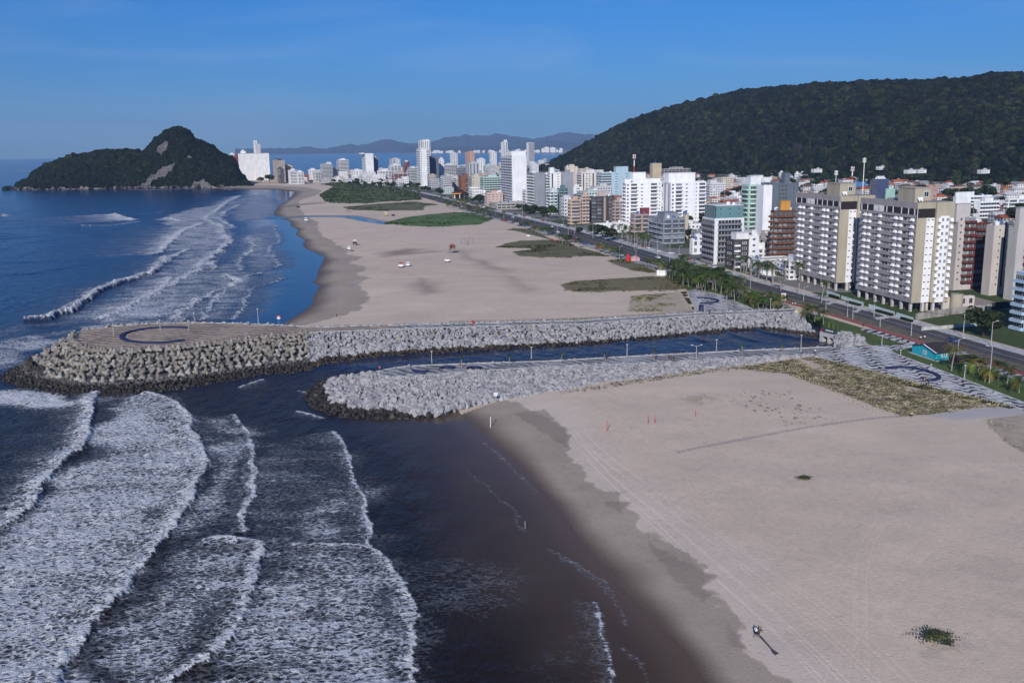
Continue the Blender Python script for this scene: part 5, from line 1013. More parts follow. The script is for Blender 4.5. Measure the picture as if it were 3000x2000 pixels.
# grounds of the towers: paths, hedges, fences and walls
def wall_line(name, pts, h, th, m_, label, cat, z=ZT, group=None): 
    o = ribbon(name, rail(pts, z, max(2, len(pts)*4)), th, h, m_, kind='thing'); return tag(o, label, cat, group)
wall_line('boundary_wall', [(2682,938),(2790,921),(2904,909)], 2.6, .4, mat('stained_wall', (.36, .34, .32), .9, .1, .5, .5, stretch=(1, 1, .4)), 'stained grey boundary wall between the nearer twin tower and the lawn', 'wall')
wall_line('boundary_wall', [(2904,909),(2975,900)], 3.0, .4, mat('black_wall', (.03, .03, .035), .8), 'black stretch of wall left of the blue and white tower', 'wall')
wall_line('boundary_wall', [(2700,968),(2860,955)], 1.2, .4, mat('pale_low_wall', (.5, .5, .48), .9, .1, .4, .6), 'low pale wall along the lawn by the avenue', 'wall')
blue_w = mat('pale_blue_wall', (.55, .66, .68), .8); hedge_m = mat('clipped_hedge', (.025, .045, .018), .9, .1, .6, 2, bump=.2)
for i, pts in enumerate(([(2422,861),(2460,873)], [(2465,876),(2530,896)], [(2545,901),(2620,924)], [(2626,926),(2676,942)])): wall_line('garden_fence', pts, 1.5, .25, blue_w, 'pale blue fence panel number %s from the palm end, in front of the twin towers' % ('one', 'two', 'three', 'four')[i], 'fence')
for i, pts in enumerate(([(2430,868),(2456,877)], [(2482,888),(2520,898)], [(2566,913),(2614,927)], [(2640,936),(2672,946)])): wall_line('hedge', pts, 1.1, 1.0, hedge_m, 'clipped dark hedge in front of pale blue fence panel %s' % ('one', 'two', 'three', 'four')[i], 'hedge')
wall_line('boundary_wall', [(2230,806),(2318,812)], 2.6, .3, white, 'long plain white wall behind the palms left of the twin towers', 'wall')
pthm = mat('garden_path', (.5, .5, .51), .9, .1, .25, 1)
for pts in ([(2395,873),(2430,862),(2436,864),(2402,876)], [(2420,888),(2448,880),(2454,883),(2428,892)], [(2500,912),(2530,897),(2537,900),(2508,916)], [(2560,930),(2628,922),(2636,925),(2570,936)]): px_sheet('path', pts, ZT+.14, pthm, .1)
px_sheet('yard', [(2690,930),(2760,880),(2860,870),(2990,905),(2900,906),(2790,918)], ZT+.04, mat('yard_paving', (.34, .29, .27), .9, .1, .3, .5))
# ------------------------------------------------------------------ trees
palm_leaf = leaf_mat('palm_leaf', .3); bark = mat('palm_bark', (.3, .27, .24), .9, .1, .35, 2); bark2 = mat('tree_bark', (.1, .08, .06), .9, .1, .35, 2)
def palm_me(seed, hue):
    r = random.Random(seed); V, Fc, C = [], [], []
    for k in range(19):
        a = k*2.4+r.uniform(-.2, .2); el = r.uniform(-.15, 1.15); ln = r.uniform(2.5, 3.3); n = 7; pts = []
        p = Vector((0, 0, 0)); e = el
        for i in range(n+1): pts.append(p.copy()); p = p+Vector((math.cos(a)*math.cos(e), math.sin(a)*math.cos(e), math.sin(e)))*ln/n; e -= .27+.05*r.random()
        side = Vector((-math.sin(a), math.cos(a), 0)); c = [h_*r.uniform(.6, 1.3) for h_ in hue]
        if r.random() < .1: c = [.14, .12, .03]
        for i in range(n):
            w0 = .55*math.sin(math.pi*min(1, (i+.6)/(n+.3)))+.08; w1 = .55*math.sin(math.pi*min(1, (i+1.4)/(n+.6)))+.05
            for s in (-1, 1):
                for j in (0, 1):
                    f0 = j*.5; q0 = pts[i].lerp(pts[i+1], f0); q1 = pts[i].lerp(pts[i+1], f0+.32); tipv = q1+side*s*(w0 if j == 0 else w1)*1.25+(pts[i+1]-pts[i])*.5-Vector((0, 0, .22)); b0 = len(V); V += [q0[:], q1[:], tipv[:]]; Fc.append((b0, b0+1, b0+2)); C += [c]*3
    me = npmesh('crown', V, Fc, [palm_leaf]); set_attr(me, 'col', np.array(C)); return me
HUES = [(.06, .105, .025), (.08, .12, .026), (.045, .08, .026), (.2, .185, .035)]
PALMC = [palm_me(i, HUES[i % 3]) for i in range(6)]+[palm_me(20, HUES[3]), palm_me(21, HUES[3])]
PALMT = []
for i in range(4):
    b = MB(); r = random.Random(i); p = Vector((0, 0, -.3)); lean = Vector((r.uniform(-.07, .07), r.uniform(-.07, .07), 0))
    for k in range(6): q = Vector((lean.x*(k+1)**1.4, lean.y*(k+1)**1.4, (k+1)*1.0)); b.tube(p, q, .23-.02*k, .21-.02*k, 7); p = q
    PALMT.append((b.mesh('trunk', [bark]), p.copy()))
def palm(px, py, h, label, grp, gold=False, z=ZT, size=1.0):
    q = P(px, py, z); i = r3.randrange(4); s = h/6.0; root = empty('palm_tree', q, r3.uniform(0, 6.28), label, 'palm tree', grp); link('trunk', PALMT[i][0], root, None, None, (max(s, .7), max(s, .7), s))
    link('crown', PALMC[r3.choice([6, 7]) if gold else r3.randrange(6)], root, (PALMT[i][1].x*max(s, .7), PALMT[i][1].y*max(s, .7), PALMT[i][1].z*s), r3.uniform(0, 6), (size*r3.uniform(.9, 1.15),)*3)
def palms(pts, label, grp, h0, h1, gold=0.0, size=1.0):
    for x, y in pts: palm(x, y, r3.uniform(h0, h1), label, grp, r3.random() < gold, size=size)
def in_px(poly, n, seed, mind=6):
    r = random.Random(seed); xs = [p[0] for p in poly]; ys = [p[1] for p in poly]; out = []
    for _ in range(4000):
        if len(out) >= n: break
        x, y = r.uniform(min(xs), max(xs)), r.uniform(min(ys), max(ys))
        if inside(np.array([x]), np.array([y]), poly)[0] and all((x-a)**2+((y-b_)*2)**2 > mind**2 for a, b_ in out): out.append((x, y))
    return out
palms([(2002,837),(2047,845),(2058,860),(2065,857),(2129,888),(2152,888),(2164,878)]+in_px([(1920,795),(2010,790),(2110,830),(2160,850),(2165,878),(2090,858),(2000,838)], 52, 1, 10), 'coconut palm in the thick grove between the mosaic plaza and the avenue', 'palms of the thick grove', 4.6, 7.2, .06, 1.5)
palms([(2206,898),(2221,903),(2244,906),(2268,908)]+in_px([(2170,880),(2290,895),(2300,905),(2220,905)], 12, 2, 12), 'young coconut palm on the lawn strip beside the far plaza', 'young palms on the lawn strip', 3.2, 4.6, .1, 1.3)
palm(2174,858,6.6,'golden yellow palm at the avenue edge of the thick grove',None,True)
palms([(2357,936),(2371,928),(2387,940),(2412,949)], 'short palm on the lawn by the end of the canal', 'palms by the canal end', 3.4, 5.0, .2, 1.3)
palms([(2787,1085)], 'single yellowing palm right beside the turquoise kiosk', None, 6.0, 6.4, 1, 1.25)
palms([(2830,1090),(2851,1099),(2865,1090),(2885,1118),(2925,1112),(2950,1130),(2985,1150)], 'bushy palm on the lawn between the kiosk and the picture edge', 'lawn palms right of the kiosk', 3.2, 5.0, .35, 1.35)
palms([(2221,823),(2245,828),(2266,832),(2342,826),(2288,851),(2264,833)], 'tall palm with a whitewashed foot on the lawn left of the twin towers', 'whitewashed palms', 7.5, 10.5, 0, 1.55)
palm(2406,887,8.4,'tall palm between the twin towers and the avenue',None,size=1.3)
palms([(2170,800),(2185,806),(2200,812),(2214,806),(2230,818),(2150,792),(2300,822)], 'palm among the shrubs in front of the black and white block', 'palms before the black and white block', 6, 9, 0, 1.2)
palms([(1848,721),(1889,728),(1901,727),(1878,725),(1866,722),(1838,716),(1818,712)]+in_px([(1770,690),(1900,700),(1905,728),(1840,715)], 9, 4, 10), 'tall slim palm in front of the blue-grey curved block', 'palms before the curved block', 6.5, 9.5, 0, 1.25)
palms([(1892,783),(1902,787),(1916,790)], 'palm of the small clump beside the red beach tent', 'palms beside the red tent', 4.2, 5.4)
palms([(1756,741),(1772,746),(1793,753),(1803,756),(1815,759)], 'palm in the roadside row above the parking bay', 'roadside row palms', 4.5, 6.0, .1, 1.4)
palms([(1658,719),(1665,723),(1648,716),(1695,728),(1640,712)], 'palm beside the road bend behind the red parasols', 'palms behind the red parasols', 4.5, 6.5, 0, 1.4)
palms([(1516,664),(1543,674),(1558,672),(1570,684),(1579,690),(1589,690),(1599,692),(1607,688),(1614,690)], 'palm in the dark clump on the beach side of the avenue', 'beach-side clump palms', 4.0, 6.5, 0, 1.5)
palms(in_px([(1290,585),(1330,592),(1430,610),(1480,640),(1460,650),(1400,635),(1310,612),(1260,596)], 46, 5, 7), 'dark palm in the long grove where the avenue meets the green dunes', 'palms of the dune grove', 4, 7, .05, 1.3)
palms(in_px([(960,535),(1040,528),(1200,545),(1235,560),(1230,582),(1150,572),(1080,550)], 40, 6, 5), 'far palm rising from the dark scrub in front of the tall white towers', 'far palms in the scrub', 5, 9, 0, 1.5)
palms([(1684,685),(1665,690),(1652,660),(1600,650)], 'palm on the inland pavement across from the beach clump', 'inland pavement palms', 7, 9)
# broad-leaved trees
def tree_me(seed):
    r = np.random.default_rng(seed); lobes = [(r.uniform(-1.6, 1.6), r.uniform(-1.6, 1.6), r.uniform(-.7, 1.2), r.uniform(1.0, 1.8)) for _ in range(9)]; V, Fc, C = [], [], []
    for lx, ly, lz, lr in lobes:
        base = np.array([.022, .036, .014])*r.uniform(.6, 1.7)
        for _ in range(75):
            d = r.normal(size=3); d /= np.linalg.norm(d); p = np.array([lx, ly, lz])+d*lr*r.uniform(.6, 1.05); t = np.cross(d, r.normal(size=3)); t /= np.linalg.norm(t); u = np.cross(d+r.normal(0, .5, 3), t); u /= np.linalg.norm(u); s = r.uniform(.22, .42); n = len(V)
            V += [tuple(p-t*s-u*s*.6), tuple(p+t*s-u*s*.6), tuple(p+t*s*.6+u*s), tuple(p-t*s*.6+u*s)]; Fc.append((n, n+1, n+2, n+3)); C += [base*r.uniform(.6, 1.4)]*4
    me = npmesh('crown', V, Fc, [palm_leaf]); set_attr(me, 'col', np.array(C)); return me
TREEC = [tree_me(i) for i in range(6)]; TT = []
b = MB(); b.tube((0, 0, -.3), (0, 0, 2.2), .28, .2, 7)
for a in range(5): b.tube((0, 0, 2.0), (math.cos(a*1.26)*1.3, math.sin(a*1.26)*1.3, 3.6), .14, .06, 5)
TT = b.mesh('trunk', [bark2])
def tree(px, py, s, label, grp=None, z=ZT, flat=.85):
    q = P(px, py, z); root = empty('tree', q, r3.uniform(0, 6.3), label, 'tree', grp); root.scale = (s, s, s); link('trunk', TT, root); link('crown', TREEC[r3.randrange(6)], root, (0, 0, 3.9), r3.uniform(0, 6), (1.25, 1.25, flat))
for x, y, s, lb in ((1612,640,2.0,'big spreading tree by the avenue in front of the teal block'), (1596,636,1.3,'smaller tree left of the big spreading tree'), (1536,622,1.5,'round tree beside the grey podium'), (1520,618,1.1,'small tree left of the podium round tree'), (1555,626,1.1,'small tree under the grey slab tower'), (1742,690,1.5,'round tree in front of the pale blue roofed shed'), (1700,688,1.0,'low round tree at the corner of the shed'),
    (1765,700,1.7,'dense tree right of the shed corner'), (1790,706,1.6,'dense tree behind the tall slim palms'), (2008,690,1.6,'tree beside the beige party wall'), (2020,700,1.3,'tree in front of the black and white banded block'), (2240,745,1.5,'dark tree left of the brown tower'), (2880,985,1.7,'large dark tree on the lawn below the black wall'), (2905,990,1.2,'dark tree behind the large dark lawn tree'), (2105,815,1.0,'bush-like tree at the avenue crossing'), (2975,660,2.4,'big dark tree behind the grey slab towers'), (2990,640,2.2,'big dark tree right behind the roof box tower'), (1662,712,1.0,'low wide tree behind the red parasols'), (790,536,3.0,'round tree in front of the slab hotel'), (765,537,2.2,'small trees foot of the slab hotel, left one'), (722,545,1.8,'shrubby tree where the headland meets the slab hotel')): tree(x, y, s, lb)
n = 0
for t_ in range(8000):
    if n >= 230: break
    px = r3.uniform(1600, 3100); ytop = float(np.interp(px, [1600,1870,2100,2400,3000], [488,505,512,520,540])); ylo = float(np.interp(px, [1600,1870,2060,2330,2600,2900,3100], [520,590,690,700,640,660,800])); py = ytop+(ylo-ytop)*r3.random()**1.7; q = P(px, py, ZT)
    if not free(q.x, q.y, 2.5) or q.y < 330: continue
    tree(px, py, r3.uniform(1.3, 2.6), 'dark broad-leaved tree among the low houses below the hill', 'trees among the houses'); n += 1
n = 0
for t_ in range(3000):
    if n >= 60: break
    px = r3.uniform(860, 1600); yav = float(np.interp(px, [850,1000,1230,1330,1477,1600], [540,540,562,584,612,645])); py = yav-r3.uniform(0, 14); q = P(px, py, ZT)
    if not free(q.x, q.y, 1): continue
    tree(px, py, r3.uniform(.9, 1.7), 'small dark tree at the foot of the seafront blocks', 'small trees at the foot of the blocks'); n += 1
# dune scrub, straw vines and grass: what nobody could count
def tufts(name, poly, n, s0, s1, cols, label, kind='scrub', flat=.6, edge=True, z=2.9):
    pl = Pn(poly, z); x0, y0 = pl.min(0); x1, y1 = pl.max(0); x = rng.uniform(x0, x1, n*3); y = rng.uniform(y0, y1, n*3); k = inside(x, y, pl) & (fbm(x, y, 3, .08) > .40); x = x[k][:n]; y = y[k][:n]; m_ = len(x)
    v, f = IC1; s = rng.uniform(s0, s1, m_); sc3 = np.stack([s, s, s*flat], 1); V = v[None]*(1+rng.normal(0, .22, (m_, len(v), 1)))*sc3[:, None]+np.stack([x, y, np.full(m_, z+.05)], 1)[:, None]; Fa = (f[None]+np.arange(m_)[:, None, None]*len(v)).reshape(-1, 3)
    c = np.array(cols)[rng.integers(len(cols), size=m_)]*rng.uniform(.6, 1.4, (m_, 1)); me = npmesh(name, V.reshape(-1, 3), Fa, [forest_m]); set_attr(me, 'col', np.repeat(c, len(v), axis=0)); tag(link(name, me), label, 'scrub', kind='stuff')
gd = [(.035, .058, .018), (.045, .066, .02), (.026, .042, .016)]; gb = [(.045, .05, .018), (.07, .062, .025), (.035, .04, .015)]; gs = [(.12, .11, .045), (.09, .085, .03), (.16, .14, .07)]
tufts('scrub', VEG['a'], 3800, .8, 2.2, gd, 'dark green dune scrub in front of the farthest towers'); tufts('scrub', VEG['b'], 1500, .6, 1.3, gd+gb, 'brownish green dune scrub behind the stream', flat=.4); tufts('scrub', VEG['c'], 2600, .5, 1.1, [(.035, .08, .018), (.045, .085, .02)], 'bright green dune patch beside the palm grove', flat=.4)
tufts('scrub', VEG['d'], 500, .4, .9, gb, 'narrow green dune strip beside the avenue', flat=.4); tufts('scrub', VEG['e'], 1800, .4, 1.0, gb, 'olive dune scrub below the red parasols', flat=.35); tufts('scrub', VEG['f'], 700, .3, .7, gb+gs, 'thin olive dune scrub by the red tent', flat=.35); tufts('scrub', VEG['g'], 2600, .25, .8, gs+gb, 'brown and olive dune scrub beyond the plaza', flat=.35)
def vines(name, poly, n, cols, label, l0=.5, l1=1.7, z=2.85, th=.1, dens=.3):
    pl = Pn(poly, z); x0, y0 = pl.min(0); x1, y1 = pl.max(0); x = rng.uniform(x0, x1, n*3); y = rng.uniform(y0, y1, n*3); d = dist_line(x, y, np.vstack([pl, pl[:1]])); k = inside(x, y, pl) & (fbm(x, y, 3, .12)+.1*np.exp(-d/2) > dens); x = x[k][:n]; y = y[k][:n]; m_ = len(x); a = rng.normal(.9, .7, m_); S = 5; V = np.zeros((m_, S*2, 3)); cx, cy = x.copy(), y.copy()
    for i in range(S):
        w_ = th*rng.uniform(.5, 1.3, m_)*(1 if 0 < i < S-1 else .4); zz = z+.06+.14*math.sin(math.pi*i/(S-1)); V[:, 2*i] = np.stack([cx-np.sin(a)*w_, cy+np.cos(a)*w_, np.full(m_, zz)], 1); V[:, 2*i+1] = np.stack([cx+np.sin(a)*w_, cy-np.cos(a)*w_, np.full(m_, zz-.03)], 1)
        st_ = rng.uniform(l0, l1, m_)/S; cx = cx+np.cos(a)*st_; cy = cy+np.sin(a)*st_; a = a+rng.normal(0, .45, m_)
    q = np.array([[2*i, 2*i+1, 2*i+3, 2*i+2] for i in range(S-1)]); Fa = (q[None]+np.arange(m_)[:, None, None]*S*2).reshape(-1, 4); c = np.array(cols)[rng.integers(len(cols), size=m_)]*rng.uniform(.6, 1.4, (m_, 1)); me = npmesh(name, V.reshape(-1, 3), Fa, [forest_m]); set_attr(me, 'col', np.repeat(c, S*2, axis=0)); tag(link(name, me), label, 'vines', kind='stuff')
st_c = [(.42, .36, .2), (.16, .14, .06), (.26, .24, .10), (.09, .08, .04), (.5, .44, .3)]
vines('vines', VEG['i'], 7500, st_c, 'straw-coloured creeping vines on the sand below the near plaza', .9, 2.8, th=.085, z=3.04); vines('vines', VEG['h'], 4200, st_c+[(.1, .13, .04)], 'straw-coloured creeping vines on the sand beyond the far breakwater', 1.2, 3.0, th=.16); vines('vines', VEG['j'], 1400, st_c[1:], 'tangled vines at the right edge of the sand', .6, 1.6)
vines('vines', [(1600,1156),(1760,1126),(1950,1098),(2130,1072),(2330,1058),(2330,1066),(2130,1086),(1950,1110),(1760,1138)], 1300, st_c[1:4], 'line of runners along the foot of the near breakwater stones', .8, 2.2); vines('vines', [(1500,944),(1700,932),(2000,917),(2030,925),(1850,934),(1600,946)], 1300, st_c[1:]+[(.1, .14, .04)], 'green runners behind the far breakwater walk', 1, 2.4)
def shrub(px, py, rad, n, label):
    q = P(px, py, 2.9); root = empty('shrub', q, 0, label, 'shrub'); V, Fc, C = [], [], []
    for i in range(n):
        a = rng.uniform(0, 6.28); rr = rad*abs(rng.normal(0, .5)); x, y, z_ = rr*math.cos(a)*1.3, rr*math.sin(a), rng.uniform(0, .5)*max(0, 1-rr/rad/1.6); s = rng.uniform(.08, .2); t = rng.normal(0, 1, 3); t /= np.linalg.norm(t); u = np.cross(t, rng.normal(0, 1, 3)); u /= np.linalg.norm(u); p = np.array([x, y, z_+.05]); k = len(V); V += [tuple(p-t*s), tuple(p+u*s*.7), tuple(p+t*s), tuple(p-u*s*.7)]; Fc.append((k, k+1, k+2, k+3)); C += [np.array((.05, .062, .025))*rng.uniform(.4, 1.8)]*4
    me = npmesh('foliage', V, Fc, [palm_leaf]); set_attr(me, 'col', np.array(C)); link('foliage', me, root); b = MB()
    for k in range(9): a = k*.7; b.tube((0, 0, -.1), (math.cos(a)*rad*.8, math.sin(a)*rad*.6, .1), .03, .015, 4)
    b.obj('stem', [bark2], root)
shrub(2738,1862,2.2,1100,'spreading green beach plant alone on the sand, bottom right'); shrub(2355,1400,1.3,450,'small low beach plant in the middle of the sand'); shrub(2780,1885,1.0,120,'sparse sprawl of runners beside the spreading beach plant')
# ------------------------------------------------------------------ street furniture
def top_h(o, py):
    lo, hi = .2, 60
    for _ in range(30):
        m_ = (lo+hi)/2
        if Q(o.x, o.y, o.z+m_)[1] > py: lo = m_
        else: hi = m_
    return lo
LM = {}
def lamp(px, py, pt, kind='arm', label=None, grp=None, z=ZT):
    o = P(px, py, z); h = top_h(o, pt); hk = (kind, round(h*2)/2)
    if hk not in LM:
        h_ = hk[1]; b = MB(); b.tube((0, 0, -.2), (0, 0, h_), .15, .09, 8); b.tube((0, 0, -.2), (0, 0, .6), .2, n=8); hd = MB()
        for s in ((-1, 1) if kind == 'double' else (1,)):
            if kind != 'post': b.tube((0, 0, h_-.2), (s*1.5, 0, h_+.25), .06, n=6); hd.box(s*1.5-.35, s*1.5+.35, -.16, .16, h_+.2, h_+.36)
        if kind == 'post': hd.box(-.3, .3, -.15, .15, h_-.05, h_+.12)
        LM[hk] = (b.mesh('pole', [metal]), hd.mesh('lamp_head', [mat('lamp_head', (.6, .6, .6), .5)]))
    root = empty('street_lamp', o, r3.choice([0, math.pi]) if kind != 'post' else 0, label, 'street lamp', grp); link('pole', LM[hk][0], root); link('lamp_head', LM[hk][1], root)
for x, y, t_ in ((1859,732,681),(1926,754,699),(1962,768,714),(1989,770,722),(2179,804,764),(2199,819,768),(2153,804,762),(2198,847,800),(2354,881,840),(1863,767,730),(1815,759,722),(1737,697,656),(1633,699,662),(1696,728,696),(1531,644,600),(1480,625,595),(1420,608,582),(1360,592,570)): lamp(x, y, t_, 'double' if x in (1859, 2179) else 'arm', 'grey street lamp along the avenue left of the twin towers', 'avenue lamps before the towers')
for x, y, t_ in ((2482,929,877),(2498,935,893),(2578,959,926),(2669,984,941),(2419,911,878),(2903,1012,942),(2806,1033,993)): lamp(x, y, t_, 'arm', 'grey street lamp beside the avenue in front of the twin towers', 'avenue lamps at the towers')
for x, y, t_ in ((2825,1110,1069),(2583,1014,984),(2638,1043,1023),(2257,911,875),(2726,1092,1066)): lamp(x, y, t_, 'post', 'short lamp post on the lawns and plaza', 'short lamp posts')
lamp(2898,1122,1017,'arm','tall lamp post on the lawn among the right-hand palms')
for x, y, t_ in ((1265,1062,1032),(1557,1049,1018),(1837,1040,1010),(2099,1026,995),(2346,1030,983)): lamp(x, y, t_, 'post', 'slim pale lamp post on the near breakwater walk by the canal', 'near breakwater lamps', zt2(x))
lamp(2040,1049,1013,'double','two-armed lamp post on the near breakwater walk',z=zt2(2040))
for x, y, t_ in ((333,983,950),(470,968,936),(553,966,938),(757,946,905),(570,942,915)): lamp(x, y, t_, 'post', 'thin lamp post on the round striped terrace', 'terrace lamps', 5.2)
def pole(px, py, pt, label, wire=True):
    o = P(px, py, ZT); h = top_h(o, pt); root = empty('utility_pole', o, R(-15), label, 'pole'); b = MB(); b.tube((0, 0, -.2), (0, 0, h), .17, .12, 8); b.obj('pole', [concrete], root); b = MB(); b.box(-1.1, 1.1, -.08, .08, h-.7, h-.5); b.box(-.25, .25, -.3, .1, h-2.4, h-1.6); b.obj('crossarm', [bark2], root); return Vector((o.x, o.y, o.z+h-.5))
pa = pole(2821,990,918,'leaning-wired utility pole beside the dark parked car')
pb = pole(2560,928,872,'utility pole on the pavement before the nearer twin tower'); pc_ = pole(2340,862,812,'utility pole on the pavement before the farther twin tower')
b = MB()
for a_, c_ in ((pc_, pb), (pb, pa), (pa, pa+Vector((34, -60, 2)))):
    for off in (-.9, 0, .9):
        pv_ = None
        for k in range(13):
            f = k/12; p = a_.lerp(c_, f)+Vector((off, off*.3, -1.6*4*f*(1-f)))
            if pv_ is not None: b.tube(pv_, p, .025, n=3, cap=False)
            pv_ = p
tag(b.obj('overhead_wire', [dark_]), 'thin dark wires strung between the utility poles along the avenue', 'wire')
for x, y, h, lb in ((1354,1078,3.4,'first small wind-bent palm from the tip of the near breakwater'), (1493,1071,3.2,'second small palm from the tip of the near breakwater'), (1643,1064,3.2,'third small palm from the tip of the near breakwater'), (1774,1058,2.4,'fourth small palm from the tip of the near breakwater'), (1918,1057,3.6,'small palm beside the walkers on the near breakwater'), (2174,1040,3.2,'small palm right of the two-armed lamp on the near breakwater'), (2289,1034,2.4,'small palm nearest the mosaic plaza on the near breakwater')): palm(x, y, h, lb, None, z=zt2(x), size=.42)
def railing(name, line, label, step=5):
    b = MB(); line = resample(line, int(np.linalg.norm(np.diff(line[:, :2], axis=0), axis=1).sum()/2.2)+2)
    for i, p in enumerate(line): p = Vector(p); b.tube(p, p+Vector((0, 0, 1.1)), .06, n=5)
    for z in (.35, .7, 1.1):
        for i in range(len(line)-1): b.tube(Vector(line[i])+Vector((0, 0, z)), Vector(line[i+1])+Vector((0, 0, z)), .035, n=4, cap=False)
    tag(b.obj(name, [mat('dark_rail', (.06, .06, .07), .5)]), label, 'railing')
railing('railing', top2f, 'dark metal railing along the canal side of the near breakwater walk'); railing('railing', top1f[130:], 'thin railing along the beach side of the far breakwater walk')
navy = mat('navy_bench', (.022, .03, .095), .6, .3, .2, 1)
def bench(pts, label, z, wd=1.0): 
    ln = chaikin(np.array([tuple(P(x, y, z)) for x, y in pts]), 2); o = ribbon('bench', ln, wd, .5, navy, kind='thing'); tag(o, label, 'bench')
bench([(551,962),(500,959),(440,962),(380,972),(354,984),(360,996),(400,1004),(450,1007),(500,1003),(540,997)], 'long blue C-shaped bench on the round striped terrace', 5.22, 1.5)
bench([(2595,1081),(2627,1077),(2657,1077),(2702,1084),(2731,1093),(2750,1103),(2752,1109),(2740,1114),(2724,1116)], 'blue hook-shaped bench on the near mosaic plaza', ZT+.1, 1.1); bench([(2041,873),(2072,874),(2093,878),(2106,882),(2100,886),(2083,888),(2051,890)], 'blue horseshoe bench on the far mosaic plaza', ZT+.12, 1.0)
for pts, lb in (([(1211,1087),(1222,1091),(1240,1092),(1254,1088)], 'short blue curved bench nearest the tip of the near breakwater'), ([(1291,1081),(1300,1077),(1318,1077),(1331,1080)], 'middle short blue curved bench on the near breakwater'), ([(1370,1081),(1382,1077),(1400,1077),(1410,1080)], 'third short blue curved bench on the near breakwater')): bench(pts, lb, zt2(1250), 1.0)
# turquoise kiosk
def kiosk():
    o = P(2741,1057,ZT); a = P(2671,1033,ZT); e = P(2796,1050,ZT); cy = mat('turquoise_render', (.03, .42, .52), .7, .3, .15, 1); wl = (a-o).length; sl = (e-o).length; ang = math.atan2((e-o).y, (e-o).x); root = empty('kiosk', o, ang, 'turquoise kiosk with a dark pitched roof beside the mosaic plaza', 'kiosk'); dW = (a-o).normalized(); ca, sa = math.cos(-ang), math.sin(-ang); wv = Vector((dW.x*ca-dW.y*sa, dW.x*sa+dW.y*ca, 0))*wl; sv = Vector((sl, 0, 0)); h = 2.7; c = [Vector((0, 0, -.1)), sv-Vector((0, 0, .1)), sv+wv-Vector((0, 0, .1)), wv-Vector((0, 0, .1))]; t_ = [v+Vector((0, 0, h)) for v in c]; g0 = (t_[0]+t_[3])/2+Vector((0, 0, 1.3)); g1 = (t_[1]+t_[2])/2+Vector((0, 0, 1.3))
    b = MB(); b.add(c+t_+[g0, g1], [(0, 1, 5, 4), (1, 2, 6, 9, 5), (2, 3, 7, 6), (3, 0, 4, 8, 7)]); b.obj('wall', [cy], root); ov = sv.normalized()*.5; wn = wv.normalized()*.6; b = MB()
    A, B_ = t_[0]-ov-wn-Vector((0, 0, .25)), t_[1]+ov*2-wn-Vector((0, 0, .25)); C, D = t_[3]-ov+wn-Vector((0, 0, .25)), t_[2]+ov*2+wn-Vector((0, 0, .25)); G0, G1 = g0-ov+Vector((0, 0, .05)), g1+ov*2+Vector((0, 0, .05)); up = Vector((0, 0, .14)); b.add([A, B_, G1, G0, A+up, B_+up, G1+up, G0+up], [(0, 3, 2, 1), (4, 5, 6, 7), (0, 1, 5, 4), (1, 2, 6, 5), (3, 0, 4, 7)]); b.add([C, D, G1, G0, C+up, D+up, G1+up, G0+up], [(0, 1, 2, 3), (4, 7, 6, 5), (0, 4, 5, 1), (1, 5, 6, 2), (3, 7, 4, 0)]); b.obj('roof', [mat('dark_roof', (.05, .045, .05), .9, .2, .3, 1)], root)
    b = MB(); b.add([G0+up*1.3-ov*.2, C+up*1.3-ov*.2, A+up*1.3-ov*.2, G0+up*1.3+ov*.9, C+up*1.3+ov*.9, A+up*1.3+ov*.9], [(0, 1, 4, 3), (2, 0, 3, 5)]); b.obj('verge', [panel_], root)
    link('window', unit('window', panel_, glass2), root, (sl*.3, -.02, 1.0), 0, (sl*.26, 1.5, 1.2)); me = unit('window', panel_, glass2); d2 = math.atan2(-wv.y, -wv.x); link('window', me, root, wv*.52+Vector((0, 0, .9)), d2, (1.5, 1.5, 1.25)); b = MB(); b.box(sl*.68, sl*.97, -.05, .1, 0, 2.0); b.obj('door', [dark_], root)
    b = MB(); b.prism([(-.8, -.8), (sl+.8, -.8), (sl+wv.x+.8, wv.y+.8), (wv.x-.8, wv.y+.8)], -.15, .12); b.obj('plinth', [concrete], root)
kiosk()
q = P(2822,1062,ZT); root = empty('shed', q, R(12), 'small black shed behind the turquoise kiosk', 'shed'); b = MB(); b.box(-2.4, 2.4, 0, 2.6, 0, 2.6); b.obj('wall', [dark_], root); b = MB(); b.box(-2.6, 2.6, -.2, 2.8, 2.6, 2.75); b.obj('roof', [mat('shed_roof', (.35, .37, .42), .6)], root)
# culvert with its board at the head of the canal
q = P(2402,1000,0.0); e = P(2448,1012,0.0); root = empty('culvert', q, math.atan2((e-q).y, (e-q).x), 'pale concrete culvert with a dark board at the head of the canal', 'culvert'); wd = (e-q).length; b = MB(); b.box(-.3, wd*.12, 0, 5, -1, 3.6); b.box(wd*.46, wd*.54, 0, 5, -1, 2.2); b.box(wd*.9, wd+.6, 0, 5, -1, 3.6); b.box(wd*.12, wd*.9, 0, 5, 2.2, 3.6); b.obj('abutment', [mat('pale_concrete', (.5, .5, .5), .9, .1, .4, 1)], root); b = MB(); b.box(wd*.12, wd*.9, 4, 4.6, -1, 2.2); b.obj('opening_shade', [dark_], root)  # dark slab across the back stands for the shade inside the culvert
b = MB(); b.box(-.1, wd, .3, .45, 3.6, 5.4); 
for k in range(5): b.box(wd*(.3+.1*k), wd*(.3+.1*k+.06), .27, .3, 4.3, 4.8, 1)
b.obj('board', [mat('board_dark', (.05, .07, .08), .6), panel_], root); b = MB(); b.box(-.3, .6, .25, .5, 3.6, 4.6); b.obj('panel', [mat('red_panel', (.45, .04, .05), .7)], root)
rk = []
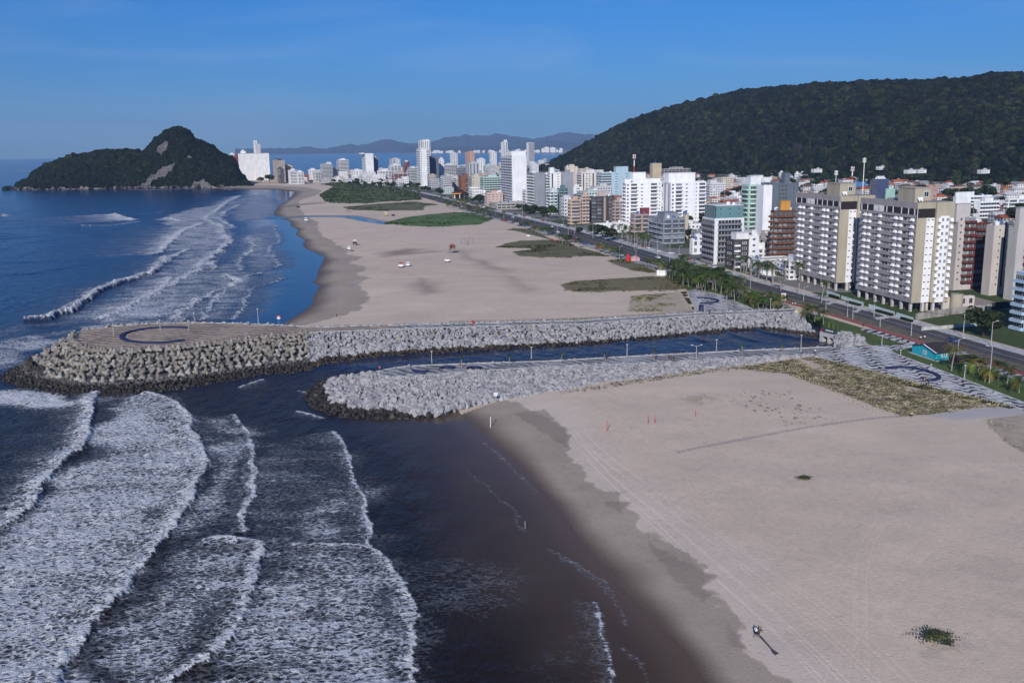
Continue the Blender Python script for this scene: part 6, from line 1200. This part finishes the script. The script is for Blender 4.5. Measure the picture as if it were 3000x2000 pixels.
for x, y in in_px([(2446,985),(2480,972),(2530,990),(2534,1008),(2500,1013),(2448,1012)], 150, 9, 4): q = P(x, y, 3.2); rk.append((q.x, q.y, 3.2+rng.uniform(-.4, .5), rng.uniform(.7, 1.2), int(rng.random() < .3)))
rock_pile('rubble', rk, [rock_l, rock_m], 'pile of pale stones between the culvert and the lawn', 'rocks')
# small signs and stakes
redm = mat('red_paint', (.55, .03, .03), .6, .3, .15, 1)
def stake(px, py, pt, m_, label, grp=None, z=2.3, r=.06, cap=None):
    o = P(px, py, z); h = top_h(o, pt); root = empty('marker_post', o, 0, label, 'post', grp); b = MB(); b.tube((0, 0, -.4), (r3.uniform(-.08, .08), 0, h), r, n=6); b.obj('pole', [m_], root)
    if cap: b = MB(); b.tube((0, 0, h-.5), (0, 0, h+.05), r*1.5, n=6); b.obj('cap', [cap], root)
stake(1778,1258,1230,redm,'red pole on the sand nearest the water',r=.07); stake(1898,1241,1215,redm,'left one of the pair of close red poles on the sand',r=.07); stake(1918,1240,1216,redm,'right one of the pair of close red poles on the sand',r=.07); stake(2038,1223,1199,redm,'red pole on the sand farthest from the water',r=.07)
stake(1437,1247,1214,panel_,'white stake with a dark top on the damp sand by the near breakwater',z=.8,r=.09,cap=dark_); stake(1539,1552,1526,metal,'thin grey stake standing in the shallow dark water',z=-.3,r=.06)
o = P(817,944,2.5); root = empty('warning_sign', o, 0, 'red and white warning sign on a thin post beyond the far breakwater', 'sign'); b = MB(); b.tube((0, 0, -2.5), (0, 0, 2.2), .06, n=6); b.obj('pole', [metal], root); b = MB(); b.box(-.65, .65, -.05, .03, 1.4, 2.0, 1); b.box(-.65, .65, -.05, .03, 2.0, 2.7, 0); b.box(-.4, .4, -.07, -.05, 2.25, 2.45, 1); b.obj('board', [redm, panel_], root)
o = P(1452,1163,3.0); root = empty('warning_sign', o, R(5), 'small white notice with yellow lines among the near breakwater stones', 'sign'); b = MB(); b.tube((0, 0, -1), (0, 0, .9), .05, n=6); b.obj('pole', [metal], root); b = MB(); b.box(-.5, .5, -.06, 0, .4, 1.3, 0); b.box(-.38, .38, -.08, -.06, .62, .72, 1); b.box(-.38, .38, -.08, -.06, .9, 1.0, 1); b.obj('board', [panel_, mat('yellow_line', (.5, .4, .1), .7)], root)
o = P(2295,882,ZT); root = empty('poster_stand', o, R(-10), 'upright poster stand with an orange picture at the edge of the avenue', 'sign'); b = MB(); b.box(-1.0, 1.0, -.15, .15, .3, 3.4); b.box(-.15, .15, -.1, .1, -.2, .4); b.obj('frame', [panel_], root); b = MB(); b.box(-.55, .45, -.18, -.15, .9, 2.9, 0); b.obj('poster', [mat('orange_poster', (.6, .22, .08), .6, .3, .6, 1.2)], root)
q = P(2054,912,ZT); root = empty('portable_toilet', q, 0, 'dark blue rounded cabin on the far mosaic plaza', 'cabin'); b = MB(); b.tube((0, 0, 0), (0, 0, 2.4), 1.0, n=16); b.tube((0, 0, 2.4), (0, 0, 2.8), 1.0, .45, 16); b.obj('shell', [mat('navy_shell', (.015, .025, .06), .5)], root); b = MB(); b.box(-.45, .45, -1.03, -.9, .1, 2.0); b.obj('door', [mat('navy_door', (.04, .07, .14), .5)], root)
q = P(2134,914,ZT); v, f = IC2; me = npmesh('sand_heap', v*np.array([2.6, 1.6, 1.0])*(1+rng.normal(0, .03, (len(v), 1))), f, [mat('white_sand', (.75, .74, .72), .95)], smooth=True); tag(link('sand_heap', me, None, (q.x, q.y, ZT-.1)), 'small white heap of sand on the far mosaic plaza', 'sand heap')
# rows of stakes of the dune fences
for ln, lb, n in (([(2404,1052),(2600,1103),(2800,1155),(2960,1196)], 'small pale stake in the dune fence below the near plaza', 40), ([(2290,1078),(2400,1130),(2500,1180),(2560,1210)], 'small pale stake on the sand side of the vine bed', 22), ([(1986,858),(2005,890),(2020,925)], 'pale stake of the dune fence beside the far plaza', 12), ([(2008,853),(2028,885),(2038,915)], 'pale stake on the plaza side of the dune fence', 12)):
    b = MB(); b.tube((0, 0, -.3), (0, 0, 1.2), .07, .06, 6); me = b.mesh('stake', [mat('pale_wood', (.42, .38, .27), .9)])
    for p in rail(ln, 2.85, n): tag(link('stake', me, None, tuple(p), (rng.uniform(-.08, .08), rng.uniform(-.08, .08), 0)), lb, 'stake', lb+'s')
# beach huts, carts and tents
def hut(px, py, pt, label, s=1.0):
    o = P(px, py, 2.8); h = top_h(o, pt); k = h/6.2; root = empty('lifeguard_hut', o, R(25), label, 'hut'); root.scale = (k, k, k); b = MB()
    for x in (-1.5, 1.5):
        for y in (-1.5, 1.5): b.tube((x*1.15, y*1.15, -.3), (x, y, 2.2), .12, n=6)
    b.obj('stilts', [bark2], root); b = MB(); b.box(-2, 2, -2, 2, 2.1, 2.3); b.box(-2.0, -1.9, -2, 2, 2.3, 3.1); b.box(-2, 2, -2, -1.9, 2.3, 3.1); b.obj('deck', [bark], root); b = MB(); b.box(-1.3, 1.5, -1.2, 1.4, 2.3, 4.6); b.obj('cabin', [mat('hut_red', (.2, .04, .035), .8)], root); b = MB(); b.add([(-2.1, -2.1, 4.5), (2.1, -2.1, 4.5), (2.1, 2.1, 4.5), (-2.1, 2.1, 4.5), (0, 0, 6.2)], [(0, 1, 4), (1, 2, 4), (2, 3, 4), (3, 0, 4), (3, 2, 1, 0)]); b.obj('roof', [mat('hut_roof', (.25, .08, .06), .8)], root); b = MB()
    for i in range(7): b.box(-2.2-i*.35, -1.9-i*.35, -.6, .4, 1.9-i*.32, 2.0-i*.32)
    b.obj('stairs', [bark], root); link('window', unit('window', panel_, glass), root, (-.3, -1.22, 3.0), 0, (1.1, 1, 1.0))
hut(1326,741,713,'red-roofed lifeguard hut on stilts in the middle of the far beach'); hut(1020,621,607,'small dark red lifeguard hut by the stream'); 
def cart(px, py, s, c1, c2_, label, canopy=True, z=2.8):
    o = P(px, py, z); root = empty('beach_cart', o, R(r3.uniform(-20, 20)), label, 'cart'); b = MB(); b.box(-1.3*s, 1.3*s, -.8*s, .8*s, .5*s, 1.5*s); b.box(-1.3*s, -.9*s, -.7*s, .7*s, 1.5*s, 1.8*s); b.obj('body', [c1], root); 
    for x in (-.8, .8): b = MB(); b.tube((x*s, -.9*s, .4*s), (x*s, -.7*s, .4*s), .4*s, n=12); b.tube((x*s, .7*s, .4*s), (x*s, .9*s, .4*s), .4*s, n=12); b.obj('wheel', [dark_], root)
    if canopy: b = MB(); b.tube((0, 0, 1.4*s), (0, 0, 2.6*s), .05, n=5); b.add([(-1.5*s, -1.2*s, 2.4*s), (1.5*s, -1.2*s, 2.4*s), (1.5*s, 1.2*s, 2.4*s), (-1.5*s, 1.2*s, 2.4*s), (0, 0, 3.0*s)], [(0, 1, 4), (1, 2, 4), (2, 3, 4), (3, 0, 4), (3, 2, 1, 0)]); b.obj('canopy', [c2_], root)
cart(1175,783,1.05,panel_,redm,'white beach cart with a red canopy in the middle of the far sand'); cart(1196,780,.9,panel_,panel_,'white trailer right of the red-canopied cart'); cart(1310,768,1.1,panel_,panel_,'small white buggy alone right of the red-canopied cart',False); cart(1040,716,1.15,dark_,panel_,'dark beach cart with a white canopy near the damp sand'); cart(1024,732,.95,panel_,panel_,'white beach cart below the dark canopy cart'); cart(897,648,1.2,panel_,panel_,'white beach cart just below the stream'); cart(1132,632,1.25,mat('yellow_paint', (.6,.5,.12), .7),panel_,'yellow and white beach cart above the bright dune patch'); cart(1152,633,1.1,dark_,panel_,'dark low cart right of the yellow beach cart',False); cart(874,609,1.4,dark_,dark_,'dark boat trailer near the water beyond the stream',False); cart(1548,695,1.0,panel_,panel_,'tiny white cart on the sand by the dark palm clump',False)
for x, y in ((1617,709),(1632,712),(1645,710)):
    o = P(x, y, 2.9); root = empty('parasol', o, 0, 'red parasol on the dune edge beside the avenue', 'parasol', 'red parasols'); b = MB(); b.tube((0, 0, -.2), (0, 0, 2.3), .04, n=5); b.obj('pole', [metal], root); b = MB(); b.tube((0, 0, 1.8), (0, 0, 2.4), 1.7, .05, 8); b.obj('canopy', [redm], root)
o = P(1848,764,ZT); root = empty('tent', o, R(10), 'red and white tent at the roadside beside the small palm clump', 'tent'); b = MB(); b.tube((-1.6, 0, 0), (-1.6, 0, 3.8), 1.3, 1.0, 10); b.obj('flag', [redm], root); b = MB(); b.box(-.2, 5, -1.5, 1.5, 0, 1.8); b.add([(-.5, -1.8, 1.8), (5.3, -1.8, 1.8), (5.3, 1.8, 1.8), (-.5, 1.8, 1.8), (2.4, 0, 3.0)], [(0, 1, 4), (1, 2, 4), (2, 3, 4), (3, 0, 4)]); b.obj('canopy', [mat('pinkish_canvas', (.6, .35, .36), .8)], root)
o = P(1924,806,ZT); root = empty('toilet_cabin', o, R(-35), 'pair of white cabins standing at the beach end of the palm grove', 'cabin'); 
for k in range(3): b = MB(); b.box(k*1.7, k*1.7+1.55, 0, 1.6, 0, 2.7); b.obj('cabin', [panel_], root)
def goal(px, py, w_, h_, label, rz=0): o = P(px, py, 2.8); b = MB(); b.tube((0, 0, 0), (0, 0, h_), .07, n=5); b.tube((w_, 0, 0), (w_, 0, h_), .07, n=5); b.tube((0, 0, h_), (w_, 0, h_), .07, n=5); tag(b.obj('goal_frame', [bark2], None, o, rz), label, 'frame')
goal(1352,717,3,4.5,'left dark exercise frame on the far sand',.3); goal(1373,717,3,5,'right dark exercise frame on the far sand',.3); goal(1370,719,2,3,'low dark bar between the exercise frames',1.2)
# yellow and red service station canopy
o = P(1330,582,ZT); root = empty('service_station', o, yaw_at(o.y), 'low service station with a yellow and dark red canopy behind the avenue', 'building'); wd = solve_w(o, (math.cos(yaw_at(o.y)), math.sin(yaw_at(o.y))), 1366); b = MB(); b.box(0, wd, 0, 12, 6, 7.0, 1); b.box(-.3, wd+.3, -.3, 12.3, 7.0, 8.2, 0); b.obj('canopy', [mat('dark_red_trim', (.25, .03, .03), .6), mat('yellow_trim', (.75, .5, .05), .6)], root)
for x in (.1, .5, .9): b = MB(); b.box(wd*x-.4, wd*x+.4, 2, 2.8, 0, 6); b.obj('pillar', [panel_], root)
b = MB(); b.box(2, wd-2, 12.4, 20, 0, 5); b.obj('wall', [wmat((.4, .2, .18))], root)
# ------------------------------------------------------------------ vehicles
CARS = {}
def car_proto(c, nm, van=False):
    paint_ = mat('car_'+nm, c, .35, .5, .05, 1); o = empty('parked_car', (0, 0, 0)); L_, W_ = (4.3, 1.75) if not van else (5.2, 2.0); ht = 1.45 if not van else 2.2
    def prof(pts, y0, y1, m_, name): b = MB(); n = len(pts); b.add([(x, y0, z) for x, z in pts]+[(x, y1, z) for x, z in pts], [tuple(range(n)), tuple(range(2*n-1, n-1, -1))]+[((i+1) % n, i, n+i, n+(i+1) % n) for i in range(n)]); return b.obj(name, m_, o)
    prof([(-L_/2, .35), (L_/2, .3), (L_/2, .65), (L_/2-.3, .8), (.95, .95), (-L_/2+.1, 1.0), (-L_/2, .8)], -W_/2, W_/2, [paint_], 'body'); prof([(1.0, .94), (.35, ht-.06), (-1.2, ht-.06), (-1.9, .98)] if not van else [(2.0, .94), (1.4, ht-.06), (-2.5, ht-.06), (-2.55, .98)], -W_/2+.1, W_/2-.1, [glass], 'windows'); b = MB(); b.box(-1.25 if not van else -2.5, .35 if not van else 1.4, -W_/2+.12, W_/2-.12, ht-.06, ht); b.obj('roof', [paint_], o)
    for x in (-L_*.31, L_*.31):
        for y in (-W_/2, W_/2): b = MB(); b.tube((x, y-.1, .32), (x, y+.1, .32), .32, n=12); wh_ = b.obj('wheel', [dark_], o); b = MB(); sy = 1 if y > 0 else -1; b.tube((x, y+sy*.1, .32), (x, y+sy*.12, .32), .2, n=10); b.obj('rim', [metal], wh_)
    for y in (-.6, .6): b = MB(); b.box(L_/2-.03, L_/2+.02, y-.18, y+.18, .58, .72); b.obj('headlight', [panel_], o)
    return o
CC = [((.7,.7,.72), 'white'), ((.35,.36,.38), 'silver'), ((.03,.03,.035), 'black'), ((.05,.08,.2), 'blue'), ((.35,.03,.03), 'red'), ((.15,.15,.16), 'grey')]
for c, nm in CC: CARS[nm] = [car_proto(c, nm), 0]
for y in range(0): pass
kids_of(None)
def car(x, y, rz, nm, label, grp=None):
    pr = CARS[nm]; o = pr[0] if pr[1] == 0 else copy_tree(pr[0]); pr[1] += 1; o.location = (x, y, ZT+.04); o.rotation_euler = (0, 0, rz); tag(o, label, 'car', grp)
    if grp is None and 'group' in o: del o['group']
q = P(2792,1001,ZT); ya = yaw_at(q.y); car(q.x, q.y, ya-math.pi/2, 'blue', 'dark blue car parked on the pavement beside the utility pole, largest car in view')
for off, y0, y1, st_, pr_, lb, turn in ((tap(4, 6.5), 500, 1150, 8.5, .62, 'parked along the inland side of the avenue', 0), (tap(-8, -24.5), 560, 900, 5.5, .6, 'parked nose-in in the bay on the beach side of the avenue', 1), (tap(-5, -6.5), 150, 1200, 55, .5, 'driving on the inland carriageway of the avenue', 0), (tap(-5, -17), 560, 1200, 50, .6, 'driving on the beach-side carriageway of the avenue', 0)):
    ln = road_off(off, y0, y1); L_ = np.linalg.norm(np.diff(ln, axis=0), axis=1).sum(); pts = resample(ln, int(L_/st_))
    for i in range(1, len(pts)-1):
        if r3.random() > pr_: continue
        d = pts[i+1]-pts[i-1]; nm = r3.choice(['white', 'white', 'silver', 'black', 'grey', 'red', 'silver', 'blue']); car(pts[i][0], pts[i][1], math.atan2(d[1], d[0])+(math.pi/2 if turn else (0 if r3.random() < .5 else math.pi)), nm, '%s car %s' % (nm, lb), '%s cars %s' % (nm, lb))
for x, y, nm in ((1965,744,'white'),(1985,748,'silver'),(1717,716,'blue'),(2050,763,'black')): q = P(x, y, ZT); car(q.x, q.y, yaw_at(q.y), nm, {'white':'white car before the white two-storey clinic','silver':'silver car right of the one before the clinic','blue':'bright blue car at the roadside beside the red parasols','black':'black car under the trees of the clinic'}[nm])
for nm in CARS:
    if CARS[nm][1] == 0: q = P(1500, 640, ZT); car(q.x, q.y, yaw_at(q.y), nm, '%s car at the kerb by the grey podium' % nm)
# ------------------------------------------------------------------ people
def skin_mesh(name, verts, edges, radii, m_, sub=1):
    me = bpy.data.meshes.new(name); me.from_pydata(verts, edges, []); o = bpy.data.objects.new(name, me); COL.objects.link(o); md = o.modifiers.new('s', 'SKIN'); o.modifiers.new('u', 'SUBSURF').levels = sub
    for i, r_ in enumerate(radii): me.skin_vertices[0].data[i].radius = (r_, r_)
    me.skin_vertices[0].data[0].use_root = True; dg = bpy.context.evaluated_depsgraph_get(); ev = o.evaluated_get(dg); out = bpy.data.meshes.new_from_object(ev); bpy.data.objects.remove(o); bpy.data.meshes.remove(me); out.materials.clear(); out.materials.append(m_); out.name = name; out.polygons.foreach_set('use_smooth', [True]*len(out.polygons)); return out
skinm = mat('skin', (.33, .19, .13), .7)
def pose(kind):
    st_ = {'stand': (.02, .0), 'walk': (.28, .12), 'bend': (.1, 0)}[kind]; s, k = st_; ln = .35 if kind == 'bend' else 0
    J = {'pel': (0, 0, .92), 'wai': (0, -ln*.2, 1.08), 'che': (0, -ln*.7, 1.33-ln*.2), 'nec': (0, -ln, 1.48-ln*.35), 'hea': (0, -ln*1.15, 1.62-ln*.45), 'top': (0, -ln*1.2, 1.74-ln*.5)}
    for sd_, sg in (('l', 1), ('r', -1)):
        J['hip'+sd_] = (.1*sg, 0, .88); J['kne'+sd_] = (.11*sg, -s*.5*sg-k*.3, .48); J['ank'+sd_] = (.11*sg, -s*sg, .08+(.05 if sg*s < 0 else 0)); J['toe'+sd_] = (.12*sg, -s*sg-.17, .04); J['sho'+sd_] = (.19*sg, -ln*.9, 1.43-ln*.33); J['elb'+sd_] = (.25*sg, s*.4*sg-ln*1.1, 1.15-ln*.4); J['wri'+sd_] = (.25*sg, s*.3*sg-.12-ln*1.4, .92-ln*.2); J['han'+sd_] = (.24*sg, s*.3*sg-.15-ln*1.5, .82-ln*.2)
    return J
RAD = {'pel': .13, 'wai': .115, 'che': .14, 'nec': .06, 'hea': .095, 'top': .07, 'hip': .09, 'kne': .06, 'ank': .04, 'toe': .035, 'sho': .06, 'elb': .042, 'wri': .03, 'han': .035}
def chain(J, names, grow=0.0):
    idx = {n: i for i, n in enumerate(names)}; E = [('pel','wai'),('wai','che'),('che','nec'),('nec','hea'),('hea','top')]
    for s in 'lr': E += [('pel','hip'+s),('hip'+s,'kne'+s),('kne'+s,'ank'+s),('ank'+s,'toe'+s),('che','sho'+s),('sho'+s,'elb'+s),('elb'+s,'wri'+s),('wri'+s,'han'+s)]
    return [J[n] for n in names], [(idx[a], idx[b_]) for a, b_ in E if a in idx and b_ in idx], [RAD[n[:3]]+grow for n in names]
PM = {}
for kd in ('stand', 'walk', 'bend'):
    J = pose(kd); PM[kd, 'body'] = skin_mesh('person', *chain(J, list(J)), skinm); tops = ['pel', 'wai', 'che', 'shol', 'shor', 'elbl', 'elbr']; pan = ['pel', 'hipl', 'hipr', 'knel', 'kner']
    for i, c in enumerate(((.75,.75,.76), (.03,.03,.04), (.7,.12,.25), (.5,.03,.04), (.05,.1,.25))): PM[kd, 'shirt', i] = skin_mesh('shirt', *chain(J, tops, .022), mat('cloth_%d' % i, c, .9))
    for i, c in enumerate(((.02,.02,.025), (.06,.08,.16))): PM[kd, 'pants', i] = skin_mesh('trousers', *chain(J, pan, .02), mat('trousers_%d' % i, c, .9))
    b = MB(); hx = J['top']; v, f = IC1; b.add([(x*.105+hx[0], y*.115+hx[1]+.015, z*.09+hx[2]-.015) for x, y, z in v], [tuple(q_) for q_ in f]); PM[kd, 'hair'] = b.mesh('hair', [dark_])
def person(px, py, z, kd, sh, pn, rz, label, s=1.0):
    o = P(px, py, z); r_ = link('person', PM[kd, 'body'], None, o, R(rz), (s,)*3); tag(r_, label, 'person'); link('shirt', PM[kd, 'shirt', sh], r_); link('trousers', PM[kd, 'pants', pn], r_); link('hair', PM[kd, 'hair'], r_)
person(2222,1868,2.75,'bend',1,0,120,'person in dark clothes bending forward over the long paddle on the bottom-right sand',1.0); person(2214,1868,2.75,'walk',0,0,100,'person in a white top walking just left of the bending one on the bottom-right sand',1.05)
z2 = zt2(1200)
person(1113,1089,z2,'stand',2,0,200,'person in a pink top standing at the tip of the near breakwater',1.1); person(1348,1074,z2,'walk',3,0,90,'person in a red top beside the first small palm on the near breakwater'); person(1960,1054,zt2(1960),'walk',1,0,90,'leftmost of three people in dark clothes walking on the near breakwater'); person(1966,1056,zt2(1960),'walk',1,1,90,'middle of three people in dark clothes walking on the near breakwater'); person(1973,1054,zt2(1960),'walk',4,0,90,'rightmost of three people in dark clothes walking on the near breakwater'); person(1922,1054,zt2(1922),'walk',1,0,-90,'person in black walking beside the small palm on the near breakwater')
person(2388,1037,ZT+.2,'stand',0,0,0,'person in a white top where the near breakwater meets the plaza'); person(2452,1024,ZT+.2,'walk',1,0,90,'left person in dark clothes by the culvert'); person(2460,1025,ZT+.2,'walk',4,0,90,'right person in dark blue by the culvert')
person(2064,918,ZT+.2,'stand',0,1,0,'person in white beside the dark blue rounded cabin'); person(2078,922,ZT+.2,'bend',1,0,60,'person in dark clothes bending near the far plaza edge'); person(2322,897,ZT+.1,'walk',0,0,-60,'left person in white walking on the striped pavement'); person(2330,897,ZT+.1,'walk',0,1,-60,'right person in white walking on the striped pavement')
person(2704,1120,ZT+.15,'stand',1,0,90,'left person in dark clothes by the hook-shaped bench'); person(2712,1119,ZT+.15,'bend',3,0,-60,'person in dark red bending by the hook-shaped bench'); person(2724,1121,ZT+.15,'stand',4,1,-30,'person in blue at the end of the hook-shaped bench')
person(2645,999,ZT+.1,'walk',1,0,-40,'person in black walking on the striped pavement near the kiosk'); person(2664,1003,ZT+.1,'walk',1,1,-40,'person in black nearest the kiosk on the striped pavement'); person(2697,998,ZT+.1,'walk',0,0,140,'left person in white on the red path behind the kiosk'); person(2709,996,ZT+.1,'walk',0,1,140,'right person in white on the red path behind the kiosk'); person(2530,957,ZT+.1,'walk',1,0,140,'person in dark clothes alone on the red bike path'); person(2669,1223,2.8,'bend',0,0,0,'person in white crouching at the end of the trodden sand path')
person(987,930,2.4,'stand',1,0,0,'person in black alone on the damp sand beyond the far breakwater'); person(973,622,2.6,'stand',1,0,0,'left tiny figure on the sand beyond the stream'); person(985,622,2.6,'stand',4,0,0,'right tiny figure on the sand beyond the stream')
o = P(2228,1868,2.7); e = P(2274,1916,2.7); d = e-o; b = MB(); b.tube((0, 0, .25), (d.x*.8, d.y*.8, .12), .12, .09, 8); b.add([(d.x*.78-.12, d.y*.78, .08), (d.x*.78+.12, d.y*.78, .08), (d.x+.4, d.y+.1, .05), (d.x-.3, d.y-.25, .05), (d.x*.78-.12, d.y*.78, .16), (d.x*.78+.12, d.y*.78, .16), (d.x+.4, d.y+.1, .11), (d.x-.3, d.y-.25, .11)], [(0, 3, 2, 1), (4, 5, 6, 7), (0, 1, 5, 4), (1, 2, 6, 5), (2, 3, 7, 6), (3, 0, 4, 7)]); tag(b.obj('paddle', [mat('dark_wood', (.07, .065, .07), .8)], None, o), 'long dark grey paddle-ended pole lying on the sand behind the two people', 'pole')
o = P(1386,948,zt1(1386)); b = MB(); b.tube((0, 0, 0), (0, 0, 1.1), .45, .5, 10); tag(b.obj('litter_bin', [redm], None, o), 'red litter bin on the far breakwater walk', 'bin')
# ------------------------------------------------------------------ air
hz = MB(); hz.box(-17500, 17500, -3000, 22500, -65, 760); hm = bpy.data.materials.new('haze_air'); hm.use_nodes = True; t = hm.node_tree; t.nodes.clear(); oo = t.nodes.new('ShaderNodeOutputMaterial'); pv = t.nodes.new('ShaderNodeVolumePrincipled'); pv.inputs['Color'].default_value = (.42, .62, 1.0, 1); pv.inputs['Density'].default_value = 4.4e-5; pv.inputs['Anisotropy'].default_value = 0; t.links.new(pv.outputs[0], oo.inputs['Volume'])
tag(hz.obj('haze', [hm]), kind='stuff')
